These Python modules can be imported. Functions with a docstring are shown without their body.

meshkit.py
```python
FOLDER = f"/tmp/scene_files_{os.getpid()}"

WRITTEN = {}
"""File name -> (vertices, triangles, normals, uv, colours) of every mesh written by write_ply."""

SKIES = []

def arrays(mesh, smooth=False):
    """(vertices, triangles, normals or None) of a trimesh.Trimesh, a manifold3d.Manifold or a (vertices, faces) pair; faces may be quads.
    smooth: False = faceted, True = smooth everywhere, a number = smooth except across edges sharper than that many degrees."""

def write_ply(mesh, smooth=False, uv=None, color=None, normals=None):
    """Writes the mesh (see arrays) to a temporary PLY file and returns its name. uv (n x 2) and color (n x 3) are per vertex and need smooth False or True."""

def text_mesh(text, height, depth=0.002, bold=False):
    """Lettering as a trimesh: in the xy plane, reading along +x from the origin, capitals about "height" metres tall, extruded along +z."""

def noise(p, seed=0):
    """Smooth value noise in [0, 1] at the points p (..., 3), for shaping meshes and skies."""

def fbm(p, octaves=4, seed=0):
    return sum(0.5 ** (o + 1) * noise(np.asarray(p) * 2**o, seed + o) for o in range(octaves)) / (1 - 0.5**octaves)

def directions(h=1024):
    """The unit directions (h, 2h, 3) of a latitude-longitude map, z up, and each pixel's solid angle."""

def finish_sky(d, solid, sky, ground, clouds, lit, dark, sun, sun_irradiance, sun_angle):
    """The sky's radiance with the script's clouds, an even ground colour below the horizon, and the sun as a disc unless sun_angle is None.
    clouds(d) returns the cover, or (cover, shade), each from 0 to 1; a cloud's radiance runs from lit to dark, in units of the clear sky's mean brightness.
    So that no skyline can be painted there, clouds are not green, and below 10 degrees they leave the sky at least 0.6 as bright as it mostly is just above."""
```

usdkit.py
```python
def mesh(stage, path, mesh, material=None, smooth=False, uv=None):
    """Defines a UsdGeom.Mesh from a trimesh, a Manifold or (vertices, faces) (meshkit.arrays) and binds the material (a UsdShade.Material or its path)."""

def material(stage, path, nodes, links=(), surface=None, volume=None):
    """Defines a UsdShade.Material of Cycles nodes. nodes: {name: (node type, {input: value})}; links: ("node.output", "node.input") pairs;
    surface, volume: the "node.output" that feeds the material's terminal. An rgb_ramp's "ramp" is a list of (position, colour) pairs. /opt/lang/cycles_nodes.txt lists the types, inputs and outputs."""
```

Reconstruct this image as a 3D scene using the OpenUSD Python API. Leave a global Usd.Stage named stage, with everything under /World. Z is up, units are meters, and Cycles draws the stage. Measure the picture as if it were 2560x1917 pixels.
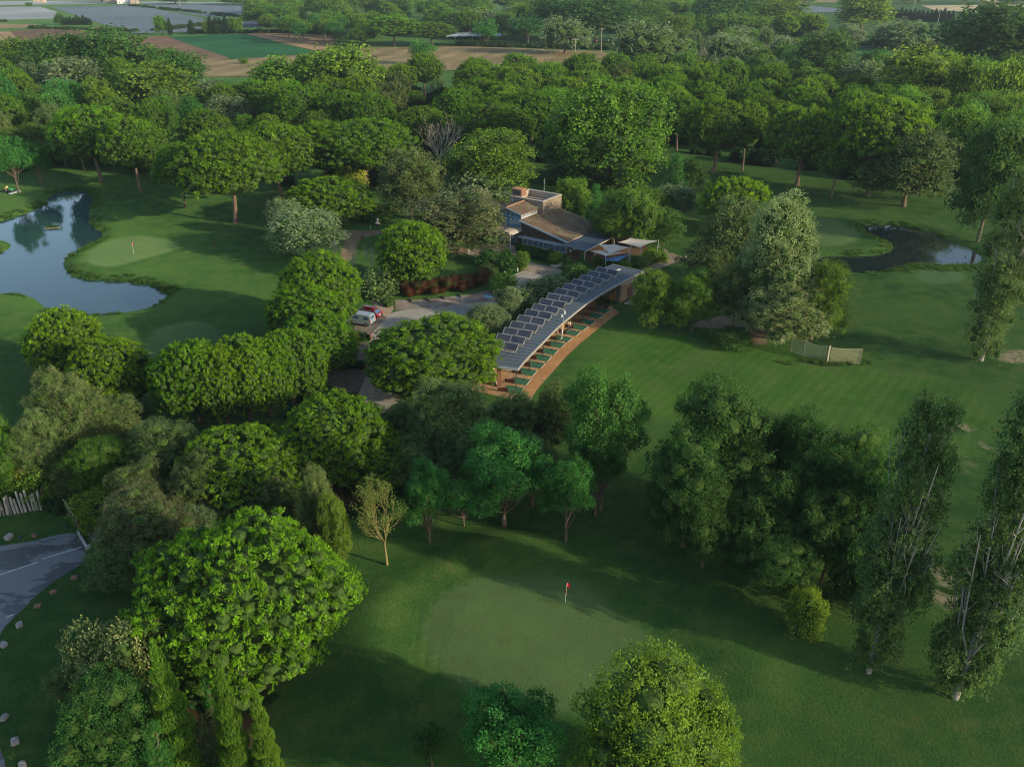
import math, random
import numpy as np, trimesh, shapely, manifold3d as m3
from shapely.geometry import Polygon, LineString, box
import usdkit, meshkit
from pxr import Usd, UsdGeom, UsdLux, UsdShade, Gf, Sdf, Vt

stage = Usd.Stage.CreateInMemory()
UsdGeom.SetStageUpAxis(stage, 'Z'); UsdGeom.SetStageMetersPerUnit(stage, 1.0)
UsdGeom.Xform.Define(stage, '/World'); UsdGeom.Scope.Define(stage, '/World/Looks')

# ---------------------------------------------------------------- camera, sky, sun, exposure
TILT, EYE = math.radians(26.9), 50.4
cam = UsdGeom.Camera.Define(stage, '/World/camera')
ct, st = math.cos(TILT), math.sin(TILT)
cam.AddTransformOp().Set(Gf.Matrix4d(1, 0, 0, 0, 0, st, ct, 0, 0, -ct, st, 0, 0, 0, EYE, 1))
cam.CreateHorizontalApertureAttr(36.0); cam.CreateVerticalApertureAttr(36.0 * 766 / 1024)
cam.CreateFocalLengthAttr(36.0 * 2080 / 2560)
cam.CreateClippingRangeAttr(Gf.Vec2f(1.0, 8000.0)); cam.CreateFStopAttr(0.0)
cam.CreateExposureAttr(1.12)
SUN_EL, SUN_DIR = math.radians(17.0), (0.906, -0.423)
sx, sy, sz = SUN_DIR[0] * math.cos(SUN_EL), SUN_DIR[1] * math.cos(SUN_EL), math.sin(SUN_EL)
sky_mat = usdkit.material(stage, '/World/Looks/sky_light', {
    'sky': ('sky_texture', {'sky_type': 'single_scattering', 'sun_disc': False, 'sun_elevation': SUN_EL, 'sun_rotation': math.atan2(sx, sy), 'altitude': 60.0, 'air_density': 1.0, 'aerosol_density': 1.0, 'ozone_density': 1.0}),
    'bg': ('background_shader', {'strength': 0.13})}, [('sky.color', 'bg.color')], surface='bg.background')
dome = UsdLux.DomeLight.Define(stage, '/World/sky'); dome.CreateIntensityAttr(1.0)
UsdShade.MaterialBindingAPI.Apply(dome.GetPrim()).Bind(sky_mat)
dome.GetPrim().SetCustomDataByKey('kind', 'structure')
sun = UsdLux.DistantLight.Define(stage, '/World/sun')
zx = Gf.Vec3d(sx, sy, sz); xx = Gf.Cross(Gf.Vec3d(0, 0, 1), zx).GetNormalized(); yx = Gf.Cross(zx, xx)
sun.AddTransformOp().Set(Gf.Matrix4d(xx[0], xx[1], xx[2], 0, yx[0], yx[1], yx[2], 0, zx[0], zx[1], zx[2], 0, 0, 0, 80, 1))
sun.CreateIntensityAttr(0.85); sun.CreateAngleAttr(0.55); sun.CreateNormalizeAttr(True); sun.CreateColorAttr(Gf.Vec3f(1.0, 0.83, 0.58))

# ---------------------------------------------------------------- helpers
used = {}
def numbered(path):
    n = used.get(path, 0); used[path] = n + 1
    return path if n == 0 else '%s_%03d' % (path, n)
def tag(p, label=None, cat=None, group=None, kind=None):
    p = p.GetPrim() if hasattr(p, 'GetPrim') else p
    for k, v in (('label', label), ('category', cat), ('group', group), ('kind', kind)):
        if v: p.SetCustomDataByKey(k, v)
    return p
def thing(name, label, cat, loc=(0, 0, 0), rotz=0.0, group=None, scale=None):
    x = UsdGeom.Xform.Define(stage, numbered('/World/' + name))
    x.AddTranslateOp().Set(Gf.Vec3d(*map(float, loc))); x.AddRotateZOp().Set(math.degrees(rotz))
    if scale is not None: x.AddScaleOp().Set(Gf.Vec3f(*map(float, scale)))
    return tag(x, label, cat, group)
def part(parent, name, mesh, mat, smooth=False, label=None, kind=None):
    base = str(parent.GetPath()) if parent is not None else '/World'
    m = usdkit.mesh(stage, numbered(base + '/' + name), mesh, M[mat], smooth)
    return tag(m, label, kind=kind)
def struct(name, mesh, mat, smooth=False, label=None):
    return tag(part(None, name, mesh, mat, smooth), label, kind='structure')
def copy_of(src, name, label, cat, loc, rotz=0.0, scale=(1, 1, 1), group=None):
    t = thing(name, label, cat, loc, rotz, group, scale)
    t.GetReferences().AddInternalReference(src); t.SetInstanceable(True)
    return t
def cat_(ms): return trimesh.util.concatenate([m for m in ms if m is not None])
def bx(x0, x1, y0, y1, z0, z1):
    return trimesh.creation.box(bounds=[[min(x0, x1), min(y0, y1), min(z0, z1)], [max(x0, x1), max(y0, y1), max(z0, z1)]])
def tm(man):
    m = man.to_mesh(); return trimesh.Trimesh(np.array(m.vert_properties[:, :3]), np.array(m.tri_verts), process=False)
def rbox(x0, x1, y0, y1, z0, z1, r=.02):
    "box with chamfered edges"
    pts = []
    for sx_, a, b in ((1, x0, x1),):
        for X, dx in ((x0, 1), (x1, -1)):
            for Y, dy in ((y0, 1), (y1, -1)):
                for Z, dz in ((z0, 1), (z1, -1)):
                    pts += [(X + dx * r, Y + dy * r, Z), (X + dx * r, Y, Z + dz * r), (X, Y + dy * r, Z + dz * r)]
    return trimesh.convex.convex_hull(np.array(pts))
def hullp(pts): return trimesh.convex.convex_hull(np.asarray(pts, float))
def tube(pts, rad, sides=6, caps=True):
    p = np.asarray(pts, float); rad = np.broadcast_to(np.asarray(rad, float), (len(p),))
    t = np.gradient(p, axis=0); t /= np.linalg.norm(t, axis=1, keepdims=True) + 1e-12
    ref = np.where(np.abs(t[:, 2:]) < .9, [[0, 0, 1.]], [[1., 0, 0]])
    a = np.cross(t, ref); a /= np.linalg.norm(a, axis=1, keepdims=True) + 1e-12; b = np.cross(t, a)
    g = np.arange(sides) * 2 * np.pi / sides
    v = (p[:, None] + rad[:, None, None] * (np.cos(g)[None, :, None] * a[:, None] + np.sin(g)[None, :, None] * b[:, None])).reshape(-1, 3)
    f = []
    for i in range(len(p) - 1):
        for j in range(sides):
            q = [i * sides + j, i * sides + (j + 1) % sides, (i + 1) * sides + (j + 1) % sides, (i + 1) * sides + j]
            f += [[q[0], q[1], q[2]], [q[0], q[2], q[3]]]
    if caps:
        n = len(v); v = np.vstack([v, p[0], p[-1]])
        for j in range(sides):
            f.append([n, (j + 1) % sides, j]); k = (len(p) - 1) * sides; f.append([n + 1, k + j, k + (j + 1) % sides])
    return trimesh.Trimesh(v, np.array(f), process=False)
def bar(a, b, r, sides=5): return tube([a, b], [r, r], sides)
def chaikin(p, n=2):
    p = np.asarray(p, float)
    for _ in range(n):
        q = np.roll(p, -1, 0); p = np.stack([.75 * p + .25 * q, .25 * p + .75 * q], 1).reshape(-1, 2)
    return p

# ---------------------------------------------------------------- materials
M = {}
def mat(name, nodes, links, surface='p.BSDF', volume=None):
    M[name] = usdkit.material(stage, '/World/Looks/' + name, nodes, links, surface=surface, volume=volume)
def plain(name, col, rough=.6, metal=0.0, spec=.5, var=.12, scale=6.0, bump=0.0, bscale=30.0, **kw):
    "a surface whose tone drifts with a noise, with fine relief"
    c = np.array(col)
    n = {'g': ('geometry', {}), 'n': ('noise_texture', {'scale': scale, 'detail': 4.0}), 'r': ('rgb_ramp', {'ramp': [(.25, tuple(c * (1 - var))), (.75, tuple(np.minimum(c * (1 + var), 1)))]}),
         'p': ('principled_bsdf', {'roughness': rough, 'metallic': metal, 'specular_ior_level': spec, **kw})}
    l = [('g.position', 'n.vector'), ('n.fac', 'r.fac'), ('r.color', 'p.base_color')]
    if bump:
        n['n2'] = ('noise_texture', {'scale': bscale, 'detail': 3.0}); n['b'] = ('bump', {'strength': 1.0, 'distance': bump})
        l += [('g.position', 'n2.vector'), ('n2.fac', 'b.height'), ('b.normal', 'p.normal')]
    mat(name, n, l)
GRASS = ((.020, .060, .014), (.035, .084, .019), (.054, .096, .023)); GRASS_PATCH = (.080, .092, .028)
def grass_nodes(k):
    "the colour of the open grass, so that other ground can thin out into it"
    a, b, c = GRASS
    n = {k + '1': ('noise_texture', {'scale': .05, 'detail': 3.0}), k + '2': ('noise_texture', {'scale': .35, 'detail': 5.0, 'roughness': .62}), k + '3': ('noise_texture', {'scale': 5.0, 'detail': 3.0, 'roughness': .7}), k + '4': ('noise_texture', {'scale': .22, 'detail': 5.0, 'roughness': .65, 'distortion': .4}),
         k + 'a': ('rgb_ramp', {'ramp': [(.35, a), (.62, b)]}), k + 'b': ('rgb_ramp', {'ramp': [(.42, (0, 0, 0)), (.68, (.8, .8, .8))]}), k + 'c': ('rgb_ramp', {'ramp': [(.25, (.66, .68, .62)), (.75, (1.28, 1.26, 1.2))]}), k + 'd': ('rgb_ramp', {'ramp': [(.62, (0, 0, 0)), (.76, (1, 1, 1))]}),
         k + 'm': ('mix', {'color2': c}), k + 'n': ('mix', {'mix_type': 'multiply', 'fac': 1.0}), k + 'o': ('mix', {'color2': GRASS_PATCH})}
    l = [('g.position', k + '1.vector'), ('g.position', k + '2.vector'), ('g.position', k + '3.vector'), ('g.position', k + '4.vector'), (k + '1.fac', k + 'a.fac'), (k + '2.fac', k + 'b.fac'), (k + '3.fac', k + 'c.fac'), (k + '4.fac', k + 'd.fac'),
         (k + 'a.color', k + 'm.color1'), (k + 'b.color', k + 'm.fac'), (k + 'm.color', k + 'n.color1'), (k + 'c.color', k + 'n.color2'), (k + 'n.color', k + 'o.color1'), (k + 'd.color', k + 'o.fac')]
    return n, l, k + 'o.color'
def ground_mat(name, cols, big=.05, mid=.35, fine=5.0, bump=.05, bscale=7.0, patch=None, rough=.9, stripes=None, spec=.04, blend=False):
    "grass or soil: three scales of colour noise, relief, optional patches and mowing stripes"
    a, b, c = cols
    n = {'g': ('geometry', {}), 'n1': ('noise_texture', {'scale': big, 'detail': 3.0}), 'n2': ('noise_texture', {'scale': mid, 'detail': 5.0, 'roughness': .62}), 'n3': ('noise_texture', {'scale': fine, 'detail': 3.0, 'roughness': .7}),
         'r1': ('rgb_ramp', {'ramp': [(.35, a), (.62, b)]}), 'r2': ('rgb_ramp', {'ramp': [(.42, (0, 0, 0)), (.68, (.8, .8, .8))]}), 'm1': ('mix', {'color2': c}),
         'r3': ('rgb_ramp', {'ramp': [(.25, (.66, .68, .62)), (.75, (1.28, 1.26, 1.2))]}), 'm2': ('mix', {'mix_type': 'multiply', 'fac': 1.0}),
         'b': ('bump', {'strength': 1.0, 'distance': bump}), 'nb': ('noise_texture', {'scale': bscale, 'detail': 4.0, 'roughness': .7}),
         'p': ('principled_bsdf', {'roughness': rough, 'specular_ior_level': spec, 'diffuse_roughness': .6})}
    l = [('g.position', 'n1.vector'), ('g.position', 'n2.vector'), ('g.position', 'n3.vector'), ('g.position', 'nb.vector'), ('n1.fac', 'r1.fac'), ('n2.fac', 'r2.fac'), ('r1.color', 'm1.color1'), ('r2.color', 'm1.fac'),
         ('n3.fac', 'r3.fac'), ('m1.color', 'm2.color1'), ('r3.color', 'm2.color2'), ('nb.fac', 'b.height'), ('b.normal', 'p.normal')]
    last = 'm2.color'
    if stripes:
        ang, sc, cs, dist = stripes
        n.update({'rot': ('mapping', {'rotation': (0, 0, ang)}), 'w': ('wave_texture', {'scale': sc, 'distortion': dist, 'detail': 2.0, 'detail_scale': .6}), 'rw': ('rgb_ramp', {'ramp': [(.3, cs[0]), (.7, cs[1])]}), 'm3': ('mix', {'mix_type': 'multiply', 'fac': 1.0})})
        l += [('g.position', 'rot.vector'), ('rot.vector', 'w.vector'), ('w.fac', 'rw.fac'), (last, 'm3.color1'), ('rw.color', 'm3.color2')]; last = 'm3.color'
    if patch:
        sc, lo, hi, col = patch
        n.update({'np': ('noise_texture', {'scale': sc, 'detail': 5.0, 'roughness': .65, 'distortion': .4}), 'rp': ('rgb_ramp', {'ramp': [(lo, (0, 0, 0)), (hi, (1, 1, 1))]}), 'm4': ('mix', {'color2': col})})
        l += [('g.position', 'np.vector'), ('np.fac', 'rp.fac'), ('rp.color', 'm4.fac'), (last, 'm4.color1')]; last = 'm4.color'
    if blend:
        gn, gl, glast = grass_nodes('x'); n.update(gn); l += gl
        n.update({'ed': ('attribute', {'attribute': 'edge'}), 'en': ('noise_texture', {'scale': 1.3, 'detail': 5.0, 'roughness': .7}), 'es': ('math', {'math_type': 'multiply_add', 'value2': .9, 'value3': -.45}), 'ea': ('math', {'math_type': 'add'}), 'er': ('map_range', {'range_type': 'smoothstep', 'from_min': .15, 'from_max': .75, 'clamp': True}), 'em': ('mix', {})})
        l += [('g.position', 'en.vector'), ('en.fac', 'es.value1'), ('ed.fac', 'ea.value1'), ('es.value', 'ea.value2'), ('ea.value', 'er.value'), ('er.result', 'em.fac'), (glast, 'em.color1'), (last, 'em.color2')]; last = 'em.color'
    l.append((last, 'p.base_color'))
    mat(name, n, l)
def leaf_mat(name, dark, light, transl=.40, hue=.02, val=.35, rough=.6, spec=.14):
    tone = name not in ('blossom', 'red_leaves', 'hedge_leaves', 'grass_blades')
    n = {'g': ('attribute', {'attribute': 'tone'}) if tone else ('geometry', {}), 'o': ('object_info', {}), 'r': ('rgb_ramp', {'ramp': [(0.0, dark), (1.0, light)]}),
         'hv': ('map_range', {'from_min': 0.0, 'from_max': 1.0, 'to_min': .5 - hue, 'to_max': .5 + hue}), 'wn': ('white_noise_texture', {'dimensions': '1D'}),
         'vv': ('map_range', {'from_min': 0.0, 'from_max': 1.0, 'to_min': 1 - val, 'to_max': 1 + val * .8}), 'h': ('hsv', {'saturation': 1.0, 'fac': 1.0}),
         'p': ('principled_bsdf', {'roughness': rough, 'specular_ior_level': spec}), 'tc': ('mix', {'mix_type': 'multiply', 'fac': 1.0, 'color2': (1.5, 1.35, .9)}), 't': ('translucent_bsdf', {}), 'mx': ('mix_closure', {'fac': transl})}
    l = [('g.fac' if tone else 'g.random_per_island', 'r.fac'), ('r.color', 'h.color'), ('o.random', 'hv.value'), ('o.random', 'wn.w'), ('wn.value', 'vv.value'), ('hv.result', 'h.hue'), ('vv.result', 'h.value'), ('h.color', 'p.base_color'), ('h.color', 'tc.color1'), ('tc.color', 't.color'), ('p.BSDF', 'mx.closure1'), ('t.BSDF', 'mx.closure2')]
    mat(name, n, l, surface='mx.closure')

ground_mat('grass', GRASS, bump=.10, bscale=4.0, patch=(.22, .62, .76, GRASS_PATCH))
ground_mat('green_grass', ((.052, .100, .036), (.066, .118, .042), (.062, .100, .036)), big=.12, mid=.5, fine=9.0, bump=.02, bscale=6.0, patch=(.3, .60, .74, (.056, .088, .030)), blend=True)
ground_mat('tee_grass', ((.044, .092, .034), (.054, .104, .040), (.056, .096, .038)), big=.12, mid=.5, fine=8.0, bump=.02, blend=True)
ground_mat('fringe_grass', ((.042, .098, .028), (.058, .120, .036), (.070, .125, .038)), big=.09, mid=.4, fine=6.0, bump=.04, bscale=6.0)
ground_mat('range_grass', ((.028, .080, .012), (.044, .102, .018), (.058, .100, .023)), big=.06, mid=.3, bump=.07, bscale=5.0, stripes=(math.radians(37), .22, ((.93, .95, .92), (1.06, 1.05, 1.05)), 2.5), patch=(.12, .56, .74, (.056, .080, .030)), blend=True)
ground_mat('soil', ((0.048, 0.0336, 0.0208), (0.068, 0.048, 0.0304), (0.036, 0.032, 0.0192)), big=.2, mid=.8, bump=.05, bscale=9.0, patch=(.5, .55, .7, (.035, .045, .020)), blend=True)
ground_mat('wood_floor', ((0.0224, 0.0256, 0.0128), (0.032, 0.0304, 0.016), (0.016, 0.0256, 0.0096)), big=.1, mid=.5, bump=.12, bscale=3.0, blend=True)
ground_mat('dirt', ((0.1275, 0.0975, 0.0675), (0.1725, 0.135, 0.0938), (0.105, 0.0825, 0.0525)), big=.15, mid=.9, bump=.03, bscale=12.0, blend=True)
ground_mat('sand', ((0.15, 0.1237, 0.0975), (0.1875, 0.1537, 0.1237), (0.12, 0.0975, 0.075)), big=.15, mid=.9, bump=.03, bscale=12.0, blend=True)
ground_mat('pale_dirt', ((0.189, 0.154, 0.105), (0.238, 0.196, 0.14), (0.14, 0.133, 0.077)), big=.3, mid=1.2, bump=.03, bscale=12.0, patch=(1.5, .5, .62, (.07, .10, .035)), blend=True)
ground_mat('wood_chips', ((0.255, 0.1387, 0.0638), (0.315, 0.18, 0.0863), (0.2025, 0.1087, 0.0525)), big=.3, mid=1.6, fine=14.0, bump=.03, bscale=22.0)
ground_mat('concrete', ((0.1692, 0.162, 0.1476), (0.198, 0.1908, 0.1764), (0.144, 0.1404, 0.1296)), big=.1, mid=.6, fine=16.0, bump=.006, bscale=30.0, rough=.75, spec=.4)
ground_mat('stained_concrete', ((0.15, 0.1387, 0.1237), (0.18, 0.1688, 0.1537), (0.0975, 0.075, 0.06)), big=.15, mid=.5, fine=16.0, bump=.008, bscale=30.0, patch=(.55, .50, .66, (.10, .06, .042)), rough=.8, spec=.3)
ground_mat('bay_asphalt', ((0.1, 0.092, 0.08), (0.124, 0.112, 0.1), (0.072, 0.06, 0.048)), big=.2, mid=.6, fine=16.0, bump=.008, bscale=30.0, patch=(.8, .55, .7, (.06, .045, .03)), rough=.85)
ground_mat('plaza_paving', ((0.1872, 0.1548, 0.126), (0.216, 0.1836, 0.1512), (0.1584, 0.1296, 0.1044)), big=.2, mid=.9, fine=12.0, bump=.008, bscale=20.0, rough=.8)
ground_mat('deck', ((0.08, 0.0496, 0.0336), (0.104, 0.064, 0.044), (0.056, 0.036, 0.024)), big=.2, mid=.9, fine=12.0, bump=.01, bscale=20.0)
ground_mat('pale_paving', ((0.1872, 0.1482, 0.1092), (0.2262, 0.1794, 0.1365), (0.156, 0.1248, 0.0897)), big=.2, mid=.9, fine=12.0, bump=.01, bscale=14.0)
ground_mat('terracotta', ((0.234, 0.1521, 0.0897), (0.273, 0.1833, 0.1131), (0.1872, 0.117, 0.0702)), big=.2, mid=.9, fine=12.0, bump=.008, bscale=20.0, rough=.75)
# asphalt with dry pale and damp dark areas
mat('asphalt', {'g': ('geometry', {}), 'mp': ('mapping', {'rotation': (0, 0, -.35), 'scale': (.55, 1.35, 1)}), 'n': ('noise_texture', {'scale': .33, 'detail': 7.0, 'roughness': .62, 'distortion': .35}), 'r': ('rgb_ramp', {'ramp': [(.488, (0, 0, 0)), (.515, (1, 1, 1))]}),
    'n2': ('noise_texture', {'scale': 18.0, 'detail': 3.0}), 'r2': ('rgb_ramp', {'ramp': [(.3, (.120, .124, .130)), (.7, (.145, .149, .154))]}), 'r3': ('rgb_ramp', {'ramp': [(.3, (.040, .043, .048)), (.7, (.054, .057, .062))]}), 'm': ('mix', {}),
    'ro': ('rgb_ramp', {'ramp': [(0, (.5, .5, .5)), (1, (.8, .8, .8))]}), 'b': ('bump', {'distance': .006}), 'p': ('principled_bsdf', {'specular_ior_level': .4})},
    [('g.position', 'mp.vector'), ('mp.vector', 'n.vector'), ('n.fac', 'r.fac'), ('g.position', 'n2.vector'), ('n2.fac', 'r2.fac'), ('n2.fac', 'r3.fac'), ('r.color', 'm.fac'), ('r3.color', 'm.color1'), ('r2.color', 'm.color2'), ('m.color', 'p.base_color'), ('r.color', 'ro.fac'), ('ro.color', 'p.roughness'), ('n2.fac', 'b.height'), ('b.normal', 'p.normal')])
# pond water: deep greenish body under a clear rippled surface
for nm, body in (('pond_water', (.012, .030, .030)), ('dark_water', (.006, .010, .009))):
    mat(nm, {'g': ('geometry', {}), 'n': ('noise_texture', {'scale': 1.1, 'detail': 3.0}), 'b': ('bump', {'strength': .35, 'distance': .012}), 'p': ('principled_bsdf', {'base_color': body, 'roughness': .04, 'ior': 1.33, 'specular_ior_level': .5})},
        [('g.position', 'n.vector'), ('n.fac', 'b.height'), ('b.normal', 'p.normal')])
# fields
def field_mat(name, c1, c2, ang, rows, lo=.35, hi=.65, dist=.6, big=.02, patch=None, rough=.95, bump=.15):
    n = {'g': ('geometry', {}), 'rot': ('mapping', {'rotation': (0, 0, ang)}), 'w': ('wave_texture', {'scale': rows, 'distortion': dist, 'detail': 3.0, 'detail_scale': .4}), 'r': ('rgb_ramp', {'ramp': [(lo, c1), (hi, c2)]}),
         'n': ('noise_texture', {'scale': big, 'detail': 5.0, 'roughness': .6}), 'rn': ('rgb_ramp', {'ramp': [(.3, (.72, .74, .74)), (.7, (1.22, 1.2, 1.18))]}), 'm': ('mix', {'mix_type': 'multiply', 'fac': 1.0}), 'b': ('bump', {'distance': bump}), 'p': ('principled_bsdf', {'roughness': rough, 'specular_ior_level': .03})}
    l = [('g.position', 'rot.vector'), ('rot.vector', 'w.vector'), ('w.fac', 'r.fac'), ('g.position', 'n.vector'), ('n.fac', 'rn.fac'), ('r.color', 'm.color1'), ('rn.color', 'm.color2'), ('m.color', 'p.base_color'), ('w.fac', 'b.height'), ('b.normal', 'p.normal')]
    mat(name, n, l)
field_mat('film', (0.0866, 0.1114, 0.1279), (0.1196, 0.1444, 0.1588), math.radians(-8), .05, dist=3.0, big=.006, rough=.8, bump=.3)
field_mat('white_film', (0.186, 0.2046, 0.2046), (0.2325, 0.2465, 0.2465), math.radians(-5), .05, dist=3.0, big=.008, rough=.8, bump=.3)
field_mat('plough', (0.1013, 0.0638, 0.0435), (0.1425, 0.0938, 0.0638), math.radians(38), .32, dist=4.0, big=.03)
field_mat('plough_rows', (0.1237, 0.075, 0.0465), (0.1613, 0.1087, 0.0713), math.radians(62), .14, dist=2.0, big=.03)
field_mat('tan_soil', (0.225, 0.15, 0.0788), (0.27, 0.1875, 0.105), math.radians(50), .10, dist=3.0, big=.015)
field_mat('crop', (0.0165, 0.0788, 0.0315), (0.0255, 0.1013, 0.0413), math.radians(52), .35, dist=1.5, big=.02)
field_mat('dry_grass', (0.165, 0.1312, 0.0638), (0.2025, 0.1575, 0.0825), math.radians(10), .02, dist=9.0, big=.035)
field_mat('wheat', (0.285, 0.2475, 0.1425), (0.3375, 0.2925, 0.18), math.radians(5), .05, dist=4.0, big=.02)
field_mat('pasture', (0.0263, 0.0863, 0.0263), (0.0375, 0.1013, 0.0338), math.radians(5), .06, dist=6.0, big=.02)

# leaves
leaf_mat('pine_needles', (0.036, 0.088, 0.004), (0.185, 0.37, 0.014), hue=.012, val=.15, transl=.44)
leaf_mat('umbrella_needles', (0.03, 0.076, 0.005), (0.15, 0.3, 0.015), hue=.014, val=.2, transl=.44)
leaf_mat('olive_needles', (0.0324, 0.0468, 0.0158), (0.1216, 0.1536, 0.0512), hue=.015, val=.2)
leaf_mat('oak_leaves', (0.0317, 0.0605, 0.0158), (0.16, 0.2278, 0.0794), hue=.02, val=.25)
leaf_mat('tan_oak_leaves', (0.0346, 0.0533, 0.0187), (0.1856, 0.2112, 0.0922), hue=.015, val=.2)
leaf_mat('silver_leaves', (.045, .08, .034), (.20, .28, .135), hue=.015, val=.2)
leaf_mat('green_leaves', (0.025, 0.07, 0.007), (0.128, 0.265, 0.025), hue=.02, val=.3)
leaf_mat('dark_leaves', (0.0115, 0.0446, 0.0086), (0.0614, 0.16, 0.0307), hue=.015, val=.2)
leaf_mat('bright_leaves', (0.045, 0.1, 0.008), (0.19, 0.31, 0.032), hue=.015, val=.2)
leaf_mat('yellow_leaves', (0.1152, 0.144, 0.013), (0.3584, 0.3968, 0.0512), hue=.01, val=.12)
leaf_mat('ash_leaves', (0.013, 0.0662, 0.0115), (0.0691, 0.224, 0.041), hue=.015, val=.2)
leaf_mat('poplar_leaves', (0.0202, 0.0533, 0.0144), (0.1088, 0.192, 0.0576), hue=.012, val=.15)
leaf_mat('silver_poplar_leaves', (.09, .14, .05), (.27, .35, .15), hue=.01, val=.15)
leaf_mat('cypress_leaves', (0.036, 0.09, 0.0072), (0.1536, 0.288, 0.0307), hue=.012, val=.2)
leaf_mat('dark_cypress', (0.0072, 0.0202, 0.0101), (0.0282, 0.0614, 0.0282), hue=.012, val=.2)
leaf_mat('blossom', (.24, .25, .09), (.50, .48, .25), hue=.005, val=.1)
leaf_mat('red_leaves', (.15, .028, .016), (.60, .10, .06), hue=.02, val=.2)
leaf_mat('hedge_leaves', (.022, .058, .010), (.115, .175, .035), hue=.03, val=.2)
leaf_mat('grass_blades', (.050, .11, .022), (.15, .22, .055), hue=.02, val=.2)
leaf_mat('twig_leaves', (0.07, 0.115, 0.018), (0.18, 0.24, 0.05), hue=.01, val=.1)
def bark(name, c, s=9.0):
    c = np.array(c)
    mat(name, {'g': ('texture_coordinate', {}), 'mp': ('mapping', {'scale': (s, s, s * .25)}), 'n': ('noise_texture', {'scale': 1.0, 'detail': 4.0, 'roughness': .7}), 'r': ('rgb_ramp', {'ramp': [(.3, tuple(c * .6)), (.7, tuple(c * 1.35))]}), 'b': ('bump', {'distance': .04}), 'p': ('principled_bsdf', {'roughness': .9, 'specular_ior_level': .15})},
        [('g.object', 'mp.vector'), ('mp.vector', 'n.vector'), ('n.fac', 'r.fac'), ('r.color', 'p.base_color'), ('n.fac', 'b.height'), ('b.normal', 'p.normal')])
plain('inner_foliage', (.030, .060, .012), .95, spec=.1, var=.4, scale=4.0)  # dark green of the solid crown cores, standing in for shade in the gaps
bark('pine_bark', (.125, .088, .066)); bark('oak_bark', (.10, .075, .055)); bark('pale_bark', (.21, .20, .18)); bark('dead_wood', (.34, .30, .22)); bark('yellow_twigs', (.17, .15, .06))

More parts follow.
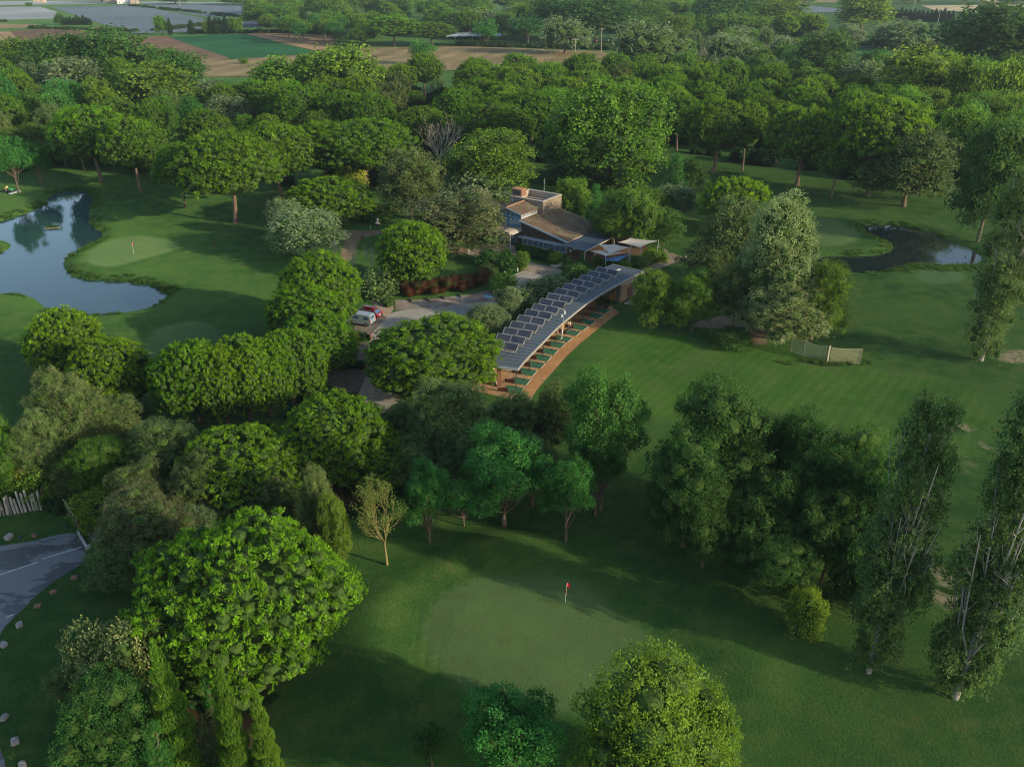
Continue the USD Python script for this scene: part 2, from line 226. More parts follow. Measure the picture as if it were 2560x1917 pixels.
KINDS = ['ash', 'broadleaf', 'bush', 'conifer', 'cypress', 'dead', 'dome_pine', 'flowering', 'holm_oak', 'mixed_pine', 'plane', 'poplar', 'silver_poplar', 'silver_tree', 'thin_ash', 'tuft', 'twiggy', 'umbrella_pine', 'willow']
TREES = [
(6,-20.4,49.2,12.7,16.5,'largest round stone pine, bright green, between the entrance road and the near green'),
(6,-59.4,100.7,9.7,9.7,'bright round stone pine at the near shore of the blue pond'),
(6,-48.9,90.8,9.8,9.9,'bright stone pine in front of the pond-shore pine, beside the fairway gap'),
(6,-38.0,88.4,10.7,9.5,'leftmost bright pine of the row between fairway and drive'),
(6,-32.1,89.2,10.7,9.3,'second pine from the left in the row between fairway and drive'),
(6,-27.6,93.2,10.2,9.0,'pine at the bend of the row between fairway and drive'),
(6,-25.8,100.7,9.3,10.3,'pine of the drive-side row standing level with the white van'),
(6,-28.9,108.2,10.5,10.9,'pine of the drive-side row just behind the pine by the white van'),
(6,-28.9,117.8,11.7,12.5,'farthest pine of the drive-side row, beside the bare dead branches'),
(6,-17.1,136.3,11.0,11.2,'round bright pine alone on the lawn before the red hedge'),
(6,-10.3,97.5,9.1,17.4,'broad bright pine crowding the near end of the driving range roof'),
(6,-18.7,76.2,9.6,11.6,'bright pine below the lower end of the grey drive'),
(6,-27.1,70.7,8.7,12.1,'broad bright pine in the middle of the near left tree belt'),
(6,-14.1,75.5,5.6,9.3,'bright pine behind the yellow-green twiggy tree'),
(9,-23.3,66.7,6.1,5.8,'olive-green pine with bare branches showing, behind the largest round pine'),
(6,-38.7,175.7,9.4,17.7,'low wide pine with pale forked stems behind the silver-leaved tree'),
(6,45.8,167.7,11.3,14.1,'bright dome pine behind the dark oak on the far lawn'),
(2,-23.8,111.5,2.4,2.4,'yellow-leaved shrub between the pines and the red car','shrub'),
(8,-48.0,78.6,11.7,8.3,'tall grey-green oak before the pond pines, left of the fairway gap'),
(8,-45.2,82.0,7.0,5.8,'smaller olive oak leaning on the tall grey-green oak'),
(8,-35.5,73.2,9.1,8.2,'round dull green oak in the middle of the left tree belt'),
(1,-42.5,72.9,7.1,7.0,'light green leafy tree above the wooden gate'),
(8,-45.7,71.6,4.5,3.4,'small olive tree at the right end of the log fence'),
(15,-50.7,73.5,5.4,2.8,'round yellow-leaved tree behind the log fence'),
(1,-52.2,72.9,9.1,4.8,'mid-green tree at the left picture edge above the log fence'),
(2,-41.5,68.0,4.0,4.6,'vivid green bush beside the brown gate post','bush'),
(2,-52.5,72.8,2.9,5.1,'ivy-green bush hanging over the log fence on its left','bush'),
(2,-48.7,72.9,4.3,4.7,'glossy bush with cream flowers hanging over the log fence','bush'),
(8,-33.5,61.5,8.2,8.4,'olive-tan oak beside the gate, left of the largest pine'),
(13,-29.6,64.5,5.2,3.9,'grey-leaved tree tucked between the olive-tan oak and the largest pine'),
(8,-34.6,59.1,5.9,6.4,'dark lower oak at the bend of the entrance road'),
(8,-17.7,62.4,10.4,3.8,'grey-green column of oak left of the yellow-green twiggy tree'),
(1,-15.8,60.0,9.2,2.9,'bright ivy-green tree right behind the largest round pine'),
(8,-27.1,65.7,4.5,4.0,'dark oak hidden between two pines of the left belt'),
(8,-6.9,77.7,11.4,8.2,'large oak with pale new leaves right of the lower drive'),
(8,0.1,80.3,8.6,7.5,'pale-topped oak at the near end of the driving range'),
(8,4.4,80.3,9.7,4.3,'dark narrow oak left of the tall feathery ash'),
(8,-12.5,80.9,6.8,5.0,'very dark oak at the lower end of the drive'),
(0,9.1,70.7,15.8,8.7,'tall feathery dark ash standing against the sunlit range lawn'),
(0,-0.8,67.7,10.2,9.9,"green ash with forked trunk in the middle of the green's far edge"),
(0,5.2,64.8,9.6,5.9,'slender ash with open branches, right of the forked ash'),
(0,-8.0,65.2,8.7,5.3,'leafy green ash beside the yellow-green twiggy tree'),
(0,-4.8,68.0,5.0,3.4,'small ash crown between the two leafy ashes'),
(16,-11.7,61.9,10.1,6.0,'yellow-green twiggy tree with bare fanned branches by the near green'),
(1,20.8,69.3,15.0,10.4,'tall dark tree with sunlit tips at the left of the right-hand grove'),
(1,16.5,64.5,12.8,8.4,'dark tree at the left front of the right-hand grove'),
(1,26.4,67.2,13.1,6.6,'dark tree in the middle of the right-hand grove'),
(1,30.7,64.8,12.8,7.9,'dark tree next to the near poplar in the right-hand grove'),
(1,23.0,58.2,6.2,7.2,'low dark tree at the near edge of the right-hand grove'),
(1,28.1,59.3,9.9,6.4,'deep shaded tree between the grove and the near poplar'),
(2,24.4,53.5,4.3,3.0,'small bright-leaved sapling at the grass edge under the right-hand grove','sapling'),
(11,28.4,48.7,24.5,4.8,'dark poplar with white limbs leaning over the near fairway'),
(11,34.0,46.0,26.4,5.6,'tall poplar with bare white limbs at the right picture edge'),
(11,66.3,106.4,26.9,7.0,'tallest poplar at the right edge beyond the netting'),
(12,39.5,116.6,21.1,11.8,'pale silver poplar of the group on the range lawn edge'),
(8,38.2,137.9,14.9,12.7,'dark olive oak left of the pale silver poplar'),
(1,44.4,113.1,12.0,9.0,'sunlit bushy tree right of the silver poplar by the netting'),
(12,40.0,113.1,10.7,11.8,'light green leafy tree in front of the silver poplar'),
(8,34.0,117.8,10.7,8.3,'grey oak with reddish forked trunks beside the sandy patch'),
(1,27.3,116.6,9.8,6.5,'slim young tree with visible stem left of the red-trunked oak'),
(1,21.5,118.4,9.2,6.9,'leafy green tree at the far end of the driving range'),
(1,24.6,117.8,7.7,5.8,'second leafy tree beside the far end of the driving range'),
(2,31.5,112.0,2.3,5.5,'low dark bush under the red-trunked oak','bush'),
(8,-10.3,156.8,11.7,19.1,'big grey-brown oak left of the clubhouse entrance'),
(8,-21.9,179.4,15.1,14.5,'dark green oak behind the trolley lawn'),
(1,-5.0,199.2,14.8,19.7,'leafy light green tree right of the bare dead tree'),
(2,-7.7,189.2,7.2,12.7,'olive-brown shrub behind the clubhouse oak','shrub'),
(1,12.6,173.3,10.1,7.1,'grey-green tree just right of the clubhouse tower'),
(3,17.1,168.8,9.9,5.1,'light feathery tree right of the clubhouse tower'),
(18,23.4,159.2,11.2,12.0,'drooping green tree behind the terrace sails'),
(1,43.3,200.7,8.2,7.5,'dark rounded tree on the far lawn left of the dome pine'),
(3,36.8,189.2,11.6,7.0,'pointed dark tree on the far lawn behind the dome pine'),
(13,34.6,175.7,8.7,8.5,'grey-leaved tree on the far lawn beside the dark rounded tree'),
(1,30.1,160.3,7.1,8.3,'dark bush-like tree between the terrace and the dome pine'),
(15,-38.1,197.7,7.9,5.8,'yellow-green tree behind the flagpoles'),
(2,-28.9,177.6,2.9,6.5,'low dark shrub left of the dark oak by the path','shrub'),
(13,-45.4,164.4,8.4,6.6,'smaller left crown of the silver-leaved pair by the fairway'),
(13,-38.8,152.0,9.3,12.9,'larger right crown of the silver-leaved pair by the fairway'),
(2,-22.5,132.5,4.6,6.8,'leaning grey-green shrub below the bare dead branches','shrub'),
(2,-4.4,149.1,2.7,4.7,'dark flowering bush left of the entrance steps','bush'),
(2,-1.2,152.6,1.7,2.0,'light bush in front of the entrance porch','bush'),
(2,-0.5,144.2,3.0,3.0,'dark round bush left of the paved plaza','bush'),
(2,1.7,145.8,3.1,2.7,'brown-green bush at the corner of the paved plaza','bush'),
(2,-4.4,143.3,1.9,3.5,'grey bush with pink blossom at the end of the red hedge','bush'),
(2,-1.6,134.0,3.5,4.2,'dense green bush between hedge and grid paving','bush'),
(2,7.0,133.2,3.3,5.5,'bushy olive near the far end behind the solar panels','bush'),
(2,4.4,131.9,2.9,4.9,'second olive bush behind the solar panels','bush'),
(2,1.7,125.2,3.8,4.1,'third olive bush behind the solar panels','bush'),
(13,-3.6,113.7,5.8,5.8,'large rounded olive tree behind the solar panels'),
(13,-0.7,121.7,5.5,4.6,'olive tree between the rounded olive and the bush row'),
(2,10.4,145.8,2.4,2.0,'dark shrub with twisted stems at the plaza edge','shrub'),
(3,12.8,146.8,2.9,1.8,'small upright tree before the terrace'),
(2,11.7,140.9,2.3,4.5,'dark shrub mass before the terrace steps','shrub'),
(2,15.9,147.0,1.8,1.6,'light green shrub by the terrace sail post','shrub'),
(2,20.2,146.2,1.4,3.2,'trimmed mound shrub behind the range roof','shrub'),
(2,18.1,148.1,1.2,1.6,'small bright shrub under the blue sail','shrub'),
(2,26.3,150.4,2.2,3.3,'low green shrub at the terrace garden corner','shrub'),
(2,28.3,149.9,1.9,2.2,'round green shrub at the path bend','shrub'),
(2,24.0,147.3,2.0,2.7,'grey shrub on the terrace garden slope','shrub'),
(2,22.8,147.8,1.5,1.8,'reddish dark shrub on the terrace garden slope','shrub'),
(2,8.0,148.6,2.0,2.2,'rounded light green bush at the end of the facade planting','bush'),
(0,-118.8,210.1,10.4,7.0,'small single tree at the pond head on the left lawn'),
(17,-116.0,227.7,15.8,11.1,'leftmost umbrella pine by the left lawn'),
(17,-105.1,213.4,18.3,19.1,'broad umbrella pine with leaning trunk left of the twin trunks'),
(17,-90.9,203.0,17.1,15.5,'umbrella pine whose tall trunk ends at the lawn edge'),
(17,-81.8,229.6,14.5,13.4,'umbrella pine behind the wide front pine'),
(17,-75.3,189.2,14.0,10.7,'low-crowned pine with dark trunk left of the wide front pine'),
(17,-59.8,176.4,18.5,21.8,'widest umbrella pine standing forward on the left lawn'),
(17,-54.4,194.8,17.3,19.0,'umbrella pine with reddish trunk right of the widest one'),
(17,-45.1,203.8,15.8,16.9,'umbrella pine at the right end of the left lawn row'),
(17,-36.2,203.8,16.4,25.8,'large umbrella pine left of the bare dead tree'),
(17,-80.2,257.3,9.3,7.3,'small round pine behind the left lawn row'),
(17,-72.6,255.0,9.9,8.9,'second small pine behind the left lawn row'),
(17,-65.7,255.0,9.1,8.4,'third small pine behind the left lawn row'),
(0,-120.3,202.2,13.3,7.9,'dark leafy tree at the left edge near the mower'),
(17,-25.9,243.8,13.4,13.8,'umbrella pine behind the bare dead tree'),
(17,-5.0,229.6,16.8,21.3,'umbrella pine behind the leafy tree beside the dead tree'),
(17,5.9,255.0,16.5,20.0,'umbrella pine left of the giant plane tree'),
(10,22.9,206.1,25.2,30.9,'giant rounded plane tree beyond the clubhouse'),
(17,-36.3,324.5,7.1,7.2,'tiny umbrella pine on a thin trunk in the middle wood'),
(3,19.3,211.8,11.6,5.5,'dark cypress-like tree against the giant plane tree'),
(2,11.6,211.8,3.3,8.5,'low dark shrub left of the giant plane tree foot','shrub'),
(2,22.5,206.9,4.9,6.2,'shrub at the right foot of the giant plane tree','shrub'),
(5,-19.1,220.4,16.7,12.0,'bare dead tree with pale branches between the pines'),
(17,53.8,224.0,18.2,19.8,'lone umbrella pine with pale straight trunk by the far lawn'),
(17,62.4,226.8,17.5,10.4,'thin umbrella pine with leaning trunk right of the lone pine'),
(17,71.7,209.3,18.4,19.1,'umbrella pine with hanging lower foliage and thick trunk'),
(17,85.6,199.2,22.0,23.6,'very wide umbrella pine on the right'),
(17,76.9,199.2,14.2,11.3,'shaded pine under the very wide umbrella pine'),
(8,90.1,189.2,17.4,20.6,'dark shaded tree before the very wide umbrella pine'),
(1,93.5,161.9,23.3,13.7,'tall leafy tree at the right edge behind the dark pond'),
(7,-27.6,43.2,10.3,6.3,'cream-blossomed tree by the entrance road'),
(8,-32.5,45.1,4.4,3.9,'dark-leaved lower tree left of the cream-blossomed tree'),
(1,-26.2,38.0,9.9,6.3,'dark green tree in front of the cream-blossomed tree'),
(4,-22.4,39.0,12.6,2.3,'leftmost cypress in the foreground, widest of them'),
(4,-17.8,37.1,13.1,1.8,'tall cypress in the middle foreground'),
(4,-15.9,37.1,10.6,1.7,'rightmost cypress beside the shaded grass'),
(4,-18.6,37.8,9.5,1.5,'short cypress touching the tall middle one'),
(3,-20.7,40.9,7.8,1.9,'small feathery conifer between the cypresses'),
(3,-23.0,37.1,7.8,3.8,'green conifer-like tree at the bottom edge left of the cypresses'),
(8,-20.4,39.9,5.8,2.4,'rust-tinged bush between the foreground cypresses'),
(2,-20.1,38.4,2.2,3.3,'pale green bush at the bottom edge by the cypresses','bush'),
(3,-25.1,37.1,6.0,2.2,'dark young tree at the bottom edge, far left of the cypresses'),
(0,-0.2,37.1,9.4,7.2,'dark tree with twisting bare branches at the bottom edge'),
(1,8.9,35.5,13.2,9.4,'large leafy tree with lit right side at the bottom edge'),
(1,12.9,37.8,9.1,3.6,'right part of the leafy clump at the bottom edge'),
(14,-5.6,40.0,4.0,2.1,'thin shaded sapling on the dark grass near the bottom','sapling'),
(8,-4.7,74.3,7.8,6.7,'dark oak filling the gap left of the pale-topped oak'),
(8,2.1,71.5,8.3,6.1,'dark oak between the pale-topped oak and the tall feathery ash'),
(8,-10.2,74.3,6.4,5.6,'deep shaded oak right of the pine behind the twiggy tree'),
(0,8.5,69.6,10.3,5.5,'low dark ash under the tall feathery ash'),
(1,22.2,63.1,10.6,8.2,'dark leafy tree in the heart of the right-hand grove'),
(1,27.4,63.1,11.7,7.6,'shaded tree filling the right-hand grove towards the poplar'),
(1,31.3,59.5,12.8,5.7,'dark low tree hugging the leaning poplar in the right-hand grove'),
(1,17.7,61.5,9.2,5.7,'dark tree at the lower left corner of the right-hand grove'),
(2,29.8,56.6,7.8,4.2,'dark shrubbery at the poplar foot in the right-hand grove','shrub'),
(8,-49.3,74.0,9.5,5.5,'olive-green oak between the fence trees and the tall grey-green oak'),
(8,-36.5,67.5,7.5,5.3,'dull oak between the gate tree and the round oak'),
(8,-30.7,68.0,8.0,6.2,'dark oak squeezed between the round oak and the broad pine'),
(6,-34.3,87.7,10.5,7.2,'pine between the first two of the row by the drive'),
(6,-29.8,90.0,10.0,7.5,'pine between the second and the bend of the row by the drive'),
(1,38.1,117.8,13.0,10.8,'dark green tree behind the light green leafy tree of the lawn group'),
(8,33.9,134.8,8.6,10.0,'dark low oak left of the lawn group'),
(1,20.0,160.3,8.6,9.1,'leafy tree between the clubhouse roof and the drooping tree'),
(1,29.4,172.2,8.2,8.5,'green tree behind the drooping tree'),
(5,-28.1,140.8,7.1,3.1,'bare pale dead shrub left of the lawn pine','shrub'),
(5,-25.1,143.2,5.9,2.7,'second bare dead shrub leaning right beside the lawn pine','shrub'),
(5,-32.5,147.2,5.3,2.3,'bare dead branches rising behind the drive-side pines','shrub'),
(0,-107.7,227.7,11.8,12.7,'slender tree behind the twin trunks of the left lawn row'),
(8,-95.9,224.0,10.1,13.2,'dull oak in the shade behind the left lawn pines'),
(1,-123.8,233.5,7.4,13.2,'leafy tree in the shade behind the leftmost umbrella pine'),
(0,-80.3,215.2,7.7,10.8,'slender tree left of and behind the wide front pine'),
(1,-134.7,235.5,10.5,13.9,'leafy tree behind the single tree at the pond head'),
(8,-41.9,208.5,9.5,11.3,'dark oak under the right end of the left lawn row'),
(1,-174.7,393.8,23.0,29.8,'big dark round tree standing above the left wood'),
(1,-199.0,393.8,21.5,23.4,'bright leafy tree left of the big dark round tree'),
(1,-242.0,439.9,16.2,20.2,'grey-green tree at the far left field corner'),
(13,-178.5,356.0,15.6,23.4,'pale silvery tree in front of the big dark round tree'),
(1,-136.2,356.0,17.5,22.3,'tree right of the big dark round tree by the ploughed field'),
(1,-125.9,310.6,17.4,25.4,'bright fresh green tree in the middle of the left wood'),
(1,-86.2,324.5,18.6,21.0,'lit leafy tree at the near edge of the dry field'),
(1,-62.9,324.5,23.6,27.0,'tall lit tree right of the dry field track'),
(13,-91.3,280.3,12.2,14.6,'grey feathery tree behind the small round pines'),
(16,-30.7,356.0,9.0,8.2,'reddish bare tree among the middle pines'),
(0,-48.7,481.6,11.8,14.8,'pale young tree standing in the dry field'),
(1,139.1,297.8,23.2,26.6,'bright lit plane tree behind the very wide umbrella pine'),
(1,146.2,280.3,22.1,13.6,'plane tree with pale stem, middle of the right-hand wood'),
(1,158.7,280.3,21.8,13.2,'plane tree at the right end of the right-hand wood'),
(1,234.1,433.6,31.7,51.6,'huge dark tree rising at the upper right edge'),
(1,144.2,410.0,20.9,26.4,'tall dark tree before the right green field'),
(13,151.2,374.0,12.6,18.8,'silvery willow left of the bright lit plane tree'),
(1,131.1,388.7,8.6,15.7,'fresh light green tree behind the right-hand pines'),
(18,245.4,565.7,15.9,35.9,'wide grey willow beyond the right green field'),
(18,108.2,439.9,17.0,27.1,'large soft grey-green tree right of the power pole'),
(5,103.1,466.9,11.4,12.0,'white bare tree in front of the soft grey-green tree'),
(1,157.3,634.8,16.6,35.1,'bright round tree above the soft grey-green tree'),
(1,207.7,706.0,23.8,43.7,'tall tree at the top edge left of the blue field'),
(1,282.8,730.5,29.6,40.0,'tall lit tree at the top edge right of the blue field'),
(1,161.0,683.1,28.9,46.7,'dark tall tree at the top edge above the bright round tree'),
(18,32.2,541.0,19.2,31.9,'pale-stemmed drooping tree left of the near power pole'),
(0,10.8,604.1,17.0,24.0,'pale-barked tree in the gap beyond the dry field'),
(1,32.6,647.9,27.0,38.0,'dark rounded tree behind the pale-barked tree'),
(1,57.5,616.0,28.2,50.5,'big dark tree behind the far power pole'),
(13,-29.7,675.8,18.1,33.8,'grey-green tree behind the glass roof'),
(0,-17.5,592.6,15.2,18.0,'thin bare-stemmed tree before the glass roof'),
(18,66.6,433.6,22.6,38.8,'broad pale willow right of the power poles'),
(1,104.3,722.2,21.0,33.7,'upright tree above the broad pale willow'),
(15,87.0,698.2,10.0,15.6,'yellow-green tree between power pole and willow'),
(17,-77.6,592.6,17.5,34.4,'far umbrella pine with pale forked trunk'),
(17,-53.2,598.3,13.9,33.5,'far umbrella pine at the left of the glass roof'),
(17,-98.0,587.0,11.0,17.6,'small far pine at the edge of the dry field'),
(17,-31.0,654.6,18.1,21.1,'far dark pine behind the glass roof'),
(1,-595.2,1125.4,4.8,7.2,'lone round bush-like tree on the far pale field'),
(1,-266.9,687.6,13.0,10.3,'leafy tree beside the far cypress at the plastic field'),
(4,-259.4,684.2,11.9,3.2,'slim dark cypress beside the leafy field tree'),
(4,-246.4,693.2,10.2,5.2,'stout dark cypress alone at the green crop edge'),
(1,-234.9,693.2,9.0,5.7,'left tree of the field clump by the green crop'),
(4,-231.5,693.2,12.7,4.7,'first cypress of the field clump by the green crop'),
(4,-227.1,693.2,12.3,4.7,'second cypress of the field clump by the green crop'),
(4,-224.8,695.5,11.7,3.9,'third cypress of the field clump by the green crop'),
(4,-220.6,695.5,14.2,3.8,'tallest cypress of the field clump by the green crop'),
(1,-213.7,697.8,12.0,10.7,'round tree at the right end of the field clump'),
(2,-147.2,487.0,3.4,4.0,'small bush at the near edge of the green crop','bush'),
(1,-400.1,800.0,8.4,7.8,'first tree from the left in the dark windbreak by the ploughed field'),
(4,-396.8,800.0,7.3,3.8,'second tree from the left in the dark windbreak by the ploughed field'),
(4,-393.4,800.0,6.4,3.9,'third tree from the left in the dark windbreak by the ploughed field'),
(4,-390.3,800.0,6.8,3.6,'fourth tree from the left in the dark windbreak by the ploughed field'),
(4,-387.3,800.0,5.9,3.5,'fifth tree from the left in the dark windbreak by the ploughed field'),
(4,-384.3,800.0,8.0,3.8,'sixth tree from the left in the dark windbreak by the ploughed field'),
(4,-381.6,800.0,6.4,3.7,'seventh tree from the left in the dark windbreak by the ploughed field'),
(4,-378.3,800.0,8.2,3.5,'eighth tree from the left in the dark windbreak by the ploughed field'),
(4,-375.7,800.0,6.4,4.0,'ninth tree from the left in the dark windbreak by the ploughed field'),
(4,-373.1,800.0,5.5,3.8,'tenth tree from the left in the dark windbreak by the ploughed field'),
(4,353.1,852.5,10.9,4.9,'first cypress from the left in the dark far row at upper right'),
(4,356.4,850.9,11.5,4.8,'second cypress from the left in the dark far row at upper right'),
(4,359.9,849.2,10.1,4.9,'third cypress from the left in the dark far row at upper right'),
(4,362.9,847.5,12.4,4.7,'fourth cypress from the left in the dark far row at upper right'),
(4,366.4,845.8,10.8,4.8,'fifth cypress from the left in the dark far row at upper right'),
(4,369.7,844.2,10.1,4.8,'sixth cypress from the left in the dark far row at upper right'),
(4,372.9,842.5,11.4,4.7,'seventh cypress from the left in the dark far row at upper right'),
(4,376.3,840.9,10.0,4.7,'eighth cypress from the left in the dark far row at upper right'),
(4,379.4,839.2,10.9,4.6,'ninth cypress from the left in the dark far row at upper right'),
(4,382.8,837.6,9.7,4.7,'tenth cypress from the left in the dark far row at upper right'),
(4,385.9,835.9,10.2,4.6,'eleventh cypress from the left in the dark far row at upper right'),
(4,389.0,834.3,11.3,4.5,'twelfth cypress from the left in the dark far row at upper right'),
(4,392.2,832.7,10.9,4.5,'thirteenth cypress from the left in the dark far row at upper right'),
(4,395.3,831.1,11.9,4.4,'fourteenth cypress from the left in the dark far row at upper right'),
(4,398.7,829.5,10.1,4.5,'fifteenth cypress from the left in the dark far row at upper right'),
(4,401.8,827.9,10.4,4.5,'sixteenth cypress from the left in the dark far row at upper right'),
(4,192.4,645.6,6.4,2.9,'first from the left of the clipped cypress screen behind the right wood'),
(4,194.7,645.6,6.4,2.9,'second from the left of the clipped cypress screen behind the right wood'),
(4,196.9,645.6,6.4,2.9,'third from the left of the clipped cypress screen behind the right wood'),
(4,199.2,645.6,6.4,2.9,'fourth from the left of the clipped cypress screen behind the right wood'),
(4,201.4,645.6,6.4,2.9,'fifth from the left of the clipped cypress screen behind the right wood'),
(4,203.7,645.6,6.4,2.9,'sixth from the left of the clipped cypress screen behind the right wood'),
(4,205.9,645.6,6.4,2.9,'seventh from the left of the clipped cypress screen behind the right wood'),
(4,208.1,645.6,6.4,2.9,'eighth from the left of the clipped cypress screen behind the right wood'),
]
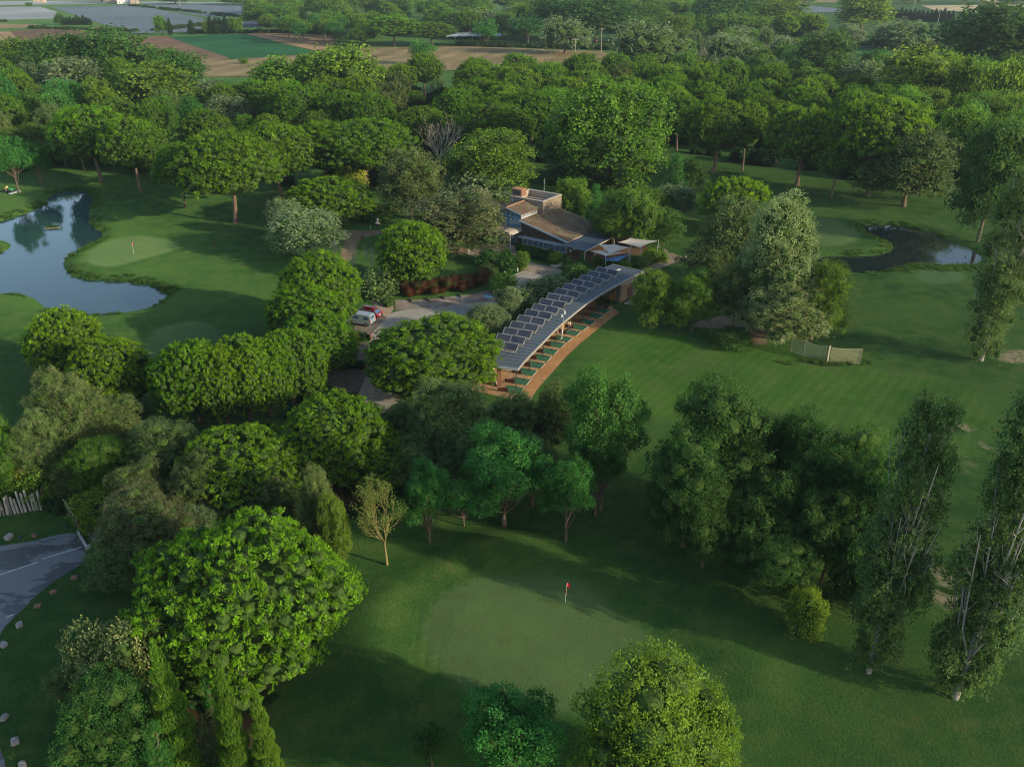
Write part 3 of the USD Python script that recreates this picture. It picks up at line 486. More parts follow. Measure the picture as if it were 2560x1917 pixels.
WOODS = [
('left wood','front',[(8,-147,245,12.4,9.0),(17,-153,259,14.7,12.6),(8,-135,252,13.4,9.6),(0,-142,271,14.5,8.9),(1,-123,274,11.3,12.9),(17,-107,255,13.9,9.8),(1,-110,272,12.6,9.5),(8,-115,290,12.2,10.7),(0,-94,254,15.2,8.8),(17,-96,288,13.9,9.4),(1,-77,281,12.1,11.3),(1,-69,268,13.9,10.0),(17,-57,253,11.0,11.8),(17,-63,285,11.0,11.1)]),
('left wood','middle',[(0,-174,298,14.9,8.5),(17,-182,323,13.0,12.4),(1,-155,279,12.9,11.0),(8,-165,309,11.0,8.0),(0,-153,297,14.7,10.8),(1,-157,321,11.1,13.7),(1,-140,296,15.1,9.3),(17,-133,284,12.1,11.0),(17,-153,345,15.9,9.8),(1,-137,311,15.5,10.6),(1,-143,334,14.7,14.0),(13,-112,326,11.1,13.1),(0,-103,313,11.1,10.1),(17,-95,303,11.6,10.3)]),
('left wood','back',[(17,-212,366,14.4,11.3),(1,-229,399,12.9,13.8),(17,-203,357,11.3,13.0),(17,-195,344,11.5,12.8),(13,-209,381,11.4,9.8),(8,-214,395,11.1,10.0),(17,-190,366,13.7,12.6),(13,-176,342,9.8,9.5),(1,-169,377,12.6,13.0),(17,-157,363,12.6,11.5),(1,-171,414,15.9,12.0),(1,-155,386,13.1,10.5),(1,-158,407,14.9,11.4),(13,-145,399,10.2,11.8)]),
('middle pine wood','front',[(17,-68,269,15.8,15.3),(17,-52,267,14.8,15.5),(17,-50,286,16.5,14.1),(17,-42,254,15.2,16.2),(9,-40,275,13.4,11.0),(17,-17,262,15.6,15.4),(17,-16,292,13.5,13.1),(17,-2,279,15.0,15.5),(17,-2,264,14.7,15.8),(1,14,266,15.6,13.1),(17,19,283,16.3,14.1),(17,47,288,13.2,12.8),(17,48,261,16.1,16.2)]),
('middle pine wood','second',[(17,-78,284,15.3,14.1),(17,-77,297,13.7,13.2),(17,-64,287,14.2,14.2),(17,-65,306,13.9,16.1),(9,-50,305,14.5,11.5),(9,-40,296,13.7,9.7),(17,-10,308,13.3,15.1),(17,1,299,15.1,16.1),(17,18,298,14.8,14.0),(9,27,310,13.2,11.9),(17,30,292,15.6,13.9),(17,41,303,14.5,13.3),(17,56,310,13.7,16.4)]),
('middle pine wood','third',[(17,-89,303,13.3,12.3),(17,-55,333,15.8,16.3),(9,-43,326,13.6,10.3),(17,-16,344,14.9,12.5),(17,-14,330,15.0,15.0),(17,-4,340,14.1,14.4),(17,2,319,15.6,15.9),(17,14,335,15.0,14.8),(1,15,321,13.4,13.3),(17,27,333,13.3,14.1),(9,39,317,16.0,10.3),(17,51,339,15.4,16.2),(17,57,325,15.7,14.1)]),
('middle pine wood','back',[(17,-81,358,16.4,15.8),(17,-44,350,13.6,12.2),(17,-36,363,16.1,15.2),(17,-14,361,14.8,13.9),(17,1,353,13.4,14.7),(17,3,368,15.6,16.2),(17,15,355,13.7,16.4),(17,29,367,15.8,15.3),(17,32,352,13.5,12.9),(17,44,375,15.3,14.7),(9,47,357,13.4,11.3)]),
('right pine wood','front',[(17,49,272,16.5,11.6),(17,51,285,14.5,15.5),(17,49,252,15.5,13.4),(17,64,285,14.6,12.4),(17,61,262,13.6,13.4),(17,79,285,13.7,15.8),(17,78,270,13.2,12.0),(17,79,250,13.7,14.1),(17,92,275,14.7,15.8),(17,91,262,14.8,11.6),(17,98,252,16.8,11.5),(17,107,266,14.9,15.3),(17,117,276,15.2,12.3)]),
('right pine wood','back',[(17,55,308,13.9,14.7),(1,64,339,14.8,15.0),(17,72,329,15.8,12.3),(17,72,299,15.6,11.1),(17,84,340,16.3,13.1),(17,85,298,13.9,15.5),(17,95,321,16.6,12.8),(17,96,287,15.5,12.7),(17,104,297,15.3,13.2),(17,111,316,13.2,14.5),(17,122,309,14.1,12.8),(17,116,292,13.1,15.8)]),
('right leafy wood','front',[(1,115,252,17.4,13.5),(1,112,235,15.2,13.4),(1,125,261,15.8,13.9),(1,130,249,15.9,11.2),(1,113,216,18.5,12.2),(0,121,226,17.5,10.3),(1,140,259,15.5,12.4),(1,131,234,17.9,12.4),(1,122,209,16.3,14.5),(1,141,240,17.2,11.0),(1,132,220,16.2,13.2)]),
('right leafy wood','back',[(1,128,287,14.5,13.0),(1,128,274,15.7,13.8),(1,140,287,14.3,11.4),(1,170,346,18.8,13.3),(1,166,324,18.2,12.3),(1,174,335,17.5,12.0),(1,164,305,18.3,14.8),(1,186,338,16.9,14.3),(1,152,268,14.0,12.8),(1,197,344,18.0,14.3)]),
('upper right wood','front',[(1,58,389,14.5,12.6),(1,75,390,14.3,10.5),(1,80,408,12.3,12.7),(18,96,432,9.6,13.9),(18,95,407,9.8,11.8),(18,94,385,12.1,13.6),(1,125,461,13.4,10.1),(1,114,411,11.5,11.0),(1,123,439,11.8,13.0),(1,103,357,12.9,11.0),(18,115,387,11.1,11.0),(1,134,426,9.6,10.5),(0,140,443,11.7,9.5),(1,129,399,11.1,12.9),(1,143,392,11.7,10.9),(1,176,435,11.1,12.7),(13,146,358,8.3,12.3),(0,159,385,14.9,9.3)]),
('upper right wood','back',[(1,96,489,13.0,10.3),(18,104,512,14.2,10.8),(18,116,529,9.1,10.4),(18,115,499,13.7,12.4),(1,128,541,13.1,11.5),(1,135,557,12.7,10.4),(13,130,513,11.7,14.4),(18,140,531,9.9,10.2),(1,153,558,12.2,13.9),(13,139,495,8.9,12.1),(18,154,542,14.0,11.5),(18,143,476,13.8,11.4),(13,167,551,9.3,14.5),(18,157,515,10.3,11.1),(1,143,460,12.5,14.5),(13,154,488,11.3,11.4),(1,173,533,9.4,11.6)]),
('far pine belt','front',[(17,-165,665,13.5,13.2),(17,-154,636,14.4,15.8),(0,-144,612,13.9,12.3),(17,-152,655,12.1,13.3),(0,-147,674,13.9,11.2),(17,-133,639,13.4,15.7),(17,-125,623,13.6,16.0),(0,-120,606,14.6,12.4),(17,-131,673,13.3,13.1),(0,-124,658,13.5,12.3),(17,-114,671,14.5,12.3),(17,-102,618,12.1,15.9),(17,-108,656,12.6,12.5),(17,-103,639,13.2,13.6),(17,-96,667,14.9,14.0),(17,-88,689,13.1,15.3)]),
('far pine belt','back',[(17,-189,699,13.1,13.0),(17,-193,717,12.0,15.5),(0,-174,685,12.3,11.6),(17,-171,701,12.1,12.0),(17,-175,720,12.3,14.5),(17,-153,705,13.5,12.2),(17,-142,690,13.8,15.4),(17,-148,725,14.9,15.5),(17,-138,711,13.9,14.3),(17,-131,728,14.5,14.4),(17,-121,687,14.5,14.0),(17,-115,703,13.7,13.2),(17,-113,732,13.7,12.4),(17,-104,690,14.3,14.1),(17,-91,706,13.9,12.8),(17,-92,732,14.8,13.3)]),
('far middle wood','front',[(17,-44,681,16.5,21.1),(1,-23,695,19.6,14.8),(1,-7,667,17.1,15.2),(13,2,640,14.5,15.1),(17,13,690,19.9,20.2),(1,92,644,14.7,14.6),(1,105,682,13.4,15.4),(1,110,604,18.7,21.0),(1,125,628,17.7,19.6),(1,140,676,13.5,17.9),(1,149,652,14.3,15.3),(13,150,596,12.0,21.1),(1,176,638,14.9,17.4),(17,185,612,17.4,17.3),(1,207,660,14.9,15.0),(17,208,626,17.0,19.2)]),
('far middle wood','back',[(1,-63,737,16.9,19.7),(1,-65,775,18.9,15.9),(1,-53,704,20.2,14.8),(1,-41,800,15.3,18.1),(1,-7,728,13.1,20.8),(13,-0,777,16.4,17.7),(1,-0,807,18.1,15.8),(1,8,749,19.4,15.8),(1,98,779,18.6,17.9),(1,107,803,19.7,14.2),(1,123,772,15.9,20.4),(1,126,746,13.1,17.1),(1,142,790,19.5,21.6),(17,164,777,20.9,21.2),(1,185,671,14.3,20.7),(1,222,681,14.3,16.1)]),
('top edge wood','front',[(1,-221,792,18.1,27.2),(1,-196,769,17.9,24.1),(1,-197,814,15.1,21.2),(1,-157,802,22.0,23.6),(1,-160,842,19.0,23.9),(17,-114,834,15.9,20.0),(1,-68,850,22.9,23.0),(1,-37,833,21.5,23.9),(1,6,870,15.3,24.1),(1,60,871,19.3,23.1),(1,101,847,20.8,23.0),(1,130,865,22.3,24.8),(1,142,826,19.8,20.7)]),
('top edge wood','middle',[(1,-238,852,20.2,21.1),(1,-221,898,15.3,20.4),(1,-205,853,16.9,20.1),(1,-178,874,20.5,23.0),(1,-165,906,22.5,25.0),(1,-110,877,18.8,24.9),(1,-115,934,19.8,24.5),(1,-85,904,16.4,21.2),(17,-31,901,17.9,23.3),(17,6,923,21.3,21.5),(1,33,891,21.4,20.9),(1,166,881,19.2,22.3),(17,260,874,22.7,26.2)]),
('top edge wood','back',[(1,-276,981,16.2,23.8),(17,-253,917,21.1,24.6),(1,-239,970,17.6,22.2),(1,-204,929,20.7,25.0),(1,-159,992,21.7,22.9),(1,-144,953,17.8,24.4),(1,-112,998,17.4,24.8),(1,-61,1029,16.4,21.4),(17,-9,1022,16.4,24.6),(1,24,975,17.7,20.9),(1,202,990,18.5,27.3),(1,251,970,22.6,21.6),(1,267,941,19.7,26.6)]),
('upper right hedgerows','',[(1,216,642,10.1,12.7),(13,206,610,8.4,11.5),(13,257,689,8.1,13.4),(13,247,659,8.0,11.5),(13,243,633,7.7,12.1),(13,233,609,6.2,10.6),(1,238,579,7.7,11.0),(13,277,670,8.4,10.4),(1,291,648,10.7,13.0),(13,266,569,6.1,13.0)]),
('horizon tree line','',[(1,-558,1244,13.3,31.1),(1,-442,1200,13.9,34.4),(1,-356,1167,14.7,32.4),(1,-301,1158,18.3,42.7),(1,385,1200,16.0,32.0),(1,520,1210,14.7,36.8),(1,602,1217,18.8,32.3),(1,664,1213,14.8,40.2)]),
]
POLY = {
 'pond_left': [(-112.4,179.0),(-111.0,182.8),(-109.9,187.3),(-109.4,193.1),(-112.2,199.2),(-112.6,206.0),(-109.1,206.8),(-105.3,205.2),(-101.0,199.9),(-98.3,192.7),(-96.4,186.6),(-92.1,177.8),(-89.0,173.1),(-86.3,170.8),(-84.5,166.4),(-84.3,162.7),(-84.9,159.1),(-86.1,155.2),(-85.1,150.6),(-81.9,145.7),(-78.1,141.9),(-73.5,141.1),(-67.6,140.2),(-62.6,137.9),(-59.4,134.9),(-58.6,132.6),(-59.2,129.1),(-61.0,127.0),(-63.1,126.0),(-65.2,125.0),(-68.0,124.6),(-70.7,126.0),(-73.5,126.6),(-75.7,127.0),(-78.7,129.8),(-82.1,133.4),(-85.1,134.1),(-88.2,134.9),(-94.0,133.4),(-105.8,153.3),(-100.2,156.7),(-100.0,159.1),(-100.8,162.2),(-103.1,164.2),(-105.0,165.5),(-113.5,166.4),(-116.8,171.9)],
 'pond_right': [(74.7,175.4),(78.1,176.8),(82.8,176.0),(86.1,174.2),(88.7,169.7),(89.7,164.2),(91.4,158.1),(90.8,153.3),(87.2,149.7),(80.9,148.8),(78.2,150.6),(74.9,149.7),(69.7,146.1),(64.3,144.9),(60.2,146.1),(58.8,149.7),(58.0,152.4),(59.6,154.7),(64.1,154.7),(68.7,154.7),(72.8,156.2),(76.3,160.1),(76.4,162.7),(75.1,167.5),(74.3,171.4)],
 'near_green': [(-7.6,53.8),(-6.9,56.5),(-5.4,58.6),(-2.9,60.0),(0.6,60.5),(4.2,60.4),(6.7,59.2),(8.0,56.9),(8.8,55.4),(11.1,53.3),(13.3,50.6),(15.3,48.0),(15.6,45.8),(13.9,44.3),(10.4,44.1),(5.5,44.6),(3.2,45.0),(-0.1,45.8),(-3.3,46.9),(-5.8,49.1),(-7.0,51.3)],
 'pond_green': [(-81.2,151.5),(-82.3,159.2),(-80.4,165.0),(-76.7,166.8),(-71.2,165.0),(-66.7,161.3),(-65.9,157.3),(-68.4,153.4),(-70.8,150.6),(-72.5,147.5),(-75.0,146.6),(-78.1,147.9)],
 'lower_green': [(-54.8,114.8),(-54.3,118.4),(-51.6,120.9),(-48.6,120.9),(-45.6,119.0),(-43.3,113.1),(-44.1,107.2),(-47.0,103.1),(-47.0,97.5),(-48.5,97.5),(-52.9,109.8)],
 'far_green': [(64.2,179.4),(71.1,179.4),(72.3,173.3),(71.8,166.6),(68.9,162.3),(64.3,159.8),(57.9,159.2)],
 'tee': [(72.4,142.7),(76.0,145.7),(80.9,146.0),(82.2,142.7),(78.5,137.9),(71.6,137.1)],
 'range_lawn': [(4.9,97.5),(10.4,110.2),(16.7,120.7),(22.7,119.8),(27.9,117.0),(36.9,113.5),(49.0,107.1),(62.3,103.3),(62.9,90.2),(52.5,75.8),(41.1,78.5),(34.2,90.2),(16.4,86.8),(8.3,90.2)],
 'road': [(-53.3,63.7),(-51.0,64.3),(-49.5,64.7),(-48.0,65.0),(-46.8,65.3),(-45.1,66.3),(-43.1,66.9),(-40.9,64.3),(-40.2,62.1),(-41.3,60.2),(-41.7,59.6),(-42.0,58.8),(-42.3,57.6),(-42.6,57.1),(-42.5,56.3),(-42.8,55.2),(-43.0,54.2),(-43.1,53.5),(-42.7,51.3),(-41.4,48.0),(-39.1,44.3),(-36.9,41.6),(-36.1,40.7),(-35.5,39.9),(-34.4,37.8),(-40.1,37.8),(-50.6,52.4)],
 'drive_lower': [(-42.2,67.3),(-40.1,64.2),(-35.1,65.6),(-28.3,71.9),(-21.0,78.5),(-12.7,88.1),(-15.7,91.4),(-22.0,83.5),(-29.4,75.8),(-36.7,69.8)],
 'drive': [(-18.9,125.5),(-12.3,126.4),(-8.0,127.8),(-4.3,129.5),(-2.0,130.1),(0.4,133.4),(1.9,131.3),(1.0,127.2),(-7.1,120.8),(-11.7,118.1),(-15.4,114.0),(-15.8,107.4),(-15.5,102.4),(-14.4,96.7),(-13.7,93.5),(-15.2,93.8),(-15.8,90.8),(-17.4,91.8),(-20.2,96.0),(-19.9,99.4),(-20.0,102.4),(-20.4,105.4),(-21.1,110.1),(-21.2,112.7),(-21.2,115.1),(-21.0,118.7),(-20.2,122.1)],
 'parking_strip': [(-19.5,130.1),(-17.1,129.9),(-13.4,130.5),(-9.7,131.8),(-6.4,132.8),(-4.3,129.5),(-8.0,127.8),(-12.3,126.4),(-18.9,125.5)],
 'disabled_bay': [(-6.4,132.8),(-3.2,135.5),(0.4,133.5),(-2.0,130.1),(-4.3,129.5)],
 'car_bay': [(-25.0,125.0),(-22.2,126.7),(-20.2,122.1),(-21.0,118.7),(-21.2,115.1),(-22.6,116.6),(-24.3,117.5)],
 'middle_bay': [(-24.7,112.8),(-21.2,112.7),(-21.1,110.1),(-20.4,105.4),(-24.6,104.9),(-25.4,105.9)],
 'lower_bay': [(-25.7,102.4),(-20.0,102.4),(-19.9,99.4),(-20.3,96.7),(-25.1,96.3),(-26.2,98.9)],
 'bay_divider': [(-24.6,104.8),(-20.4,105.2),(-20.0,102.5),(-25.7,102.5)],
 'sandy_path': [(-23.9,130.6),(-21.7,129.8),(-19.3,127.4),(-19.2,125.4),(-19.9,122.1),(-21.0,124.0),(-22.2,126.7)],
 'dirt_path': [(-38.3,172.4),(-36.8,171.7),(-32.3,169.7),(-26.9,170.4),(-24.2,170.4),(-23.9,168.1),(-26.6,167.4),(-30.6,164.9),(-31.0,162.2),(-30.5,155.7),(-30.4,149.2),(-32.5,150.3),(-33.5,158.6),(-34.1,165.2),(-36.5,169.1),(-37.8,169.7)],
 'terrace_path': [(22.4,144.2),(26.2,148.1),(28.9,150.9),(30.0,154.2),(29.7,157.0),(28.2,159.9),(29.4,159.9),(30.9,154.8),(32.2,153.4),(33.8,151.5),(33.3,149.7),(31.7,150.4),(30.2,148.8),(25.7,144.8),(23.7,142.3)],
 'plaza': [(2.7,150.9),(5.3,147.8),(7.5,147.0),(9.4,145.2),(8.9,143.0),(5.8,141.7),(1.9,144.7),(1.3,145.2),(2.0,147.0)],
 'grid_paving': [(-0.7,141.1),(1.9,144.4),(5.8,141.6),(3.4,136.2),(0.4,134.2)],
 'entrance_court': [(-8.0,156.4),(-6.8,159.0),(-3.5,161.1),(0.5,160.8),(0.7,156.4),(2.5,150.9),(-0.0,153.7),(-2.5,155.3),(-6.1,153.1)],
 'terrace_floor': [(10.1,154.2),(14.4,158.2),(21.6,166.6),(25.0,164.1),(27.2,159.3),(25.5,154.8),(21.7,152.6),(14.5,149.3),(10.3,149.3)],
 'oak_soil': [(-16.9,160.3),(-10.7,159.2),(-6.3,157.3),(-7.3,153.4),(-12.2,155.3),(-14.7,156.3)],
 'sandy_patch': [(27.6,119.3),(30.8,122.2),(38.4,124.8),(37.5,119.3),(33.0,117.8),(28.8,118.1)],
 'brown_path': [(37.2,119.7),(39.1,119.3),(38.5,114.3),(37.5,111.5),(34.9,112.0)],
 'left_belt_floor': [(-57.6,72.3),(-57.7,79.5),(-56.1,90.2),(-45.1,90.2),(-42.0,83.5),(-29.6,83.5),(-27.3,92.6),(-22.9,107.8),(-21.0,112.7),(-19.5,103.3),(-19.9,90.2),(-2.6,90.2),(-2.4,79.5),(-10.9,72.3),(-18.6,66.7),(-14.1,56.7),(-14.9,48.7),(-19.1,45.0),(-23.6,43.7),(-29.2,51.2),(-36.1,60.5),(-41.5,68.2)],
 'cypress_floor': [(-25.6,39.9),(-27.3,45.8),(-26.6,50.6),(-23.8,49.8),(-17.2,46.1),(-16.7,45.4),(-17.5,44.6),(-16.4,39.9)],
 'right_grove_floor': [(15.7,74.9),(23.7,79.5),(36.2,79.5),(37.9,70.6),(34.6,64.5),(26.2,63.1),(20.3,64.5)],
 'left_wood_floor': [(-264.5,420.2),(-151.7,420.2),(-116.3,332.0),(-74.3,343.6),(-47.2,249.8),(-40.6,210.9),(-54.5,200.6),(-72.0,213.9),(-89.4,222.8),(-105.5,220.1),(-127.9,235.9),(-127.5,220.1),(-139.2,209.0)],
 'middle_wood_floor': [(-106.9,369.2),(45.6,383.3),(64.3,340.0),(46.8,240.2),(20.6,212.4),(2.9,214.9),(-7.3,200.6),(-19.4,209.9),(-34.3,200.6),(-47.4,209.9),(-58.1,237.1),(-79.4,267.5)],
 'right_wood_floor': [(58.6,349.6),(155.7,369.2),(235.8,362.4),(125.0,180.2),(112.8,191.9),(95.0,198.4),(85.9,209.9),(73.8,224.4),(57.9,231.2),(41.5,240.2)],
 'far_wood_floor': [(-292.2,1024.5),(342.4,1097.0),(165.7,462.2),(184.5,442.1),(150.5,355.9),(111.5,352.1),(63.1,343.6),(45.6,383.3),(63.0,539.7),(-33.8,619.8),(-112.6,595.1),(-145.0,602.0),(-198.4,707.0)],
 'white_film_field': [(-653.6,1113.9),(-586.1,1131.3),(-506.6,1012.6),(-447.4,887.8),(-491.4,869.8),(-508.6,861.1)],
 'blue_film_field': [(-565.2,1116.8),(-481.6,1167.7),(-302.4,891.4),(-248.0,726.4),(-279.8,708.3),(-293.8,701.2),(-384.1,835.9),(-468.5,967.4)],
 'upper_film_field': [(-475.2,1173.9),(-359.3,1199.8),(-309.1,1075.4),(-265.9,929.9),(-307.6,916.1)],
 'right_film_field': [(-296.1,884.1),(-258.4,916.1),(-207.9,827.9),(-197.3,768.4),(-228.7,764.2),(-244.8,726.4)],
 'far_film_field': [(-767.6,1284.3),(-569.4,1303.4),(-535.1,1219.8),(-550.9,1193.2),(-692.0,1155.3)],
 'top_film_field': [(-524.1,1276.8),(-400.9,1254.8),(-368.7,1226.7),(-482.9,1193.2)],
 'ploughed_field_left': [(-404.3,726.4),(-395.9,739.0),(-354.1,775.4),(-304.3,691.0),(-250.9,548.3),(-303.6,548.3)],
 'ploughed_field': [(-302.0,687.6),(-276.1,671.2),(-259.1,674.4),(-163.9,519.5),(-167.0,508.0),(-174.7,484.1),(-232.1,520.8)],
 'tan_field_left': [(-418.9,704.7),(-402.1,721.5),(-354.0,644.6),(-307.1,548.3),(-321.1,534.2)],
 'tan_strip': [(-485.0,820.0),(-421.6,804.5),(-405.4,757.5),(-443.8,748.1)],
 'crop_field': [(-256.5,668.6),(-208.1,695.1),(-118.3,545.8),(-159.9,509.7)],
 'tan_field': [(-207.2,698.2),(-190.5,720.5),(-134.7,675.8),(-110.6,560.6),(-118.7,552.6)],
 'dry_field': [(-182.3,505.4),(-160.7,509.1),(-117.2,542.5),(-110.0,557.0),(-92.1,581.9),(-32.3,591.8),(56.2,557.0),(61.4,512.9),(38.7,479.5),(-25.3,458.0),(-105.9,432.7),(-158.6,427.3)],
 'right_crop_field': [(237.2,628.4),(242.4,598.3),(260.2,565.7),(266.4,541.0),(245.8,497.3),(221.5,489.4),(205.0,493.3),(209.4,550.6)],
 'right_film_strip': [(373.5,1209.7),(387.0,1049.4),(367.4,1005.6),(306.7,982.8)],
 'wheat_field': [(517.4,1155.3),(593.9,1167.7),(644.0,1186.7),(678.6,1186.7),(608.9,1062.2),(511.8,1007.9),(481.4,1036.9)],
 'pale_field_top': [(403.2,1319.1),(465.0,1307.3),(442.9,1244.1),(383.1,1244.1)],
 'pale_field_right': [(666.7,1307.3),(699.3,1319.1),(663.5,1244.1),(629.5,1226.7)],
 'bare_soil_one': [(54.0,88.8),(54.8,88.7),(55.5,87.7),(55.5,86.7),(54.5,87.1),(54.2,88.1)],
 'bare_soil_two': [(52.8,87.3),(53.5,87.1),(53.6,86.5),(52.7,86.5)],
 'bare_soil_three': [(55.1,84.4),(55.5,84.0),(55.6,82.6),(55.0,82.6),(54.8,83.5)],
 'bare_soil_four': [(51.0,79.7),(52.0,79.5),(51.9,79.2),(51.0,79.2)],
 'bare_soil_five': [(39.0,61.6),(40.2,61.2),(40.4,59.8),(39.4,58.2),(38.9,59.0)],
 'bare_soil_six': [(37.8,58.2),(39.1,57.5),(39.2,56.3),(38.2,55.8),(37.3,56.7)],
 'bare_soil_seven': [(68.6,107.7),(72.2,109.8),(76.0,109.3),(73.9,105.6),(69.5,105.6)],
}
TREES = [(KINDS[t[0]], *t[1:6], t[6] if len(t) > 6 else 'tree', None) for t in TREES]
ORD = ['first', 'second', 'third', 'fourth', 'fifth', 'sixth', 'seventh', 'eighth', 'ninth', 'tenth', 'eleventh', 'twelfth', 'thirteenth', 'fourteenth', 'fifteenth', 'sixteenth', 'seventeenth', 'eighteenth', 'nineteenth', 'twentieth', 'twenty-first', 'twenty-second', 'twenty-third', 'twenty-fourth', 'twenty-fifth', 'twenty-sixth', 'twenty-seventh', 'twenty-eighth', 'twenty-ninth', 'thirtieth', 'thirty-first', 'thirty-second', 'thirty-third', 'thirty-fourth', 'thirty-fifth', 'thirty-sixth', 'thirty-seventh', 'thirty-eighth', 'thirty-ninth', 'fortieth']
SORT = dict(broadleaf='leafy green tree', umbrella_pine='umbrella pine', ash='slender leafy tree', holm_oak='dull green oak', silver_tree='grey-green tree', willow='soft grey willow', mixed_pine='olive pine')
for wood, row, trees in WOODS:
    seen = {}
    for k, x, y, h, w in trees:
        k = KINDS[k]; seen[k] = seen.get(k, 0) + 1
        TREES.append((k, x, y, h, w, '%s, %s from left in the %s%s' % (SORT[k], ORD[seen[k] - 1], row + ' row of the ' if row else '', wood), 'tree', 'trees of the ' + wood))

# ---------------------------------------------------------------- the ground
X0, X1, Y0, Y1 = -165, 155, 6, 275
PND = {k: Polygon(chaikin(POLY[k], 2)) for k in ('pond_left', 'pond_right')}
WATER = -.6
gx, gy = np.meshgrid(np.arange(X0, X1 + 1.), np.arange(Y0, Y1 + 1.), indexing='ij')
GP = shapely.points(gx, gy)
def sdist(poly): return shapely.distance(poly.exterior, GP) * np.where(shapely.contains_xy(poly, gx, gy), -1, 1)
def sstep(a, b, x):
    t = np.clip((x - a) / (b - a), 0, 1); return t * t * (3 - 2 * t)
flat = shapely.union_all([Polygon(POLY[k]).buffer(.1) for k in ('drive', 'drive_lower', 'road', 'parking_strip', 'disabled_bay', 'car_bay', 'middle_bay', 'lower_bay', 'plaza', 'grid_paving', 'entrance_court', 'terrace_floor', 'terrace_path')] + [box(-8, 92, 27, 134), box(-10, 150, 27, 175)])
fm = sstep(0, 9, shapely.distance(flat, GP)) * sstep(2, 14, np.minimum.reduce([gx - X0, X1 - gx, gy - Y0, Y1 - gy]))
q3 = np.stack([gx, gy, 0 * gx], -1)
rel = (.9 * (meshkit.fbm(q3 / 24., 3, 3) - .5) + .22 * (meshkit.fbm(q3 / 6., 2, 8) - .5))
for k, amp in (('near_green', .85), ('pond_green', .7), ('lower_green', .5), ('far_green', .6), ('tee', .5)):
    d = sdist(Polygon(chaikin(POLY[k], 2)))
    ring = np.exp(-((d - 4.5) / 2.8) ** 2) * (meshkit.fbm(q3 / 11., 2, 21) * 1.7 - .35)
    inside = sstep(1.5, -3, d)
    rel = rel * (1 - .8 * inside) + amp * ring + .12 * inside
HT = rel * fm
for k, p in PND.items():
    d = sdist(p)
    HT = HT * sstep(1.0, 7, d) + np.where(d > 0, -.6 + .62 * sstep(-.2, 2.0, d) , -.6 - .9 * sstep(0, 2.2, -d)) * (1 - sstep(1.0, 7, d)) + 0 * d
def hz(x, y):
    x, y = np.asarray(x, float), np.asarray(y, float)
    i, j = np.clip(x - X0, 0, X1 - X0 - 1e-6), np.clip(y - Y0, 0, Y1 - Y0 - 1e-6)
    a, b = i.astype(int), j.astype(int); s, t = i - a, j - b
    h = np.where(s >= t, HT[a, b] * (1 - s) + HT[a + 1, b] * (s - t) + HT[a + 1, b + 1] * t, HT[a, b] * (1 - t) + HT[a, b + 1] * (t - s) + HT[a + 1, b + 1] * s)
    return np.where((x > X0) & (x < X1) & (y > Y0) & (y < Y1), h, 0.0)
def ground_mesh():
    nx, ny = gx.shape
    v = np.stack([gx, gy, HT], -1).reshape(-1, 3)
    i, j = np.meshgrid(np.arange(nx - 1), np.arange(ny - 1), indexing='ij'); a = (i * ny + j).ravel(); b, c, d = a + ny, a + ny + 1, a + 1
    f = np.vstack([np.stack([a, b, c], 1), np.stack([a, c, d], 1)])
    n = len(v); bx0, bx1, by0, by1 = -2600, 2600, -500, 3200
    w = np.array([[bx0, by0], [bx1, by0], [bx1, by1], [bx0, by1], [X0, Y0], [X1, Y0], [X1, Y1], [X0, Y1]], float)
    v = np.vstack([v, np.c_[w, np.zeros(8)]])
    g = np.array([[0, 1, 5], [0, 5, 4], [1, 2, 6], [1, 6, 5], [2, 3, 7], [2, 7, 6], [3, 0, 4], [3, 4, 7]]) + n
    return trimesh.Trimesh(v, np.vstack([f, g]), process=False)
struct('ground', ground_mesh(), 'grass', smooth=True)
def drape(poly, dz, blend=None):
    "a sheet laid on the ground along its own triangles; past the relief it is flat"
    if not isinstance(poly, Polygon): poly = Polygon(poly)
    poly = poly.buffer(0)
    if poly.geom_type != 'Polygon': poly = max(poly.geoms, key=lambda g: g.area)
    x0, y0, x1, y1 = poly.bounds
    if y0 >= Y1 - 1 or x1 < X0 or x0 > X1 or poly.area > 9000:
        cells = [poly]
    else:
        a, b = np.arange(math.floor(x0), math.ceil(x1)), np.arange(math.floor(y0), math.ceil(y1))
        A, B = np.meshgrid(a, b, indexing='ij'); A, B = A.ravel(), B.ravel()
        t1 = shapely.polygons(np.stack([np.c_[A, B], np.c_[A + 1, B], np.c_[A + 1, B + 1]], 1)); t2 = shapely.polygons(np.stack([np.c_[A, B], np.c_[A + 1, B + 1], np.c_[A, B + 1]], 1))
        tt = np.concatenate([t1, t2]); tt = tt[shapely.intersects(poly, tt)]
        cells = shapely.intersection(tt, poly)
    vs, fs, n = [], [], 0
    for c in cells:
        for g in getattr(c, 'geoms', [c]):
            if g.geom_type != 'Polygon' or g.area < 1e-4: continue
            xy = np.array(g.exterior.coords)[:-1]
            if not g.exterior.is_ccw: xy = xy[::-1]
            if len(xy) == 3: f = np.array([[0, 1, 2]])
            else: xy, f = trimesh.creation.triangulate_polygon(g, engine='earcut')
            e = np.cross(np.c_[xy[f[:, 1]] - xy[f[:, 0]], 0 * f[:, 0]], np.c_[xy[f[:, 2]] - xy[f[:, 0]], 0 * f[:, 0]])[:, 2]
            f = np.where(e[:, None] < 0, f[:, ::-1], f)
            vs.append(xy); fs.append(f + n); n += len(xy)
    xy = np.vstack(vs); f = np.vstack(fs)
    m = trimesh.Trimesh(np.c_[xy, hz(xy[:, 0], xy[:, 1]) + dz], f, process=False); m.merge_vertices(digits_vertex=4)
    if m.vertices[m.faces[0]].shape and np.cross(*(m.vertices[m.faces[0]][1:] - m.vertices[m.faces[0]][0]))[2] < 0: m.invert()
    return m
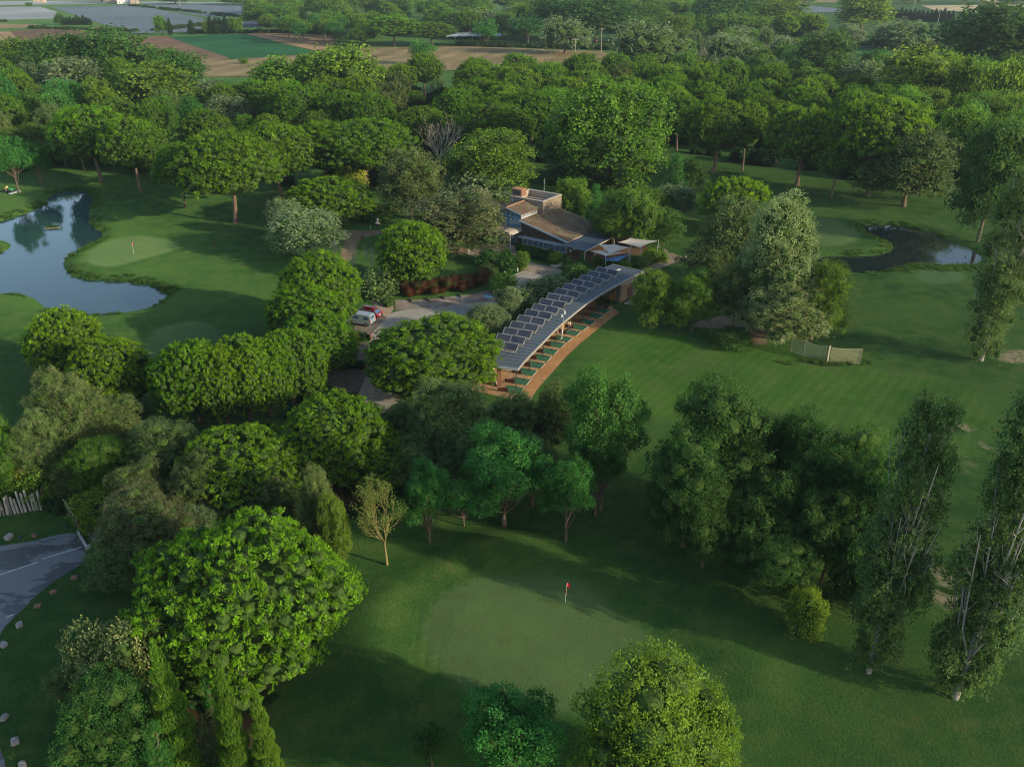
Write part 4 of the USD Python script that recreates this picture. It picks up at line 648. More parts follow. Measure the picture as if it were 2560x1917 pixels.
def edge_struct(name, poly, dz, m_, fade):
    "a sheet whose primvar edge rises from 0 at its rim to 1 inside, so that the surface can thin out into the grass"
    m = drape(poly, dz); e = np.clip(shapely.distance(poly.exterior, shapely.points(m.vertices[:, 0], m.vertices[:, 1])) / fade, 0, 1)
    p = struct(name, m, m_); UsdGeom.PrimvarsAPI(p).CreatePrimvar('edge', Sdf.ValueTypeNames.FloatArray, 'vertex').Set([float(q) for q in e]); return p
def smooth_poly(k): return Polygon(chaikin(POLY[k], 2)).buffer(0)
for k, m_ in (('pond_left', 'pond_water'), ('pond_right', 'dark_water')):
    p = PND[k].buffer(1.6); v, f = trimesh.creation.triangulate_polygon(p, engine='earcut')
    w = trimesh.Trimesh(np.c_[v, np.full(len(v), WATER)], f, process=False)
    if w.face_normals[0][2] < 0: w.invert()
    struct('pond', w, m_)
for k, m_, dz, fade in (('near_green', 'green_grass', .006, 2.6), ('pond_green', 'green_grass', .006, 2.4), ('lower_green', 'green_grass', .006, 2.4), ('far_green', 'green_grass', .006, 3.0), ('tee', 'tee_grass', .006, 2.0)):
    edge_struct('putting_green' if k != 'tee' else 'tee_ground', smooth_poly(k).buffer(fade * .5), dz, m_, fade)
edge_struct('driving_range_lawn', smooth_poly('range_lawn'), .004, 'range_grass', 5.0)
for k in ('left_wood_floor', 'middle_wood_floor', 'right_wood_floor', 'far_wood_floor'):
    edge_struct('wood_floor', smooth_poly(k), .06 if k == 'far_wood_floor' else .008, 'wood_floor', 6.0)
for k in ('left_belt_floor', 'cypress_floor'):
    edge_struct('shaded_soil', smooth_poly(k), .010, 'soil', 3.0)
LAY = (('road', 'road', 'asphalt', .03), ('drive_lower', 'drive', 'concrete', .028), ('drive', 'drive', 'concrete', .034), ('parking_strip', 'parking_bay', 'stained_concrete', .040), ('disabled_bay', 'parking_bay', 'stained_concrete', .044),
       ('car_bay', 'parking_bay', 'bay_asphalt', .040), ('middle_bay', 'parking_bay', 'bay_asphalt', .040), ('lower_bay', 'parking_bay', 'bay_asphalt', .040), ('bay_divider', 'parking_divider', 'bay_asphalt', .034),
       ('sandy_path', 'sandy_path', 'pale_paving', .030), ('dirt_path', 'dirt_path', 'dirt', .020), ('terrace_path', 'garden_path', 'sand', .020), ('plaza', 'plaza', 'plaza_paving', .030), ('entrance_court', 'entrance_court', 'plaza_paving', .036),
       ('terrace_floor', 'terrace', 'deck', .030), ('oak_soil', 'bare_soil', 'dirt', .016), ('sandy_patch', 'sandy_patch', 'sand', .018), ('brown_path', 'brown_path', 'dirt', .022))
for k, nm, m_, dz in LAY:
    if k in ('dirt_path', 'oak_soil', 'sandy_patch', 'brown_path', 'terrace_path'): edge_struct(nm, smooth_poly(k).buffer(.4), dz, m_, .9); continue
    struct(nm, drape(smooth_poly(k) if k not in ('parking_strip', 'disabled_bay', 'car_bay', 'middle_bay', 'lower_bay', 'bay_divider') else Polygon(POLY[k]), dz), m_)
for k in [k for k in POLY if k.startswith('bare_soil')]:
    edge_struct('bare_patch', smooth_poly(k).buffer(.9), .016, 'pale_dirt', 1.8)
FLD = dict(white_film_field='white_film', blue_film_field='film', upper_film_field='film', right_film_field='film', far_film_field='white_film', top_film_field='white_film', ploughed_field_left='plough', ploughed_field='plough_rows', tan_field_left='tan_soil', tan_strip='dry_grass',
           crop_field='crop', tan_field='tan_soil', dry_field='dry_grass', right_crop_field='pasture', right_film_strip='film', wheat_field='wheat', pale_field_top='dry_grass', pale_field_right='wheat')
FN = dict(film='film_covered_field', white_film='film_covered_field', plough='ploughed_field', plough_rows='ploughed_field', tan_soil='bare_field', crop='crop_field', dry_grass='dry_field', pasture='pasture', wheat='wheat_field')
for i, (k, m_) in enumerate(FLD.items()):
    struct(FN[m_], drape(Polygon(POLY[k]), .10 + .008 * i), m_)

# ---------------------------------------------------------------- trees
UPZ = np.array([0, 0, 1.0])
def nrm(a): return a / (np.linalg.norm(a, axis=-1, keepdims=True) + 1e-9)
def leaves(p, nrmv, ax, L, W):
    "kite-shaped leaves: centre, facing, long axis"
    t = nrm(ax - (ax * nrmv).sum(1, keepdims=True) * nrmv); s = np.cross(nrmv, t)
    L = np.broadcast_to(L, len(p))[:, None]; W = np.broadcast_to(W, len(p))[:, None]
    v = np.stack([p - t * L * .5, p + s * W * .5 - t * L * .05, p + t * L * .5 + nrmv * L * .06, p - s * W * .5 - t * L * .05], 1).reshape(-1, 3)
    i = np.arange(len(p))[:, None] * 4
    return v, np.vstack([i + [0, 1, 2], i + [0, 2, 3]])
def blades(p, ax, L, W, spread, k, rng):
    "needle brushes: k slim triangles fanning round each axis"
    n = len(p); p, ax = np.repeat(p, k, 0), np.repeat(ax, k, 0); L = np.repeat(np.broadcast_to(L, n), k)
    d = nrm(ax + spread * rng.normal(size=p.shape)); s = nrm(np.cross(d, rng.normal(size=p.shape)))
    v = np.stack([p - s * W * .5, p + s * W * .5, p + d * L[:, None]], 1).reshape(-1, 3)
    return v, np.arange(len(p) * 3).reshape(-1, 3)
def fib(n, rng, zmin=-1.0, zmax=1.0):
    i = np.arange(n) + .5; z = zmin + (zmax - zmin) * i / n; a = i * 2.39996 + rng.uniform(0, 6)
    r = np.sqrt(np.maximum(0, 1 - z * z)); return np.stack([r * np.cos(a), r * np.sin(a), z], 1)
def on_lobes(c, r, n, rng, up=.25, inner=.8):
    "n points near the outside of a heap of ellipsoids, with outward directions"
    wgt = (r.prod(1)) ** (2 / 3); k = rng.choice(len(c), int(n * 1.9), p=wgt / wgt.sum())
    d = nrm(rng.normal(size=(len(k), 3)) + [0, 0, up]); p = c[k] + d * r[k] * rng.uniform(inner, 1.08, (len(k), 1))
    keep = np.ones(len(k), bool)
    for i in range(len(c)):
        q = (((p - c[i]) / r[i]) ** 2).sum(1) < .55
        keep &= ~(q & (k != i))
    p, d = p[keep][:n], d[keep][:n]
    return p, d
def sprays(c, r, n, m, sd, rng, up, inner, lift=.45, rnd=.5):
    "n leaf places gathered in sprays of m: place, outward direction, the spray's facing, tone"
    p, d = on_lobes(c, r, max(8, n // m), rng, up=up, inner=inner); f = nrm(d * .6 + UPZ * lift + rng.normal(size=d.shape) * rnd); t = rng.random(len(p))
    k = np.repeat(np.arange(len(p)), m); f = f[k]; q = rng.normal(size=(len(k), 3)) * sd; q -= f * (q * f).sum(1, keepdims=True) * .55
    return p[k] + q + f * (.25 * sd), d[k], f, t[k] * .65 + rng.random(len(k)) * .35
ICO1, ICO0 = trimesh.creation.icosphere(1), trimesh.creation.icosahedron()
ICO0.vertices /= np.linalg.norm(ICO0.vertices, axis=1, keepdims=True)
def cores(c, r, s):
    ICO = ICO1 if len(c) < 45 else ICO0
    n = len(c); v = (c[:, None] + ICO.vertices[None] * r[:, None] * s).reshape(-1, 3); f = (ICO.faces[None] + (np.arange(n) * len(ICO.vertices))[:, None, None]).reshape(-1, 3)
    return v, f
def join(*ms):
    vs, fs, n = [], [], 0
    for v, f in ms:
        vs.append(v); fs.append(f + n); n += len(v)
    return trimesh.Trimesh(np.vstack(vs), np.vstack(fs), process=False)
def limb(a, b, r0, r1, rng, sag=.12, n=5, sides=5):
    t = np.linspace(0, 1, n)[:, None]; p = np.asarray(a) * (1 - t) + np.asarray(b) * t
    d = np.linalg.norm(np.asarray(b) - np.asarray(a)); p = p + np.sin(t * np.pi) * rng.normal(size=3) * sag * d * .5 - np.array([0, 0, 1]) * np.sin(t * np.pi) * sag * d * .3
    return tube(p, np.linspace(r0, r1, n), sides)
def twigs(base, d0, L, r, depth, rng, out, tips, spread=.5, k=3, up=.25):
    n = 4; p = [np.array(base, float)]; d = d0.copy()
    for i in range(n):
        d = nrm(d + rng.normal(size=3) * .16 + [0, 0, up * .12]); p.append(p[-1] + d * L / n)
    out.append(tube(p, np.linspace(r, r * .55, n + 1), 5 if depth > 1 else 4, caps=False))
    if depth == 0: tips.append((p[-1], d)); return
    for i in range(k):
        j = rng.integers(2, n + 1) if i else n
        dd = nrm(d + rng.normal(size=3) * spread + [0, 0, up * .4]); twigs(p[j], dd, L * rng.uniform(.55, .8), r * .55, depth - 1, rng, out, tips, spread, k, up)

def build_tree(kind, lod, seed):
    """(crown, trunk, extra) of one tree at its natural size W x H; lod 0 near, 1 middle, 2 far"""
    rng = np.random.default_rng(seed * 7 + lod * 1000 + sum(map(ord, kind)))
    ls = (1.0, 1.75, 3.0)[lod]; dens = (1.0, .36, .14)[lod]
    extra = None
    if kind in ('great_pine', 'dome_pine', 'umbrella_pine', 'mixed_pine'):
        big = kind == 'great_pine'
        if big: W, H = 17., 15.; hc, rv, rt = 8.0, 6.6, 7.9; zmin, nl, lr, fl = -.58, 460, .040, .9
        elif kind == 'dome_pine': W, H = 10., 10.; hc, rv, rt = 5.3, 4.4, 4.6; zmin, nl, lr, fl = -.66, (240, 130, 70)[lod], (.054, .07, .095)[lod], .9
        elif kind == 'umbrella_pine': W, H = 14., 15.; hc, rv, rt = 9.2, 5.5, 6.5; zmin, nl, lr, fl = -.42, (230, 200, 110)[lod], (.05, .055, .078)[lod], .8
        else: W, H = 8., 11.; hc, rv, rt = 6.6, 4.2, 3.5; zmin, nl, lr, fl = -.7, 100, .075, .9
        c = nrm(fib(nl, rng, zmin, .995) + rng.normal(size=(nl, 3)) * .035)
        bump = (meshkit.noise(c * 2.0 + seed * 9.3, 2) - .5) * (.34 if big else .22) + (meshkit.noise(c * 5.0 + seed * 3.1, 5) - .5) * .16
        c = c * [rt, rt, rv] * ((1 + bump) * rng.uniform(.93, 1.02, nl))[:, None]
        if kind == 'umbrella_pine': c[:, 2] = np.where(c[:, 2] < 0, c[:, 2] * rng.uniform(.4, 1.25, nl), c[:, 2])
        c += [0, 0, hc]
        r = W * lr * rng.uniform(.65, 1.55, (nl, 1)) * [1.1, 1.1, fl]
        n = int(dict(great_pine=20000, dome_pine=12000, umbrella_pine=11000, mixed_pine=5000)[kind] * (1, .45, .18)[lod])
        sd = (.15 if big else .12 if kind == 'dome_pine' else .16) * (1, 1.6, 2.6)[lod]
        p, d, fc, tone = sprays(c, r, n, (9, 7, 6)[lod], sd, rng, .8, .85, .5, .42)
        ax = nrm(fc * .5 + UPZ * .8 + rng.normal(size=d.shape) * .22)
        L = (.42 if big else .34 if kind == 'dome_pine' else .42) * (1, 1.45, 2.3)[lod] * rng.uniform(.6, 1.3, len(p))
        k = rng.random(len(p)) < .6; nb = (4, 4, 3)[lod]
        bl = blades(p[k] - ax[k] * L[k, None] * .3, ax[k], L[k], (.06 if big else .05) * (1, 1.8, 3.0)[lod], .26, nb, rng)
        nn = nrm(fc + rng.normal(size=p.shape) * .3)
        kt = leaves(p, nn, rng.normal(size=p.shape) * .7 + UPZ, L * .75, L * .3)
        crown = join(bl, kt); crown.metadata['tone'] = np.r_[np.repeat(tone[k], nb * 3), np.repeat(tone, 4)]
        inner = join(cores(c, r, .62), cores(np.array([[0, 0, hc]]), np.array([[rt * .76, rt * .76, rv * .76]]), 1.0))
        tr = []
        base_r = {'great_pine': .42, 'dome_pine': .26, 'umbrella_pine': .31, 'mixed_pine': .19}[kind]
        lean = rng.normal(size=2) * .35
        top = np.array([lean[0], lean[1], hc - rv * (.25 if kind != 'umbrella_pine' else -.1)])
        zt = np.linspace(0, 1, 7)[:, None]; pts = zt * top + np.c_[.3 * np.sin(zt * 3 + seed), .3 * np.cos(zt * 2.3 + seed) - .3, 0 * zt] * zt * (1 - zt) * 2
        tr.append(tube(pts, base_r * np.array([1.35, 1.0, .9, .82, .76, .7, .6]), 9))
        ids = rng.choice(len(c), 13 if kind == 'umbrella_pine' else 9, replace=False)
        for i in ids:
            a = pts[-1] * (1 - (t := rng.uniform(0, .28))) + 0; tr.append(limb(a, c[i] * .97 + [0, 0, -.2], base_r * .42, .05, rng, .16, 5, 5))
        return crown, cat_(tr), None, W, H, inner
    if kind == 'cypress':
        W, H = 1.8, 9.; nl = 26; t = np.linspace(.03, .97, nl); a = t * 40 + rng.uniform(0, 6)
        rad = W * .5 * np.minimum(1, (t / .12) ** .5) * (1 - t) ** .62 * 1.25; rad = np.clip(rad, .07, .52 * W)
        c = np.stack([np.cos(a) * rad * .45, np.sin(a) * rad * .45, t * H], 1); r = np.stack([rad * .72, rad * .72, np.full(nl, H / nl * 1.6)], 1)
        p, d = on_lobes(c, r, int(12000 * (1, .3, .07)[lod]), rng, up=.1, inner=.8); ax = nrm(d * .28 + UPZ * 1.0 + rng.normal(size=d.shape) * .12)
        bl = blades(p, ax, .24 * ls * rng.uniform(.5, 1.4, len(p)), .035 * ls, .16, 3, rng)
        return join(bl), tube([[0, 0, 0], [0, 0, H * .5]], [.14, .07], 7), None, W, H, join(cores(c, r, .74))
    # broad-leaved kinds: lobes, leaf size, colour are the kind's own
    K = dict(broadleaf=(9., 10., 70, .115, .19, 1.0), holm_oak=(8., 9., 80, .095, .155, 1.1), tan_oak=(8., 9., 80, .095, .155, 1.1), silver_tree=(7., 7.5, 56, .11, .17, 1.0), plane=(26., 24., 150, .07, .42, 1.0), ash=(8., 10., 40, .10, .2, .8), willow=(11., 10., 54, .11, .34, .9),
             silver_poplar=(10., 17., 90, .11, .25, 1.0), poplar=(6.5, 24., 150, .15, .24, 1.1), conifer=(4., 8., 26, .15, .2, 1.0), bush=(3., 2.4, 20, .19, .16, 1.1), tuft=(4., 6., 26, .15, .2, 1.1), flowering=(6.5, 8., 40, .13, .22, 1.0), thin_ash=(2.2, 4.2, 12, .17, .18, .5), twiggy=(6., 10., 0, 0, .2, .5), dead=(9., 14., 0, 0, 0, 0))
    W, H, nl, lr, L, cov = K[kind]
    tr = []; R = W / 2
    if kind in ('twiggy', 'dead'):
        tips = []; d0 = nrm(np.array([rng.normal() * .1, rng.normal() * .1, 1.0]))
        th = H * (.30 if kind == 'twiggy' else .34); tr.append(tube([[0, 0, 0], d0 * th * .5, d0 * th], np.array([.22, .17, .14]) * (1 if kind == 'twiggy' else 1.7), 8))
        for i in range(9 if kind == 'twiggy' else 8):
            a = i * 2.4 + rng.uniform(-.3, .3); sp = rng.uniform(.35, .95) if kind == 'twiggy' else rng.uniform(.2, .75)
            d = nrm(np.array([np.cos(a) * sp, np.sin(a) * sp, 1.0])); twigs(d0 * th * rng.uniform(.8, 1.0), d, H * (.30 if kind == 'twiggy' else .33), .075 if kind == 'twiggy' else .17, 3, rng, tr, tips, .36, 3 if kind == 'twiggy' else 3, .5)
        trunk = cat_(tr); v = trunk.vertices
        s = np.array([W / (np.ptp(v[:, 0]) + np.ptp(v[:, 1])) * 2, W / (np.ptp(v[:, 0]) + np.ptp(v[:, 1])) * 2, H / v[:, 2].max()]); trunk.vertices = v * s
        if kind == 'dead': return None, trunk, None, W, H, None
        tp = np.array([t[0] for t in tips]) * s; td = np.array([t[1] for t in tips])
        k = rng.choice(len(tp), min(len(tp), 260), replace=False); n = 11
        p = np.repeat(tp[k], n, 0) + rng.normal(size=(len(k) * n, 3)) * .2 - np.repeat(td[k], n, 0) * rng.uniform(0, .7, (len(k) * n, 1))
        nn = nrm(rng.normal(size=p.shape) + UPZ * .5); lv = leaves(p, nn, rng.normal(size=p.shape), .17, .09)
        return trimesh.Trimesh(*lv, process=False), trunk, None, W, H, None
    if kind == 'poplar':
        a = rng.uniform(0, 6.28, nl); t = rng.uniform(.05, .98, nl)
        env = R * (.42 + .62 * np.sin(np.clip(t, 0, 1) ** .75 * np.pi * .9)); q = env * rng.uniform(.2, .9, nl)
        c = np.stack([np.cos(a) * q, np.sin(a) * q, t * H], 1); r = np.stack([env * .36, env * .36, np.full(nl, H * .045)], 1) * rng.uniform(.5, 1.25, (nl, 1))
    elif kind in ('conifer',):
        a = rng.uniform(0, 6.28, nl); t = rng.uniform(.08, .97, nl)
        env = R * (1.05 - t); q = env * rng.uniform(.35, .95, nl)
        c = np.stack([np.cos(a) * q, np.sin(a) * q, t * H], 1); r = np.stack([env * .32 + .2, env * .32 + .2, np.full(nl, H * .05)], 1) * rng.uniform(.7, 1.3, (nl, 1))
    else:
        zmin = dict(bush=-.15, holm_oak=-.75, tan_oak=-.75, silver_tree=-.7, plane=-.85, ash=-.45, thin_ash=-.5, silver_poplar=-.8).get(kind, -.7)
        hb = dict(bush=0., ash=.28, thin_ash=.3, plane=.06, tuft=.3).get(kind, .1); hc = H * (1 + hb) / 2 if kind != 'bush' else H * .25; rv = H * (1 - hb) / 2 if kind != 'bush' else H * .75
        o = int(nl * .7); c = np.vstack([fib(o, rng, zmin, .98) * rng.uniform(.78, 1.0, (o, 1)), nrm(rng.normal(size=(nl - o, 3))) * rng.uniform(.25, .75, (nl - o, 1))])
        wob = 1 + (.52 if kind in ('broadleaf', 'ash') else .34) * (meshkit.noise(c * 1.7 + seed * 5.1, 4) - .5) * 2
        if kind == 'ash': wob *= rng.uniform(.8, 1.1, nl)
        if kind == 'silver_poplar': c[:, :2] *= (1.12 - .42 * np.clip(c[:, 2:], -.3, 1)) 
        c = c * [R * .87, R * .87, rv * .9] * wob[:, None] + [0, 0, hc]; c[:, 2] = np.maximum(c[:, 2], .05 * H)
        r = W * lr * rng.uniform(.5, 1.6, (nl, 1)) * ([.95, .95, 1.2] if kind in ('willow', 'silver_poplar') else [1.1, 1.1, .72])
    area = 4.0 * W * H * .9
    n = int(1.9 * cov * area / (L * ls) ** 2 / .30 * (.62 if kind in ('plane',) else .72)); n = min(n, (34000, 15000, 4500)[lod] if kind != 'plane' else 50000); PRN.append((kind, lod, n))
    sd = L * ls * (1.0 if kind not in ('willow', 'conifer') else .7)
    p, d, fc, tone = sprays(c, r, n, (12, 10, 8)[lod], sd, rng, .25, .72 if kind in ('ash', 'poplar') else .85)
    p = p + d * rng.exponential(.008 * W, (len(p), 1))
    nn = nrm(fc + rng.normal(size=d.shape) * .38); ax = nrm(d * .5 + rng.normal(size=d.shape) * .6 + UPZ * (-.55 if kind == 'willow' else .25))
    lv = leaves(p, nn, ax, L * ls * rng.uniform(.65, 1.3, len(p)), L * ls * (.55 if kind not in ('willow', 'conifer') else .25))
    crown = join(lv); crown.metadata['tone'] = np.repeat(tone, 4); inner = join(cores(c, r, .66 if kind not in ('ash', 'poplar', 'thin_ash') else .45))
    if kind == 'flowering':
        m = d[:, 2] > .05; pf = (p + d * .12)[m]; k = rng.random(len(pf)) < .62 * np.clip((pf[:, 2] - H * .3) / (H * .3), 0, 1)
        extra = trimesh.Trimesh(*leaves(pf[k], nrm(d[m][k] + rng.normal(size=pf[k].shape) * .3), rng.normal(size=pf[k].shape), .17, .13), process=False)
    br = dict(bush=.05, poplar=.24, plane=.7, silver_poplar=.28, conifer=.1, thin_ash=.06).get(kind, .024 * W)
    th = dict(bush=.2, poplar=.9, plane=.5, silver_poplar=.85, conifer=.85, thin_ash=.5, ash=.36).get(kind, .45) * H
    lean = rng.normal(size=2) * (.02 if kind != 'poplar' else .006) * H; zt = np.linspace(0, 1, 6)[:, None]
    pts = zt * [lean[0], lean[1], th]; tr.append(tube(pts, br * np.linspace(1.25, .45, 6), 8))
    if kind == 'poplar':
        for i in range(20):
            t0 = rng.uniform(.02, .6); t1 = min(.97, t0 + rng.uniform(.25, .5)); a = rng.uniform(0, 6.28); e = R * rng.uniform(.55, 1.02)
            m_ = np.array([np.cos(a) * e, np.sin(a) * e, 0]); b0 = np.array([lean[0], lean[1], 0]) * t0 + [0, 0, t0 * H]
            tr.append(tube([b0, b0 + m_ * .62 + [0, 0, (t1 - t0) * H * .3], b0 + m_ * .85 + [0, 0, (t1 - t0) * H * .65], b0 + m_ * 1.05 + [0, 0, (t1 - t0) * H]], [.085, .075, .06, .03], 5))
            for _ in range(4):
                k = rng.uniform(.3, .9); s0 = b0 + m_ * (.62 + .3 * k) + [0, 0, (t1 - t0) * H * k]; tr.append(limb(s0, s0 + rng.normal(size=3) * [.9, .9, .5] + [0, 0, 1.8], .035, .015, rng, .2, 4, 4))
    else:
        for i in rng.choice(nl, min(nl, 16 if kind in ('ash', 'silver_poplar', 'plane') else 10), replace=False):
            a = pts[rng.integers(2, 6)] if kind not in ('silver_poplar', 'conifer') else np.array([0, 0, c[i][2] * .75]); tr.append(limb(a, c[i] + nrm(c[i] - [0, 0, H * .4]) * r[i] * .5, br * .42, .02 + .01 * W / 8, rng, .15, 5, 5))
    return crown, cat_(tr), extra, W, H, inner

SPEC = dict(great_pine=('pine_needles', 'pine_bark'), dome_pine=('pine_needles', 'pine_bark'), umbrella_pine=('umbrella_needles', 'pine_bark'), mixed_pine=('olive_needles', 'pine_bark'), broadleaf=('green_leaves', 'oak_bark'), dark_broadleaf=('dark_leaves', 'oak_bark'), bright_broadleaf=('bright_leaves', 'oak_bark'), holm_oak=('oak_leaves', 'oak_bark'), tan_oak=('tan_oak_leaves', 'oak_bark'),
            silver_tree=('silver_leaves', 'oak_bark'), plane=('green_leaves', 'oak_bark'), ash=('ash_leaves', 'oak_bark'), willow=('silver_leaves', 'oak_bark'), green_willow=('green_leaves', 'oak_bark'), silver_poplar=('silver_poplar_leaves', 'pale_bark'), poplar=('poplar_leaves', 'pale_bark'), conifer=('ash_leaves', 'oak_bark'), bush=('green_leaves', 'oak_bark'), dark_bush=('dark_leaves', 'oak_bark'), bright_bush=('bright_leaves', 'oak_bark'), grey_bush=('oak_leaves', 'oak_bark'), olive_bush=('silver_leaves', 'oak_bark'), yellow_bush=('yellow_leaves', 'oak_bark'),
            tuft=('yellow_leaves', 'oak_bark'), flowering=('oak_leaves', 'oak_bark'), thin_ash=('dark_leaves', 'oak_bark'), twiggy=('twig_leaves', 'yellow_twigs'), dead=(None, 'dead_wood'), cypress=('cypress_leaves', 'oak_bark'), dark_cypress=('dark_cypress', 'oak_bark'))
SHAPE = dict(dark_broadleaf='broadleaf', bright_broadleaf='broadleaf', tan_oak='tan_oak', green_willow='willow', dark_bush='bush', bright_bush='bush', grey_bush='bush', olive_bush='bush', yellow_bush='bush', dark_cypress='cypress')
NVAR = dict(dome_pine=(2, 1, 1), umbrella_pine=(1, 4, 3), broadleaf=(2, 3, 3), dark_broadleaf=(2, 1, 2), bright_broadleaf=(1, 1, 1), holm_oak=(2, 2, 2), ash=(2, 1, 2), silver_tree=(2, 2, 2), poplar=(2, 1, 1), bush=(2, 2, 1), cypress=(2, 1, 1), dark_cypress=(1, 1, 2), willow=(1, 2, 1))
PRN = []; trng0 = np.random.default_rng(3)
kinds = stage.CreateClassPrim('/World/kinds'); made = {}; shapes_made = {}
def kind_prim(species, lod, var):
    key = (species, lod, var)
    if key in made: return made[key]
    sh = (SHAPE.get(species, species), lod, var)
    if sh not in shapes_made: shapes_made[sh] = build_tree(*sh)
    crown, trunk, extra, W, H, inner = shapes_made[sh]
    base = '/World/kinds/%s_%s_%03d' % (species, ('close', 'middle', 'distant')[lod], var)
    UsdGeom.Xform.Define(stage, base); lm, bm = SPEC[species]
    usdkit.mesh(stage, base + '/trunk', trunk, M[bm], True)
    if crown is not None:
        cm = usdkit.mesh(stage, base + '/crown', crown, M[lm], False); tn = crown.metadata.get('tone'); tn = trng0.random(len(crown.vertices) // 4 + 1).repeat(4)[:len(crown.vertices)] if tn is None else tn
        UsdGeom.PrimvarsAPI(cm).CreatePrimvar('tone', Sdf.ValueTypeNames.FloatArray, 'vertex').Set(Vt.FloatArray.FromNumpy(np.asarray(tn, np.float32)))
    if inner is not None: usdkit.mesh(stage, base + '/inner_foliage', inner, M['inner_foliage'], False)  # added solid blobs that darken the gaps between leaves, shade by colour
    if extra is not None: usdkit.mesh(stage, base + '/blossom', extra, M['blossom'], False)
    made[key] = (base, W, H); return made[key]
def species_of(kind, label, y):
    if label.startswith('largest round stone pine'): return 'great_pine'
    if kind == 'broadleaf':
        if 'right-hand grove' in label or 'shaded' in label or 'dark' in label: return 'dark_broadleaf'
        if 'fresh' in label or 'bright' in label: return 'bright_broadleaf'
    if kind == 'holm_oak' and 'tan' in label or 'rust' in label or 'brown oak' in label: return 'tan_oak'
    if kind == 'bush':
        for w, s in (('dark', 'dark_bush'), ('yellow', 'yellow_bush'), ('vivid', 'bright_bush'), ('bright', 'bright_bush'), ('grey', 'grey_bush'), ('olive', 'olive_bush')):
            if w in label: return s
    if kind == 'willow' and 'drooping green' in label: return 'green_willow'
    if kind == 'cypress' and y > 300: return 'dark_cypress'
    return kind
TREE_NAME = dict(dome_pine='stone_pine', umbrella_pine='umbrella_pine', mixed_pine='pine_tree', broadleaf='leafy_tree', holm_oak='oak_tree', silver_tree='grey_leaved_tree', plane='plane_tree', ash='ash_tree', willow='willow_tree', silver_poplar='silver_poplar', poplar='poplar_tree', conifer='conifer_tree', bush='bush', tuft='yellow_tree', flowering='flowering_tree', thin_ash='sapling', twiggy='twiggy_tree', dead='dead_tree', cypress='cypress_tree')
trng = np.random.default_rng(11); uses = {}
for kind, x, y, h, w, label, catg, group in TREES:
    d = math.hypot(x, y); lod = 0 if d < 125 or kind == 'poplar' else (1 if d < 300 else 2)
    sp = species_of(kind, label, y); nv = NVAR.get(sp, (1, 1, 1))[lod]; uses[sp, lod] = uses.get((sp, lod), -1) + 1
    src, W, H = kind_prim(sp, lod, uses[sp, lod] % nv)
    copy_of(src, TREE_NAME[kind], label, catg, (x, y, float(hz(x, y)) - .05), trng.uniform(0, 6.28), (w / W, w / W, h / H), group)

# ---------------------------------------------------------------- thin morning air
mat('morning_haze', {'v': ('principled_volume', {'color': (.62, .80, .95), 'density': 5e-05, 'anisotropy': .2})}, [], surface=None, volume='v.volume')
tag(part(None, 'haze', bx(-2650, 2650, -550, 3250, -3.0, 62.0), 'morning_haze'), kind='stuff')

# ---------------------------------------------------------------- plain materials of built things
plain('stone', (0.2652, 0.2223, 0.1638), .9, var=.35, scale=2.5, bump=.03, bscale=9.0)
mat('stones', {'g': ('geometry', {}), 'r': ('rgb_ramp', {'ramp': [(0, (.17, .135, .095)), (.35, (.28, .235, .165)), (.7, (.35, .30, .22)), (1, (.24, .175, .11))]}), 'n': ('noise_texture', {'scale': 9.0, 'detail': 4.0}), 'rn': ('rgb_ramp', {'ramp': [(.3, (.75, .75, .75)), (.7, (1.2, 1.2, 1.2))]}), 'm': ('mix', {'mix_type': 'multiply', 'fac': 1.0}), 'b': ('bump', {'distance': .03}), 'p': ('principled_bsdf', {'roughness': .9, 'specular_ior_level': .2})},
    [('g.random_per_island', 'r.fac'), ('g.position', 'n.vector'), ('n.fac', 'rn.fac'), ('r.color', 'm.color1'), ('rn.color', 'm.color2'), ('m.color', 'p.base_color'), ('n.fac', 'b.height'), ('b.normal', 'p.normal')])
mat('tiles', {'g': ('geometry', {}), 'r': ('rgb_ramp', {'ramp': [(0, (.125, .078, .046)), (.4, (.185, .12, .064)), (.75, (.23, .15, .08)), (1, (.18, .10, .056))]}), 'n': ('noise_texture', {'scale': .55, 'detail': 6.0, 'roughness': .7}), 'rn': ('rgb_ramp', {'ramp': [(.42, (0, 0, 0)), (.62, (1, 1, 1))]}), 'm': ('mix', {'color2': (.155, .135, .085)}), 'p': ('principled_bsdf', {'roughness': .9, 'specular_ior_level': .2})},
    [('g.random_per_island', 'r.fac'), ('g.position', 'n.vector'), ('n.fac', 'rn.fac'), ('rn.color', 'm.fac'), ('r.color', 'm.color1'), ('m.color', 'p.base_color')])
plain('roof_bed', (0.1248, 0.078, 0.0468), .95); plain('orange_tile', (.26, .12, .05), .8); plain('brick_red', (.15, .075, .045), .85, bump=.01); plain('coping', (0.2964, 0.2652, 0.2184), .85)
plain('dark_wood', (0.0406, 0.025, 0.0179), .7, var=.4, scale=3.0, bump=.01); plain('brown_wood', (0.0663, 0.0265, 0.014), .6, var=.3, scale=5.0, bump=.008); plain('grey_wood', (0.1638, 0.1404, 0.117), .85, var=.35, scale=7.0, bump=.02); plain('pale_log', (0.3276, 0.2964, 0.2496), .85, var=.3, scale=6.0, bump=.02); plain('rust_wood', (0.1326, 0.0585, 0.0328), .85, var=.35, scale=5.0, bump=.02)
